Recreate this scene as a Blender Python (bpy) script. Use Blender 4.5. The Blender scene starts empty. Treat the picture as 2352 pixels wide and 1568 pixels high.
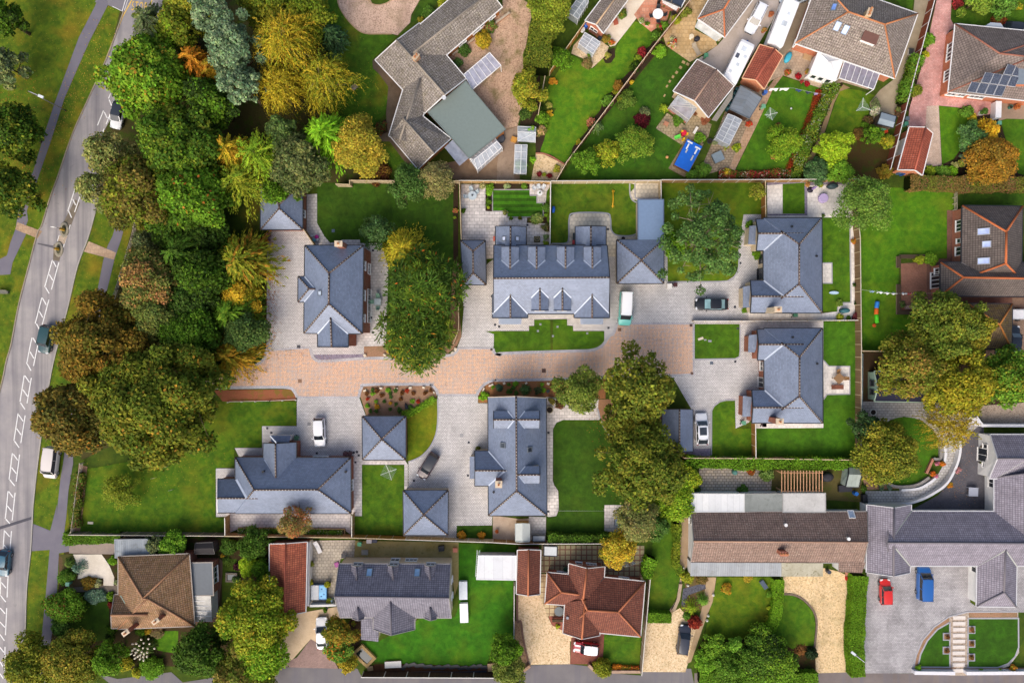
import bpy,bmesh,math,random
import numpy as np
from mathutils import Vector,Matrix
from mathutils.geometry import tessellate_polygon
#camera, sky, sun, exposure
SC=bpy.context.scene
ALT=102.5
PPM=15.3
cam_d=bpy.data.cameras.new("camera");cam=bpy.data.objects.new("camera",cam_d)
SC.collection.objects.link(cam);SC.camera=cam
cam.location=(0,0,ALT);cam.rotation_euler=(0,0,0)
cam_d.sensor_fit='HORIZONTAL';cam_d.sensor_width=36.0
cam_d.lens=36.0*ALT/(2352.0/PPM)
cam_d.clip_start=0.5;cam_d.clip_end=6000
SUN_EL,SUN_AZ=math.radians(42),math.radians(202)
world=bpy.data.worlds.new("World");SC.world=world;world.use_nodes=True
_nt=world.node_tree;_bg=_nt.nodes["Background"]
_sky=_nt.nodes.new("ShaderNodeTexSky");_sky.sky_type='NISHITA';_sky.sun_disc=False
_sky.sun_elevation=SUN_EL;_sky.sun_rotation=SUN_AZ
_sky.air_density=0.8;_sky.dust_density=5.0;_sky.ozone_density=0.4
_nt.links.new(_sky.outputs[0],_bg.inputs[0]);_bg.inputs[1].default_value=0.168
sun_d=bpy.data.lights.new("sun",'SUN');sun_d.energy=1.15;sun_d.angle=math.radians(55)
sun_d.color=(1.0,0.95,0.88)
sun=bpy.data.objects.new("sun",sun_d);SC.collection.objects.link(sun)
_sd=Vector((math.sin(SUN_AZ)*math.cos(SUN_EL),math.cos(SUN_AZ)*math.cos(SUN_EL),math.sin(SUN_EL)))
sun.rotation_euler=_sd.to_track_quat('Z','Y').to_euler();sun.location=(0,-60,80)
SC.view_settings.view_transform='Standard';SC.view_settings.look='None'
SC.view_settings.gamma=1.0;SC.view_settings.exposure=0.42
#survey grid -> metres
COL={'a':0.0,'b':577.32,'c':1154.65,'d':1735.13,'o':0.0}
ROW={'1':0.0,'2':379.61,'3':775.04,'4':1157.02,'0':0.0}
KT=0.26228
def px(t,x,y):
 k=1.0 if t[0]=='o' else KT
 return COL[t[0]]+x*k,ROW[t[1]]+y*k
def W(t,x,y,z=0.0):
 u,v=px(t,x,y);f=(ALT-z)/ALT/PPM
 return Vector(((u-1176.0)*f,(784.0-v)*f,z))
def pts(s,z=0.0,t=None):
 """'b2 10 20 30 40 c2 5 6' -> points; a tile code switches the tile of the numbers after it"""
 out,buf=[],[]
 for w in(s if t is None else t+' '+s).replace(',',' ').split():
  if w[0]in 'abcdo' and len(w)==2:t=w;continue
  buf.append(float(w))
  if len(buf)==2:out.append(W(t,buf[0],buf[1],z));buf=[]
 return out
def on_plane(t,x,y,pl):
 p0,n=pl;u,v=px(t,x,y)
 c=Vector((0,0,ALT));d=Vector(((u-1176.0)/PPM,(784.0-v)/PPM,-ALT))
 k=(p0-c).dot(n)/d.dot(n)
 return c+d*k
def spline(P,closed=True,n=5):
 out,N=[],len(P)
 for i in range(N if closed else N-1):
  p0,p1,p2,p3=(P[(i+j)%N]if closed else P[min(max(i+j,0),N-1)]for j in(-1,0,1,2))
  for k in range(n):
   s=k/n
   out.append(0.5*((2*p1)+(p2-p0)*s+(2*p0-5*p1+4*p2-p3)*s*s+(3*p1-p0-3*p2+p3)*s**3))
 if not closed:out.append(P[-1].copy())
 return out
#materials
def lin(h,k=1.0):
 if not isinstance(h,str):return tuple(h)
 c=[int(h[i:i+2],16)/255 for i in(0,2,4)]
 return tuple(k*(x/12.92 if x<=0.04045 else((x+0.055)/1.055)**2.4)for x in c)
MATS={}
class NB:
 def __init__(s,name,rough=0.9,spec=0.3,metal=0.0):
  s.m=bpy.data.materials.new(name);s.m.use_nodes=True;s.t=s.m.node_tree
  s.b=s.t.nodes['Principled BSDF'];s.b.inputs['Roughness'].default_value=rough
  s.b.inputs['Specular IOR Level'].default_value=spec;s.b.inputs['Metallic'].default_value=metal
  s.uv=s.t.nodes.new('ShaderNodeUVMap').outputs[0]
 def n(s,typ,**kw):
  o=s.t.nodes.new(typ)
  for k,v in kw.items():
   if k[0]=='_':setattr(o,k[1:],v)
   else:o.inputs[int(k[1:])if k[0]=='i' and k[1:].isdigit()else k].default_value=v
  return o
 def l(s,a,b):s.t.links.new(a,b)
 def noise(s,scale,detail=3,rough=0.55,vec=None,dist=0.0):
  o=s.n('ShaderNodeTexNoise',Scale=scale,Detail=detail,Roughness=rough,Distortion=dist);s.l(vec or s.uv,o.inputs['Vector']);return o.outputs[0]
 def voro(s,scale,feature='F1',out=0,vec=None,rnd=1.0):
  o=s.n('ShaderNodeTexVoronoi',_feature=feature,Scale=scale,Randomness=rnd);s.l(vec or s.uv,o.inputs['Vector']);return o.outputs[out]
 def ramp(s,fac,stops,interp='LINEAR'):
  r=s.n('ShaderNodeValToRGB');r.color_ramp.interpolation=interp;e=r.color_ramp.elements
  while len(e)<len(stops):e.new(0.5)
  for q,(p,c)in zip(e,stops):
   q.position=p;c=c if isinstance(c,(tuple,list))else((c,c,c)if not isinstance(c,str)else lin(c));q.color=(*c[:3],1)
  s.l(fac,r.inputs[0]);return r.outputs[0]
 def mix(s,fac,a,b,mode='MIX'):
  o=s.n('ShaderNodeMix',_data_type='RGBA',_blend_type=mode,_clamp_factor=True)
  for v,k in((fac,0),(a,6),(b,7)):
   if hasattr(v,'links')or hasattr(v,'is_linked'):s.l(v,o.inputs[k])
   elif k==0:o.inputs[0].default_value=v
   else:o.inputs[k].default_value=(*lin(v)[:3],1)
  return o.outputs[2]
 def rot(s,deg,sc=(1,1,1)):
  o=s.n('ShaderNodeMapping');o.inputs['Rotation'].default_value=(0,0,math.radians(deg));o.inputs['Scale'].default_value=sc
  s.l(s.uv,o.inputs[0]);return o.outputs[0]
 def brick(s,w,h,c1,c2,mc,ms=0.012,off=0.5,vec=None,bias=0.0,freq=2):
  o=s.n('ShaderNodeTexBrick',Scale=1.0);o.offset=off;o.offset_frequency=freq
  o.inputs['Color1'].default_value=(*lin(c1),1);o.inputs['Color2'].default_value=(*lin(c2),1);o.inputs['Mortar'].default_value=(*lin(mc),1)
  o.inputs['Mortar Size'].default_value=ms;o.inputs['Mortar Smooth'].default_value=0.2;o.inputs['Bias'].default_value=bias
  o.inputs['Brick Width'].default_value=w;o.inputs['Row Height'].default_value=h
  s.l(vec or s.uv,o.inputs['Vector']);return o
 def bump(s,h,strength=0.3,dist=0.05):
  o=s.n('ShaderNodeBump',Strength=strength,Distance=dist);s.l(h,o.inputs['Height']);s.l(o.outputs[0],s.b.inputs['Normal'])
 def col(s,c):
  if hasattr(c,'links')or hasattr(c,'is_linked'):s.l(c,s.b.inputs['Base Color'])
  else:s.b.inputs['Base Color'].default_value=(*lin(c)[:3],1)
  return s.m
def mem(f):
 def g(*a,**k):
  key=(f.__name__,)+a+tuple(sorted(k.items()))
  if key not in MATS:MATS[key]=f(*a,**k)
  return MATS[key]
 return g
@mem
def plain(c,rough=0.6,spec=0.4,metal=0.0,var=0.12):
 b=NB('painted_surface',rough,spec,metal)
 nz=b.noise(2.5,4)
 return b.col(b.mix(b.ramp(nz,[(0.3,1-var),(0.7,1.0)]),(0,0,0),c))if var else b.col(c)
@mem
def paint(c):
 b=NB('car_paint',0.3,0.5);b.b.inputs['Coat Weight'].default_value=0.6;b.b.inputs['Coat Roughness'].default_value=0.08
 return b.col(c)
@mem
def glass(c='20262c',rough=0.06):
 b=NB('window_glass',rough,0.7);return b.col(b.mix(b.ramp(b.noise(0.8,2),[(0.35,0.0),(0.65,1.0)]),c,lin(c,1.5)))
@mem
def clear_glass(c='c8d4da',alpha=0.35):
 b=NB('clear_glazing',0.08,0.6);b.b.inputs['Alpha'].default_value=alpha
 return b.col(b.mix(b.ramp(b.noise(1.3,3),[(0.4,0.0),(0.65,1.0)]),c,lin(c,0.7)))
@mem
def lawn(a='2c5c0a',b_='46720f',c='6d7a1c',patch=0.5,leaves=0.0,stripe=0.0):
 b=NB('mown_grass',0.95,0.1)
 big=b.noise(0.22,4,0.6);med=b.noise(1.1,4,0.65,dist=0.6);fine=b.noise(9,4,0.75)
 base=b.mix(b.ramp(med,[(0.36,0.0),(0.64,1.0)]),a,b_)
 base=b.mix(b.ramp(big,[(0.5,0.0),(0.72,patch)]),base,c)
 f=b.mix(1.0,b.ramp(fine,[(0.3,0.62),(0.7,1.28)]),b.ramp(b.noise(0.5,5,0.65,dist=0.8),[(0.34,0.74),(0.66,1.2)]),'MULTIPLY')
 base=b.mix(1.0,base,f,'MULTIPLY')
 if stripe:
  w=b.n('ShaderNodeTexWave',_wave_type='BANDS',_bands_direction='Y',_wave_profile='SIN',Scale=stripe);b.l(b.uv,w.inputs[0])
  base=b.mix(1.0,base,b.ramp(w.outputs[1],[(0.42,0.62),(0.58,1.15)]),'MULTIPLY')
 if leaves:
  v=b.voro(2.2);k=b.voro(2.2,out=1)
  base=b.mix(b.ramp(v,[(0.09,leaves),(0.13,0.0)]),base,'b09a3a')
 base=b.mix(0.1,base,'6e6c48')
 b.bump(fine,0.5,0.08)
 return b.col(base)
@mem
def earth(a='3a2a1c',b_='5a4530',c='2c3a14',cov=0.3,scale=1.0):
 b=NB('earth',0.95,0.1);n1=b.noise(0.6*scale,5,0.65);n2=b.noise(7*scale,5,0.8)
 base=b.mix(b.ramp(n2,[(0.3,0.0),(0.7,1.0)]),a,b_)
 base=b.mix(b.ramp(n1,[(0.52,0.0),(0.6,cov)]),base,c)
 b.bump(n2,0.7,0.08);return b.col(base)
@mem
def gravel(a,b_,c,scale=9.0,worn=0.0):
 b=NB('loose_gravel',0.95,0.15);v=b.voro(scale);vc=b.voro(scale,out=1);n1=b.noise(0.5,5,0.6);n2=b.noise(4,4,0.8)
 sep=b.n('ShaderNodeSeparateColor');b.l(vc,sep.inputs[0])
 base=b.ramp(sep.outputs[0],[(0.0,a),(0.5,b_),(1.0,c)])
 base=b.mix(b.ramp(n2,[(0.4,0.0),(0.72,0.3)]),base,a);base=b.mix(b.ramp(b.noise(0.5,5,0.7,b.rot(4,(1,0.2,1))),[(0.5,0.0),(0.7,0.4)]),base,lin(c,0.8))
 if worn:base=b.mix(b.ramp(n1,[(0.5,0.0),(0.68,worn)]),base,'6b6636')
 b.bump(v,0.6,0.05);return b.col(base)
@mem
def paving(w,h,a,b_,m,ms=0.015,ang=0.0,off=0.5,dirt=0.25,tint=None,rough=0.85):
 b=NB('block_paving',rough,0.25);v=b.rot(ang)if ang else None
 br=b.brick(w,h,a,b_,m,ms,off,v);base=br.outputs[0]
 n1=b.noise(0.35,5,0.6);n2=b.noise(5,4,0.75)
 base=b.mix(1.0,base,b.ramp(n2,[(0.25,0.78),(0.75,1.16)]),'MULTIPLY')
 base=b.mix(1.0,base,b.ramp(n1,[(0.35,1-dirt),(0.62,1.05)]),'MULTIPLY')
 if tint:base=b.mix(b.ramp(b.noise(0.8,5,0.7),[(0.5,0.0),(0.66,0.65)]),base,tint)
 base=b.mix(b.ramp(b.noise(0.6,6,0.75,dist=1.5),[(0.58,0.0),(0.68,0.22)]),base,'5c5854');base=b.mix(b.ramp(b.noise(0.45,4,0.7,b.rot(17,(1,0.22,1))),[(0.52,0.0),(0.7,0.16)]),base,'4c4a48')
 b.bump(br.outputs[1],-0.25,0.02);return b.col(base)
@mem
def herring(a='e2b896',b_='cba892',g='b5aaa4',m='9c887c'):
 b=NB('herringbone_paving',0.85,0.2)
 b1=b.brick(0.42,0.2,a,b_,m,0.02,0.5,b.rot(45));b2=b.brick(0.42,0.2,a,g,m,0.02,0.5,b.rot(-45))
 ck=b.n('ShaderNodeTexChecker',Scale=2.4);b.l(b.rot(45),ck.inputs[0])
 base=b.mix(ck.outputs[1],b1.outputs[0],b2.outputs[0])
 big=b.noise(0.3,5,0.65);base=b.mix(b.ramp(big,[(0.48,0.0),(0.7,0.55)]),base,g)
 base=b.mix(1.0,base,b.ramp(b.noise(4,4,0.8),[(0.25,0.8),(0.75,1.15)]),'MULTIPLY')
 base=b.mix(b.ramp(b.noise(0.9,5,0.7,dist=1),[(0.6,0.0),(0.74,0.45)]),base,'6d5c55')
 return b.col(base)
@mem
def asphalt(a='8f8b8e',b_='a39c98',dark='6a6870',streak=0.0):
 b=NB('asphalt',0.9,0.2);n1=b.noise(0.25,5,0.6);n2=b.noise(14,4,0.8)
 base=b.mix(b.ramp(n1,[(0.35,0.0),(0.65,1.0)]),a,b_)
 if streak:
  s=b.noise(1.0,4,0.6,b.rot(streak,(0.9,0.03,1)));base=b.mix(b.ramp(s,[(0.46,0.0),(0.68,0.7)]),base,dark)
  base=b.mix(b.ramp(b.noise(0.5,6,0.8,dist=2),[(0.6,0.0),(0.66,0.3)]),base,dark)
 base=b.mix(1.0,base,b.ramp(n2,[(0.25,0.8),(0.75,1.15)]),'MULTIPLY')
 b.bump(n2,0.3,0.02);return b.col(base)
@mem
def concrete(a='a49a8c',b_='877f74',stain='5f5a48',k=0.35):
 b=NB('concrete',0.9,0.2);n1=b.noise(0.5,6,0.65);n2=b.noise(6,5,0.75)
 base=b.mix(b.ramp(n1,[(0.38,0.0),(0.62,1.0)]),a,b_)
 base=b.mix(b.ramp(b.noise(1.2,6,0.7,dist=1.2),[(0.55,0.0),(0.7,k)]),base,stain)
 base=b.mix(1.0,base,b.ramp(n2,[(0.3,0.88),(0.7,1.08)]),'MULTIPLY');return b.col(base)
@mem
def slate(a='707c90',b_='7f8aa0',m='545e6e',w=0.3,h=0.22):
 b=NB('roof_slate',0.42,0.6);br=b.brick(w,h,a,b_,m,0.012)
 base=b.mix(1.0,br.outputs[0],b.ramp(b.noise(3,4,0.8),[(0.25,0.85),(0.75,1.12)]),'MULTIPLY')
 base=b.mix(1.0,base,b.ramp(b.noise(0.4,4),[(0.35,0.9),(0.65,1.06)]),'MULTIPLY')
 b.bump(br.outputs[1],-0.3,0.02);return b.col(base)
@mem
def rooftile(a,b_,m,w=0.36,h=0.34,lichen=0.0,moss=0.0,mc='5c5420',lc='c4beae',ms=0.035,off=0.0):
 b=NB('roof_tiles',0.85,0.25);br=b.brick(w,h,a,b_,m,ms,off)
 base=b.mix(1.0,br.outputs[0],b.ramp(b.noise(2.2,5,0.75),[(0.3,0.74),(0.7,1.18)]),'MULTIPLY')
 if moss:base=b.mix(b.ramp(b.noise(1.3,6,0.75),[(0.56-0.16*moss,0.0),(0.7,min(1,moss+0.2))]),base,mc)
 base=b.mix(b.ramp(b.noise(0.55,5,0.7,dist=1),[(0.42,0.0),(0.66,0.45)]),base,lin(m,0.8))
 if lichen:base=b.mix(b.mix(1.0,b.ramp(b.noise(5.5,3,0.7),[(0.66-0.13*lichen,0.0),(0.72-0.11*lichen,0.95)]),b.ramp(b.noise(0.7,3,0.6),[(0.35,0.25),(0.6,1.0)]),'MULTIPLY'),base,lc)
 w_=b.n('ShaderNodeTexWave',_wave_type='BANDS',_bands_direction='X',Scale=1.0/w/2*0.98);b.l(b.uv,w_.inputs[0])
 b.bump(br.outputs[1],-0.5,0.04);return b.col(base)
@mem
def bricks(a='8a4630',b_='a05a3e',m='9b8d80'):
 b=NB('brick_wall',0.9,0.2);br=b.brick(0.225,0.075,a,b_,m,0.008)
 return b.col(b.mix(1.0,br.outputs[0],b.ramp(b.noise(2,4,0.7),[(0.3,0.8),(0.7,1.12)]),'MULTIPLY'))
@mem
def wood(a='a8814f',b_='c39a66',d='6d5433',w=0.14,vert=True):
 b=NB('timber',0.85,0.2);br=b.brick(w,40.0,a,b_,d,0.012,0.0)if vert else b.brick(40.0,w,a,b_,d,0.012,0.0)
 return b.col(b.mix(1.0,br.outputs[0],b.ramp(b.noise(3,5,0.8,b.rot(0,(6,0.7,1)if vert else(0.7,6,1))),[(0.3,0.75),(0.7,1.15)]),'MULTIPLY'))
@mem
def sheetmetal(a='8d949b',b_='9aa1a6',step=0.3,stain='6c6a60',k=0.4):
 b=NB('sheet_roof',0.7,0.35);br=b.brick(step,60.0,a,b_,lin(a,0.75),0.02,0.0)
 return b.col(b.mix(b.ramp(b.noise(0.9,6,0.75,dist=0.8),[(0.5,0.0),(0.68,k)]),br.outputs[0],stain))
@mem
def pvcell():
 b=NB('solar_cells',0.2,0.5);br=b.brick(0.16,0.16,'23262f','2b2f3a','8c93a4',0.012,0.0);return b.col(br.outputs[0])
@mem
def leafmat():
 b=NB('leaves',0.75,0.15);a=b.n('ShaderNodeAttribute',_attribute_name='tint')
 tr=b.n('ShaderNodeBsdfTranslucent');mx=b.n('ShaderNodeMixShader');mx.inputs[0].default_value=0.22
 b.l(a.outputs[0],b.b.inputs['Base Color']);b.l(a.outputs[0],tr.inputs[0])
 out=b.t.nodes['Material Output'];b.l(b.b.outputs[0],mx.inputs[1]);b.l(tr.outputs[0],mx.inputs[2]);b.l(mx.outputs[0],out.inputs[0]);return b.m
@mem
def bark(a='4a3c2e',b_='75654f'):
 b=NB('bark',0.9,0.1);return b.col(b.mix(b.ramp(b.noise(4,5,0.7),[(0.3,0.0),(0.7,1.0)]),a,b_))
#mesh builder
class MB:
 def __init__(s):s.v,s.f,s.m,s.mats,s.sm=[],[],[],[],[]
 def mi(s,m):
  if m not in s.mats:s.mats.append(m)
  return s.mats.index(m)
 def face(s,P,m,smooth=False):
  i=len(s.v);s.v+=[Vector(p)for p in P];s.f.append(list(range(i,i+len(P))));s.m.append(s.mi(m));s.sm.append(smooth)
 def poly(s,P,m):
  i=len(s.v);s.v+=[Vector(p)for p in P];k=s.mi(m)
  area=sum(P[j].x*P[(j+1)%len(P)].y-P[(j+1)%len(P)].x*P[j].y for j in range(len(P)))
  for a,b,c in tessellate_polygon([[Vector((p.x,p.y,0))for p in P]]):
   cr=(P[b]-P[a]).cross(P[c]-P[a]).z
   if abs(cr)<1e-9:continue
   s.f.append([i+a,i+b,i+c]if cr>0 else[i+a,i+c,i+b]);s.m.append(k);s.sm.append(False)
 def prism(s,P,z0,z1,m,mside=None,bottom=False):
  P=[Vector((p[0],p[1],0))for p in P]
  if sum(P[j].x*P[(j+1)%len(P)].y-P[(j+1)%len(P)].x*P[j].y for j in range(len(P)))<0:P=P[::-1]
  up=Vector((0,0,1));s.poly([p+up*z1 for p in P],m)
  for j in range(len(P)):
   a,b=P[j],P[(j+1)%len(P)];s.face([a+up*z0,b+up*z0,b+up*z1,a+up*z1],mside or m)
 def obox(s,c,ax,ay,az,m,mtop=None):
  """box with half-axis vectors"""
  c=Vector(c);q=lambda i,j,k:c+ax*i+ay*j+az*k
  s.face([q(-1,-1,1),q(1,-1,1),q(1,1,1),q(-1,1,1)],mtop or m);s.face([q(-1,1,-1),q(1,1,-1),q(1,-1,-1),q(-1,-1,-1)],m)
  s.face([q(-1,-1,-1),q(1,-1,-1),q(1,-1,1),q(-1,-1,1)],m);s.face([q(1,1,-1),q(-1,1,-1),q(-1,1,1),q(1,1,1)],m)
  s.face([q(1,-1,-1),q(1,1,-1),q(1,1,1),q(1,-1,1)],m);s.face([q(-1,1,-1),q(-1,-1,-1),q(-1,-1,1),q(-1,1,1)],m)
 def box(s,x0,x1,y0,y1,z0,z1,m,mtop=None,ang=0.0,o=(0,0,0)):
  ca,sa=math.cos(ang),math.sin(ang);o=Vector(o)
  cx,cy,cz=(x0+x1)/2,(y0+y1)/2,(z0+z1)/2
  s.obox(o+Vector((cx*ca-cy*sa,cx*sa+cy*ca,cz)),Vector((ca,sa,0))*((x1-x0)/2),Vector((-sa,ca,0))*((y1-y0)/2),Vector((0,0,(z1-z0)/2)),m,mtop)
 def bar(s,a,b,w,h,m):
  """square bar from a to b: width w (horizontal), height h"""
  a,b=Vector(a),Vector(b);d=b-a
  if d.length<1e-5:return
  t=Vector((-d.y,d.x,0));t=t.normalized()if t.length>1e-6 else Vector((1,0,0))
  n=d.normalized().cross(t)*-1
  s.obox((a+b)/2,d/2,t*(w/2),(n if n.z>=0 else-n)*(h/2),m)
 def tube(s,P,R,m,n=6,cap=True):
  P=[Vector(p)for p in P];R=R if isinstance(R,(list,tuple))else[R]*len(P);k=s.mi(m);base=len(s.v)
  for i,p in enumerate(P):
   d=(P[min(i+1,len(P)-1)]-P[max(i-1,0)]);d=d.normalized()if d.length>1e-9 else Vector((0,0,1))
   u=d.cross(Vector((0,0,1)));u=u.normalized()if u.length>1e-3 else Vector((1,0,0));w=d.cross(u)
   for j in range(n):a=2*math.pi*j/n;s.v.append(p+(u*math.cos(a)+w*math.sin(a))*R[i])
  for i in range(len(P)-1):
   for j in range(n):
    q=(j+1)%n;s.f.append([base+i*n+j,base+i*n+q,base+(i+1)*n+q,base+(i+1)*n+j]);s.m.append(k);s.sm.append(True)
  if cap:
   s.f.append([base+(len(P)-1)*n+j for j in range(n)]);s.m.append(k);s.sm.append(False)
   s.f.append([base+j for j in range(n)][::-1]);s.m.append(k);s.sm.append(False)
 def lathe(s,prof,m,n=12,o=(0,0,0),mtop=None,sx=1.0,sy=1.0):
  """profile [(r, z)...] bottom to top about the vertical through o"""
  o=Vector(o);k=s.mi(m);base=len(s.v)
  for r,z in prof:
   for j in range(n):a=2*math.pi*j/n;s.v.append(o+Vector((r*sx*math.cos(a),r*sy*math.sin(a),z)))
  for i in range(len(prof)-1):
   for j in range(n):
    q=(j+1)%n;s.f.append([base+i*n+j,base+i*n+q,base+(i+1)*n+q,base+(i+1)*n+j]);s.m.append(k);s.sm.append(True)
  s.f.append([base+(len(prof)-1)*n+j for j in range(n)]);s.m.append(s.mi(mtop or m));s.sm.append(False)
 def build(s,name,parent=None,local=False):
  me=bpy.data.meshes.new(name);off=Vector((0,0,0))
  if parent is not None and not local:
   p=parent
   while p is not None:off=off+p.location;p=p.parent
  me.from_pydata([v-off for v in s.v],[],s.f)
  for m in s.mats:me.materials.append(m)
  me.polygons.foreach_set('material_index',s.m);me.polygons.foreach_set('use_smooth',s.sm)
  uv=me.uv_layers.new(name='UVMap').data
  for p,idx in zip(me.polygons,s.f):
   n=p.normal
   if abs(n.z)>0.995:t,b=Vector((1,0,0)),Vector((0,1,0))
   else:t=Vector((-n.y,n.x,0)).normalized();b=n.cross(t)
   for li,vi in zip(p.loop_indices,idx):q=s.v[vi];uv[li].uv=(q.dot(t),q.dot(b))
  me.validate();me.update()
  o=bpy.data.objects.new(name,me);SC.collection.objects.link(o)
  if parent is not None:o.parent=parent
  return o
LABELS={}
def tag(o,label,cat,group=None):
 o['label']=label;o['category']=cat
 if group:o['group']=group
 LABELS.setdefault(label,[]).append(group)
 return o
def thing(name,label,cat,loc=(0,0,0),rz=0.0,group=None):
 e=bpy.data.objects.new(name,None);e.empty_display_size=0.3;SC.collection.objects.link(e)
 e.location=loc;e.rotation_euler=(0,0,rz);return tag(e,label,cat,group)
def copy_thing(o,loc=None,rz=None,label=None):
 c=o.copy();SC.collection.objects.link(c)
 if loc is not None:c.location=loc
 if rz is not None:c.rotation_euler=(0,0,rz)
 if label:c['label']=label
 def rec(src,dst):
  for ch in src.children:
   d=ch.copy();SC.collection.objects.link(d);d.parent=dst;rec(ch,d)
 rec(o,c);return c
def structure(name,mb):o=mb.build(name);o['kind']='structure';return o
LV=0.008
_gi=[0]
def ground(name,s,level,m,smooth=False,t=None):
 _gi[0]+=1;P=pts(s,level*LV+_gi[0]*2.5e-5,t)
 if smooth:P=spline(P,True,5)
 b=MB();b.poly(P,m);return structure(name,b)
def ribbon(name,s,w,h,m,smooth=True,t=None,z0=0.0,closed=False,side=0.0):
 """raised strip (kerb, edging) of width w and height h along a path"""
 P=pts(s,0,t)
 if smooth:P=spline(P,closed,5)
 b=strip(P,w,z0,h+0.03,m,side,closed);return structure(name,b)
def offsets(P,d,closed=False):
 out,N=[],len(P)
 for i in range(N):
  a=P[i-1]if(i or closed)else None;c=P[(i+1)%N]if(i<N-1 or closed)else None
  d1=(P[i]-a)if a is not None else(c-P[i]);d2=(c-P[i])if c is not None else d1
  n1=Vector((-d1.y,d1.x,0)).normalized();n2=Vector((-d2.y,d2.x,0)).normalized();n=n1+n2
  n=n/max(0.35,n.dot(n1))if n.length>1e-6 else n1
  out.append(P[i]+n*d)
 return out
def strip(P,w,z0,z1,m,side=0.0,closed=False,b=None):
 b=b or MB();P=[Vector((p.x,p.y,0))for p in P];A=offsets(P,w/2+side,closed);B=offsets(P,-w/2+side,closed);N=len(P);up=Vector((0,0,1))
 for i in range(N if closed else N-1):
  j=(i+1)%N
  b.face([B[i]+up*z1,B[j]+up*z1,A[j]+up*z1,A[i]+up*z1],m)
  b.face([A[j]+up*z0,A[i]+up*z0,A[i]+up*z1,A[j]+up*z1],m);b.face([B[i]+up*z0,B[j]+up*z0,B[j]+up*z1,B[i]+up*z1],m)
 if not closed:
  for i,f in((0,1),(N-1,-1)):
   q=[A[i]+up*z0,B[i]+up*z0,B[i]+up*z1,A[i]+up*z1];b.face(q if f>0 else q[::-1],m)
 return b
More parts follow.
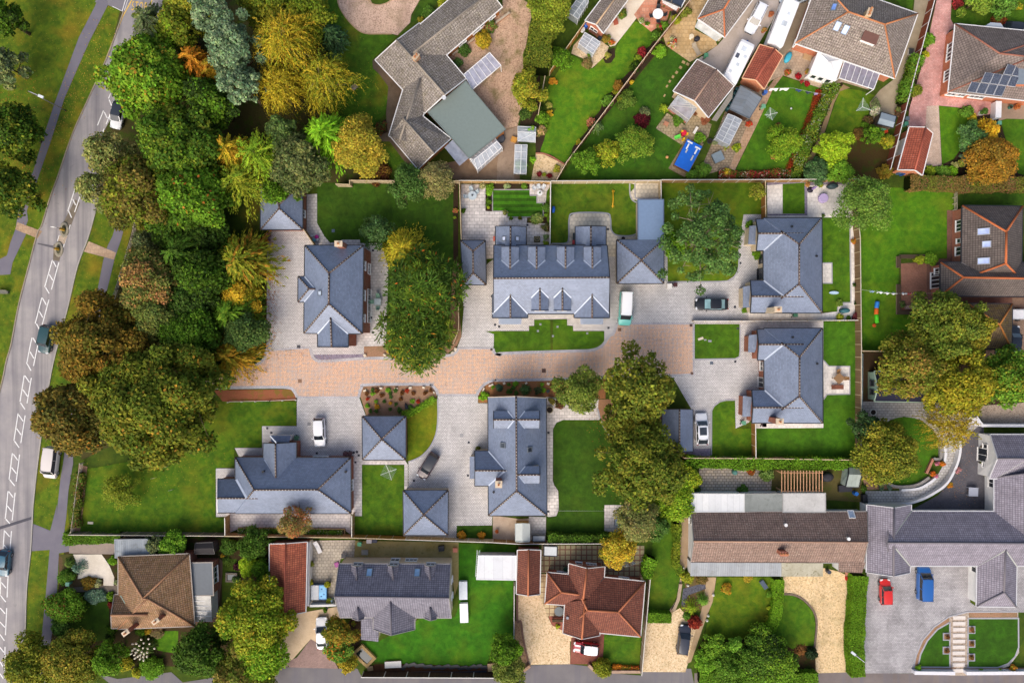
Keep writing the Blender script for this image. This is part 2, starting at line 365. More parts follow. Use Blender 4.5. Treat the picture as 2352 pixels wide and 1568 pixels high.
#houses
WHITE,CREAM,DARK='e8e8e6','cfc2a4','2a2c30'
class House:
 def __init__(s,name,label,cat,at,roof,wall,trim=None,ridge=None,dots=False,group=None,over=0.3,frame=WHITE,ridge_r=0.13):
  p=pts(at)[0];s.e=thing(name,label,cat,(p.x,p.y,0),group=group)
  s.mr,s.mw,s.trim,s.ridge_m,s.dots,s.over=roof,wall,trim or plain(DARK),ridge or plain('4a4440'),dots,over
  s.rm,s.wm,s.gm,s.km,s.bm,s.fm=MB(),MB(),MB(),MB(),[],[]
  s.bl,s.frame,s.rr=[],plain(frame,0.4),ridge_r
  s.dotm=plain('d8d2c4')
 def rline(s,a,b,r=None):
  r=r or s.rr;d=b-a;L=d.length
  if L<0.2:return
  up=Vector((0,0,0.03));s.km.tube([a+up,b+up],r,s.ridge_m,6)
  if s.dots:
   n=max(1,int(L/0.44));u=d.normalized();t=Vector((-u.y,u.x,0)).normalized();w=u.cross(t)
   for i in range(1,n):s.km.obox(a+up+u*(L*i/n)+Vector((0,0,r*0.95)),u*0.04,t*0.055,w*0.03,s.dotm)
 def block(s,ev,rg,ze,zr,gable='',over=None,base=0.0,th=0.14,roof=None,wall=True,hips=True,ridge=True,gut=True,barge=None,cut={},inner=''):
  o=s.over if over is None else over
  a,b,c,d=pts(ev,ze);r=pts(rg,zr);r0,r1=r[0],r[-1]
  flip=((b-a).cross(c-b)).z<0
  R=roof or s.mr;planes=[]
  faces=[(a,b,r1,r0),(c,d,r0,r1),(d,a,r0),(b,c,r1)]
  if(r1-r0).length<0.05:faces[0],faces[1]=(a,b,r0),(c,d,r0)
  for i,f in enumerate(faces):
   n=(f[1]-f[0]).cross(f[2]-f[1]).normalized()
   if n.z<0:n=-n
   planes.append((f[0],n))
   if i>=2 and str(i-2)in gable+inner:continue
   s.rm.face(list(f[::-1]if flip else f),R)
  dn=Vector((0,0,-th))
  edges=[(a,b),(c,d)]
  for i,(p,q,rr)in enumerate(((d,a,r0),(b,c,r1))):
   if str(i)not in inner:edges+=[(p,rr),(rr,q)]if str(i)in gable else[(p,q)]
  for p,q in edges:
   f=[p+dn,q+dn,q,p];s.rm.face(f[::-1]if flip else f,R)
  if ridge:s.rline(r0,r1)
  for i,(p,q,rr)in enumerate(((d,a,r0),(b,c,r1))):
   if str(i)in gable:
    if barge is not False:
     gb=MB();s.bm.append(gb)
     for e in(p,q):gb.bar(e-Vector((0,0,0.03)),rr-Vector((0,0,0.03)),0.09,0.22,barge or s.trim)
   elif hips and str(i)not in inner:
    [s.rline(rr.lerp(v,cut.get(n_,1)),rr,s.rr*0.92)for v,n_ in((p,'db'[i]),(q,'ac'[i]))]
  if gut:
   ge=[(a,b),(c,d)]+[(p,q)for i,(p,q)in enumerate(((d,a),(b,c)))if str(i)not in gable]
   for p,q in ge:
    u=(q-p).normalized();out=Vector((u.y,-u.x,0))*(-1 if flip else 1)
    s.gm.bar(p+out*0.06-Vector((0,0,0.05)),q+out*0.06-Vector((0,0,0.05)),0.13,0.12,s.trim)
  Q=[a,b,c,d];wp=offsets(Q,o*(-1 if flip else 1),True)
  half=(b-c).length/2;sl=(zr-ze)/max(0.3,half);zt=ze+max(0,o*sl-th)*0.7
  wp=[Vector((p.x,p.y,0))for p in wp];rd=(r1-r0);rd=rd.normalized()if rd.length>0.05 else Vector((0,0,0))
  if wall:
   for i in range(4):
    p,q=wp[i],wp[(i+1)%4];P=[p+Vector((0,0,base)),q+Vector((0,0,base)),q+Vector((0,0,zt)),p+Vector((0,0,zt))]
    k={3:'0',1:'1'}.get(i)
    if k and k in gable:
     rr=(r0+rd*o)if k=='0' else(r1-rd*o);P.insert(3,Vector((rr.x,rr.y,zr-th-0.02)))
    s.wm.face(P[::-1]if flip else P,s.mw if wall is True else wall)
  s.bl.append((wp,planes,flip,zt));return len(s.bl)-1
 def flat(s,ev,z0,z1,roof,wall=None,lip=0.08,edge=None):
  """flat roofed box: outline at roof height z1"""
  P=pts(ev,z1)
  if sum(P[j].x*P[(j+1)%len(P)].y-P[(j+1)%len(P)].x*P[j].y for j in range(len(P)))<0:P=P[::-1]
  s.wm.prism(offsets(P,0.15,True),z0,z1-0.1,wall or s.mw);s.rm.prism(P,z1-0.12,z1,roof,edge or s.trim)
  s.bl.append(([Vector((p.x,p.y,0))for p in offsets(P,0.15,True)],[(Vector((0,0,z1)),Vector((0,0,1)))],False,z1))
  if lip:strip(P,0.14,z1-0.16,z1+0.03,edge or s.trim,0,True,s.gm)
  return len(s.bl)-1
 def slope(s,ev,zs,m,th=0.1,wall=None,base=0.0):
  """lean-to: outline points with a height each; m roof material; wall below when given"""
  t=[];cur=None;k=0;b=[]
  for w in ev.replace(',',' ').split():
   if w[0]in 'abcdo' and len(w)==2:cur=w;continue
   b.append(float(w))
   if len(b)==2:t.append(W(cur,b[0],b[1],zs[k]));k+=1;b=[]
  n=(t[1]-t[0]).cross(t[2]-t[1])
  if n.z<0:t=t[::-1]
  s.rm.face(t,m);dn=Vector((0,0,-th))
  for i in range(len(t)):p,q=t[i],t[(i+1)%len(t)];s.rm.face([p+dn,q+dn,q,p],m)
  if wall:
   ins=offsets([Vector((p.x,p.y,0))for p in t],0.12,True)
   for i in range(len(t)):
    j=(i+1)%len(t);s.wm.face([ins[i]+Vector((0,0,base)),ins[j]+Vector((0,0,base)),ins[j]+Vector((0,0,t[j].z-0.08)),ins[i]+Vector((0,0,t[i].z-0.08))],wall)
  s.bl.append(([Vector((p.x,p.y,0))for p in t],[(t[0],(t[1]-t[0]).cross(t[2]-t[1]).normalized())],False,min(zs)));return len(s.bl)-1
 def flash(s,path,blk,face,w=0.22,m=None):
  pl=s.bl[blk][1][face];P=[];t=None;b=[]
  for q in path.replace(',',' ').split():
   if q[0]in 'abcdo' and len(q)==2:t=q;continue
   b.append(float(q))
   if len(b)==2:P.append(on_plane(t,b[0],b[1],pl)+pl[1]*0.05);b=[]
  fb=MB();s.fm.append(fb)
  for p,q in zip(P,P[1:]):
   u=(q-p).normalized();v=pl[1].cross(u);fb.obox((p+q)/2,u*((q-p).length/2),v*(w/2),pl[1]*0.03,m or plain('c3cddc',0.45,0.5))
 def window(s,blk,edge,t,z0,w,h,panes=2,frame=None,name='window',pane=None,leaf=None):
  wp,_,flip,_z=s.bl[blk];p,q=wp[edge],wp[(edge+1)%len(wp)];u=(q-p).normalized();n=Vector((u.y,-u.x,0))*(-1 if flip else 1)
  c=p+(q-p)*t+Vector((0,0,z0+h/2));up=Vector((0,0,1));f=frame or s.frame
  b=MB();k=0.07
  for sgn in(-1,1):
   b.obox(c+up*sgn*(h/2-k/2)+n*0.05,u*(w/2),n*0.08,up*(k/2),f)
   b.obox(c+u*sgn*(w/2-k/2)+n*0.05,u*(k/2),n*0.078,up*(h/2-k),f)
  for i in range(1,panes):b.obox(c+u*(w*i/panes-w/2)+n*0.05,u*0.035,n*0.07,up*(h/2-k),f)
  b.obox(c-up*(h/2+0.04)+n*0.09,u*(w/2+0.06),n*0.12,up*0.035,f)
  o=b.build(name,s.e)
  for i in range(panes):
   g=MB();pw=(w-2*k)/panes
   g.obox(c+u*((i+0.5)*pw-(w-2*k)/2)+n*0.045,u*(pw/2-0.03),n*0.02,up*(h/2-k),leaf or pane or glass());g.build('pane',o)
  return o
 def skylight(s,t,x,y,w,h,blk,face,pane='7f9cc4',frame='6c747c'):
  pl=s.bl[blk][1][face];c=on_plane(t,x,y,pl);n=pl[1];u=Vector((-n.y,n.x,0)).normalized();v=n.cross(u)
  b=MB();f=plain(frame,0.4)
  for sg in(-1,1):
   b.obox(c+v*sg*(h/2+0.05)+n*0.08,u*(w/2+0.1),v*0.05,n*0.08,f);b.obox(c+u*sg*(w/2+0.05)+n*0.08,u*0.05,v*(h/2),n*0.08,f)
  o=b.build('skylight',s.e);g=MB();g.obox(c+n*0.07,u*(w/2),v*(h/2),n*0.04,glass(pane,0.12));g.build('pane',o);return o
 def chimney(s,t,x,y,zt,w,d,zb,mat=None,cap='c9b79c',pots=1,pot='c98a5c',ang=0.0):
  c=W(t,x,y,zt);b=MB();m=mat or bricks()
  b.box(-w/2,w/2,-d/2,d/2,zb,zt-0.18,m,ang=ang,o=(c.x,c.y,0));b.box(-w/2-0.06,w/2+0.06,-d/2-0.06,d/2+0.06,zt-0.18,zt,plain(cap),ang=ang,o=(c.x,c.y,0))
  o=b.build('chimney',s.e)
  for i in range(pots):
   k=(i-(pots-1)/2)*0.42;q=MB();L=Vector((math.cos(ang),math.sin(ang),0))if w>=d else Vector((-math.sin(ang),math.cos(ang),0))
   q.lathe([(0.15,zt),(0.13,zt+0.3),(0.155,zt+0.34),(0.09,zt+0.34),(0.09,zt+0.2)],plain(pot),10,(c.x+L.x*k,c.y+L.y*k,0),plain('1c1512'));q.build('chimney_pot',o)
  return o
 def vent(s,t,x,y,blk,face,c='23262b',r=0.14,name='roof_vent',hgt=0.25):
  pl=s.bl[blk][1][face];p=on_plane(t,x,y,pl);b=MB();b.lathe([(r,p.z-0.1),(r,p.z+hgt),(r*1.3,p.z+hgt),(r*1.3,p.z+hgt+0.06)],plain(c),8,(p.x,p.y,0));b.build(name,s.e)
 def part(s,name,mb):return mb.build(name,s.e)
 def done(s):
  for nm,b in(('wall',s.wm),('roof',s.rm),('ridge_tiles',s.km),('gutter',s.gm)):
   if b.f:b.build(nm,s.e)
  for nm,L in(('bargeboard',s.bm),('valley_flashing',s.fm)):
   for b in L:b.build(nm,s.e)
  return s
#leaves
RNG=np.random.default_rng(7)
def leaf_mesh(name,C,D,U,L,Wd,tint,parent=None):
 """many leaf faces: centre C, length dir D, width dir U, length L, width Wd (pointed diamonds folded along the rib)"""
 n=len(C);L=np.broadcast_to(np.asarray(L,float),(n,));Wd=np.broadcast_to(np.asarray(Wd,float),(n,))
 a=C-D*(L*0.5)[:,None];b=C+U*(Wd*0.5)[:,None];c=C+D*(L*0.5)[:,None];d=C-U*(Wd*0.5)[:,None]
 V=np.stack([a,b,c,d],1).reshape(-1,3)
 if parent is not None:V=V-np.array(parent.location)
 me=bpy.data.meshes.new(name);me.vertices.add(4*n);me.loops.add(4*n);me.polygons.add(n)
 me.vertices.foreach_set('co',V.astype(np.float32).ravel());me.loops.foreach_set('vertex_index',np.arange(4*n,dtype=np.int32))
 me.polygons.foreach_set('loop_start',np.arange(0,4*n,4,dtype=np.int32));me.polygons.foreach_set('loop_total',np.full(n,4,np.int32))
 at=me.attributes.new('tint','FLOAT_COLOR','POINT');q=np.ones((n,4),np.float32);q[:,:3]=tint
 at.data.foreach_set('color',np.repeat(q,4,0).ravel());me.materials.append(leafmat());me.update(calc_edges=True)
 o=bpy.data.objects.new(name,me);SC.collection.objects.link(o)
 if parent is not None:o.parent=parent
 return o
TG=[2.35,2.1,1.35]
def unit(a):return a/np.maximum(1e-9,np.linalg.norm(a,axis=-1,keepdims=True))
def pal(cols,idx,n,jit=0.22):
 P=np.array([[v*g for v,g in zip(lin(c),TG)]for c in cols]);k=P[idx%len(cols)]if idx is not None else P[RNG.integers(0,len(cols),n)]
 k=k.copy();k[:,0]=np.maximum(k[:,0],np.where(k[:,1]>k[:,2]*1.8,k[:,1]/2.1,0));lum=k.mean(-1,keepdims=True)*1.15;k=lum+.95*(k-lum)
 k=k/(1+0.75*np.maximum(0,k.max(-1,keepdims=True)-0.12))
 return np.clip(k*(1+RNG.normal(0,jit,(n,1)))*(1+RNG.normal(0,jit*0.35,(n,3))),0.003,0.9)
def perp(D,R=None):
 R=RNG.normal(size=D.shape)if R is None else R
 return unit(np.cross(D,R))
def blobs_for(R,h,n,rs,sx=1,sy=1,z0=0.35):
 """clump centres on and in a dome of radius R, heights from z0*h to h"""
 k=np.arange(n)+0.5;ph=k*2.399963+RNG.random()*6;u=np.sqrt(k/n);u=np.clip(u+RNG.normal(0,0.06,n),0,1)
 dome=np.sqrt(np.maximum(0,1-(u*0.97)**2));z=h*(z0+(1-z0)*dome)-rs*R*0.6+RNG.normal(0,0.045*h,n)
 r=R*(1-rs*0.75);edge=1+0.13*np.sin(ph*3+RNG.random()*6)+0.08*np.sin(ph*7+RNG.random()*6)+RNG.normal(0,0.1,n)
 return np.stack([np.cos(ph)*u*r*edge*sx,np.sin(ph)*u*r*edge*sy,np.maximum(z,0.25)],1),np.clip(RNG.normal(rs*R,0.22*rs*R,n),0.35*rs*R,1.5*rs*R)
def broad(base,R,h,cols,leaf=0.42,dens=1.0,nb=None,rs=0.26,sx=1,sy=1,z0=0.35,accent=None,acc=0.0):
 nb=nb or int(np.clip(10+R*6,12,90));B,r=blobs_for(R,h,nb,rs,sx,sy,z0)
 area=4*math.pi*r**2*0.6;cnt=np.maximum(12,(area*dens*2.3/(leaf*leaf*0.42)).astype(int));idx=np.repeat(np.arange(nb),cnt);n=len(idx)
 d=unit(RNG.normal(size=(n,3))+np.array([0,0,0.45]));rad=r[idx]*np.clip(RNG.normal(0.93,0.16,n),0.35,1.35)
 C=B[idx]+d*rad[:,None]*np.array([1,1,0.85]);C[:,2]=np.maximum(C[:,2],0.1)
 N=unit(d*0.7+RNG.normal(size=(n,3))*0.55+np.array([0,0,0.5]));D=perp(N);U=np.cross(N,D)
 t=pal(cols,RNG.integers(0,len(cols),nb)[idx]if RNG.random()<2 else None,n)
 k=RNG.random(n)<0.45;t[k]=pal(cols,None,int(k.sum()))
 if accent:
  s=(np.sin(B[:,0]*1.1+2)*np.sin(B[:,1]*0.9+1))[idx]>0.2;k=s&(RNG.random(n)<acc*2);k|=RNG.random(n)<acc*0.3;t[k]=pal(accent,None,int(k.sum()))
 s=leaf*RNG.uniform(0.7,1.35,n)
 return C+np.array(base),D,U,s,s*0.72,t,B,r
def frond_conifer(base,R,h,cols,n_br=160,leaf=0.5,wid=0.13,droop=0.55,z0=0.2,up=0.35,per=26,sx=1,sy=1):
 """branches that start on the stem, run outward and droop, clothed in pointed sprays"""
 Cs,Ds,ts=[],[],[]
 t0=np.sqrt(RNG.random(n_br));az=np.arange(n_br)*2.399963+RNG.normal(0,0.15,n_br)
 for i in range(n_br):
  zs=h*(z0+(1-z0)*(1-t0[i]**1.3));Lb=R*(0.2+0.85*t0[i])*RNG.uniform(0.82,1.12)
  u=np.linspace(0.08,1,per)+RNG.normal(0,0.02,per);dx,dy=math.cos(az[i])*sx,math.sin(az[i])*sy
  z=zs+Lb*(up*u-droop*u*u);P=np.stack([dx*Lb*u,dy*Lb*u,z],1);sd=RNG.normal(0,0.16*(0.5+Lb*0.12),(per,1));P+=sd*np.array([-dy,dx,0.2])
  dd=unit(np.stack([np.full(per,dx),np.full(per,dy),up-2*droop*u],1)+RNG.normal(0,0.3,(per,3)));Cs.append(P);Ds.append(dd);ts.append(np.full(per,i))
 C=np.concatenate(Cs);D=np.concatenate(Ds);idx=np.concatenate(ts);C[:,2]=np.maximum(C[:,2],0.08);n=len(C)
 N=unit(np.array([0,0,1.0])+RNG.normal(0,0.45,(n,3)));U=unit(np.cross(N,D));s=leaf*RNG.uniform(0.7,1.4,n)
 return C+np.array(base),D,U,s,np.maximum(wid,s*0.3),pal(cols,RNG.integers(0,len(cols),n_br)[idx],n)
def spiky(base,R,h,cols,n_st=70,arms=11,leaf=0.75,wid=0.16,sx=1,sy=1,accent=None):
 """star-shaped whorls of stiff pointed shoots over a dome"""
 B,r=blobs_for(R,h,n_st,0.24,sx,sy,0.3);Cs,Ds,ix=[],[],[]
 for i in range(n_st):
  c=B[i];ax=unit(np.array([c[0],c[1],max(0.3,c[2]*0.45)]));m=arms*6
  az=RNG.integers(0,arms,m)*2*math.pi/arms+RNG.normal(0,0.13,m);q=RNG.uniform(0.1,1,m);e1=perp(ax[None,:])[0];e2=np.cross(ax,e1)
  dr=unit(np.cos(az)[:,None]*e1+np.sin(az)[:,None]*e2+ax*0.35+RNG.normal(0,0.16,(m,3)));Cs.append(c+dr*(q*r[i]*1.25)[:,None]+ax*0.1);Ds.append(dr);ix.append(np.full(m,i))
 C=np.concatenate(Cs);D=np.concatenate(Ds);n=len(C);idx=np.concatenate(ix);C[:,2]=np.maximum(C[:,2],0.1);U=unit(np.cross(D,np.array([0,0,1.0])+RNG.normal(0,0.3,(n,3))));s=leaf*RNG.uniform(0.6,1.3,n)
 t=pal(cols,RNG.integers(0,len(cols),n_st)[idx],n)
 if accent:k=RNG.random(n)<0.02;t[k]=pal(accent,None,int(k.sum()))
 return C+np.array(base),D,U,s,np.full(n,wid),t,B,r
def weeping(base,R,h,cols,n_str=420,leaf=0.42,wid=0.1,sx=1,sy=1,per=22):
 """hanging strands that arch out from the limbs and fall"""
 Cs,Ds,ix=[],[],[]
 B,r=blobs_for(R*0.72,h,26,0.3,sx,sy,0.55)
 for i in range(n_str):
  c=B[RNG.integers(0,len(B))];o=unit(np.array([c[0],c[1],0])+RNG.normal(0,R*0.22,3)*np.array([1,1,0])+1e-6);Lb=R*RNG.uniform(0.25,0.5);dropz=h*RNG.uniform(0.2,0.55)
  u=np.linspace(0,1,per);sw=RNG.normal(0,0.25);side=np.array([-o[1],o[0],0]);st=c+RNG.normal(0,0.5,3)
  P=st+o*(Lb*np.sin(u*1.5))[:,None]+side*(sw*Lb*u*u)[:,None]+np.array([0,0,1])*(0.25*np.sin(u*3)-dropz*u**2.2)[:,None]
  P+=RNG.normal(0,0.07,P.shape);d=np.gradient(P,axis=0);Cs.append(P);Ds.append(unit(d+RNG.normal(0,0.18,d.shape)*np.linalg.norm(d,axis=1,keepdims=True)));ix.append(np.full(per,i))
 C=np.concatenate(Cs);D=np.concatenate(Ds);n=len(C);idx=np.concatenate(ix);C[:,2]=np.maximum(C[:,2],0.15)
 U=unit(np.cross(D,np.array([0,0,1.0])+RNG.normal(0,0.5,(n,3))));s=leaf*RNG.uniform(0.7,1.3,n)
 return C+np.array(base),D,U,s,np.full(n,wid),pal(cols,RNG.integers(0,len(cols),n_str)[idx],n),B,r
def limbs(e,base,h,R,targets,m,r0=None,n_lim=9,name='trunk',bend=0.12):
 b=MB();r0=r0 or max(0.05,0.035*h);base=Vector(base);top=base+Vector((0,0,h*0.45))
 b.tube([base-Vector((0,0,0.05)),base+Vector((0,0,h*0.2)),top,base+Vector((RNG.normal(0,.2),RNG.normal(0,.2),h*0.78))],[r0*1.2,r0,r0*0.75,r0*0.25],m,7)
 T=list(targets);pick=RNG.permutation(len(T))[:n_lim]if len(T)else[]
 for i in pick:
  q=base+Vector(T[i]);st=base+Vector((0,0,h*RNG.uniform(0.25,0.6)));mid=st.lerp(q,0.5)+Vector((RNG.normal(0,bend*R),RNG.normal(0,bend*R),RNG.normal(0.1,0.05)*R))
  k=r0*RNG.uniform(0.3,0.5);b.tube([st,mid,q],[k,k*0.6,k*0.15],m,5)
  for _ in range(3):
   s2=mid.lerp(q,RNG.uniform(0,0.8));v=Vector(RNG.normal(0,0.2*R,3));v.z=abs(v.z)*0.6;b.tube([s2,s2+v*0.6+Vector((0,0,.1)),s2+v],[k*0.35,k*0.22,k*0.08],m,4)
 return b.build(name,e)
def tree(kind,name,label,at,rpx,h,cols,cat='tree',group=None,zc=0.72,sx=1,sy=1,bk=None,**k):
 """at/rpx: crown centre and radius on the photo grid; crown centre stands at height zc*h"""
 t,x,y=at.split();p=W(t,float(x),float(y),h*zc);R=rpx*(1 if t[0]=='o' else KT)*(ALT-h*zc)/ALT/PPM*1.06;base=(p.x,p.y,0)
 e=thing(name,label,cat,base,group=group);bk=bk or bark();B=[]
 nl=k.pop('limbs',9)
 if kind=='broad':*q,B,r=broad(base,R,h,cols,sx=sx,sy=sy,**k)
 elif kind=='spiky':*q,B,r=spiky(base,R,h,cols,sx=sx,sy=sy,**k)
 elif kind=='weep':*q,B,r=weeping(base,R,h,cols,sx=sx,sy=sy,**k)
 else:q=frond_conifer(base,R*1.28,h,cols,sx=sx,sy=sy,**k)
 leaf_mesh('crown' if cat=='tree' else 'foliage',*q,parent=e)
 if kind!='frond':limbs(e,base,h,R,B,bk,n_lim=nl,name='trunk' if cat=='tree' else 'stem')
 else:
  b=MB();b.tube([(base[0],base[1],-0.05),(base[0],base[1],h*0.92)],[0.03*h+0.03,0.01],bk,6);b.build('trunk' if cat=='tree' else 'stem',e)
 return e
def shrub(name,label,at,rpx,h,cols,cat='shrub',group=None,leaf=0.2,accent=None,acc=0.0,dens=1.0,sx=1,sy=1,kind='broad',**k):
 t,x,y=at.split();p=W(t,float(x),float(y),h*0.4);R=max(0.12,rpx*(1 if t[0]=='o' else KT)/PPM);base=(p.x,p.y,0)
 e=thing(name,label,cat,base,group=group)
 if kind=='broad':q=broad(base,R,h,cols,leaf=min(leaf,R*0.6),dens=dens,nb=int(np.clip(5+R*10,6,40)),rs=0.36,sx=sx,sy=sy,z0=0.2,accent=accent,acc=acc,**k)[:6]
 else:q=frond_conifer(base,R,h,cols,n_br=k.pop('n_br',40),per=8,leaf=min(leaf*1.6,R*0.7),wid=0.07,z0=0.15,sx=sx,sy=sy,**k)
 leaf_mesh('foliage',*q,parent=e)
 b=MB();b.tube([(p.x,p.y,-0.03),(p.x,p.y,h*0.6)],[0.05,0.02],bark(),5)
 if h>0.5:b.build('stem',e)
 return e
def hedge(name,label,path,w,h,cols,leaf=0.2,dens=1.0,rough=0.08,cat='hedge',group=None,accent=None,acc=0.0,smooth=False,closed=False,zref=None):
 P=pts(path,h*0.7 if zref is None else zref)
 if smooth:P=spline(P,False,6)
 c=sum(P,Vector((0,0,0)))/len(P);e=thing(name,label,cat,(c.x,c.y,0),group=group)
 b=strip(P,w-0.3,0,h-0.2,plain('1a2208',0.95,0.05));b.build('stem',e)
 seg=[(P[i+1]-P[i]).length for i in range(len(P)-1)];tot=sum(seg);n=int(tot*(w+2*h)*dens*2.6/(leaf*leaf*0.42));n=min(n,30000)
 s=RNG.random(n)*tot;cum=np.cumsum([0]+seg);ii=np.clip(np.searchsorted(cum,s)-1,0,len(seg)-1);f=(s-cum[ii])/np.array(seg)[ii]
 A=np.array([p[:]for p in P]);Q=A[ii]+(A[ii+1]-A[ii])*f[:,None];u=unit(A[ii+1]-A[ii]);u[:,2]=0;nn=np.stack([-u[:,1],u[:,0],0*u[:,0]],1)
 top=RNG.random(n)<w/(w+2*h)*1.2;sd=np.where(RNG.random(n)<0.5,1,-1);lat=np.where(top,RNG.uniform(-1,1,n)*w/2,sd*w/2);z=np.where(top,h,RNG.uniform(0.05,1,n)*h)
 wob=1+rough*np.sin(s*1.7)+rough*np.sin(s*0.63+2);lat=lat*wob+RNG.normal(0,rough*0.7,n);z=z*(1+rough*0.5*np.sin(s*2.3+1))+RNG.normal(0,rough*0.8,n)
 C=Q+nn*lat[:,None];C[:,2]=np.maximum(0.04,z);N=np.where(top[:,None],np.array([0,0,1.0]),nn*sd[:,None])+RNG.normal(0,0.45,(n,3));N[:,2]+=0.25;N=unit(N);D=perp(N);U=np.cross(N,D)
 t=pal(cols,(np.floor(s/1.3).astype(int)*7+RNG.integers(0,2,n)),n)
 if accent:k=(RNG.random(n)<acc)&(np.sin(s*2.1)>-0.3);t[k]=pal(accent,None,int(k.sum()))
 q=leaf*RNG.uniform(0.7,1.3,n);leaf_mesh('foliage',C,D,U,q,q*0.75,t,parent=e);return e
#vehicles (local x forward, z up)
def wheel(e,x,y,r=0.32,w=0.2):
 b=MB();s=1 if y>0 else-1;n=16;k=plain('16171a',0.8)
 pr=[(r*0.62,-w/2),(r*0.95,-w/2),(r,-w*0.3),(r,w*0.3),(r*0.95,w/2),(r*0.62,w/2)]
 for(r0,y0),(r1,y1)in zip(pr,pr[1:]):
  for j in range(n):
   a0,a1=2*math.pi*j/n,2*math.pi*(j+1)/n
   b.face([(x+r0*math.cos(a0),y+y0,r+r0*math.sin(a0)),(x+r1*math.cos(a0),y+y1,r+r1*math.sin(a0)),(x+r1*math.cos(a1),y+y1,r+r1*math.sin(a1)),(x+r0*math.cos(a1),y+y0,r+r0*math.sin(a1))],k,True)
 o=b.build('wheel',e,True);g=MB();m=plain('9ea2a6',0.35,0.5,0.6)
 for j in range(n):
  a0,a1=2*math.pi*j/n,2*math.pi*(j+1)/n;f=r*0.62
  P=[(x,y+s*w*0.42,r),(x+f*math.cos(a0),y+s*w*0.46,r+f*math.sin(a0)),(x+f*math.cos(a1),y+s*w*0.46,r+f*math.sin(a1))];g.face(P if s<0 else P[::-1],m)
 g.build('rim',o,True)
BODY={'car':[(0.0,.60,.50),(.015,.74,.60),(.05,.88,.68),(.12,.96,.75),(.27,.99,.86),(.36,1,.93),(.5,1,.95),(.7,1,.97),(.86,.98,.98),(.94,.94,.95),(.985,.84,.86),(1.0,.72,.66)],'saloon':[(0.0,.60,.50),(.015,.76,.60),(.05,.89,.68),(.12,.96,.76),(.28,.99,.87),(.36,1,.93),(.5,1,.95),(.7,1,.97),(.82,.99,.98),(.93,.95,.96),(.985,.84,.88),(1.0,.72,.66)],'van':[(0.0,.70,.55),(.012,.84,.68),(.04,.93,.80),(.10,.98,.90),(.16,1,.98),(.3,1,1.0),(.5,1,1.0),(.8,1,1.0),(.95,.99,1.0),(.99,.96,.98),(1.0,.93,.9)]}
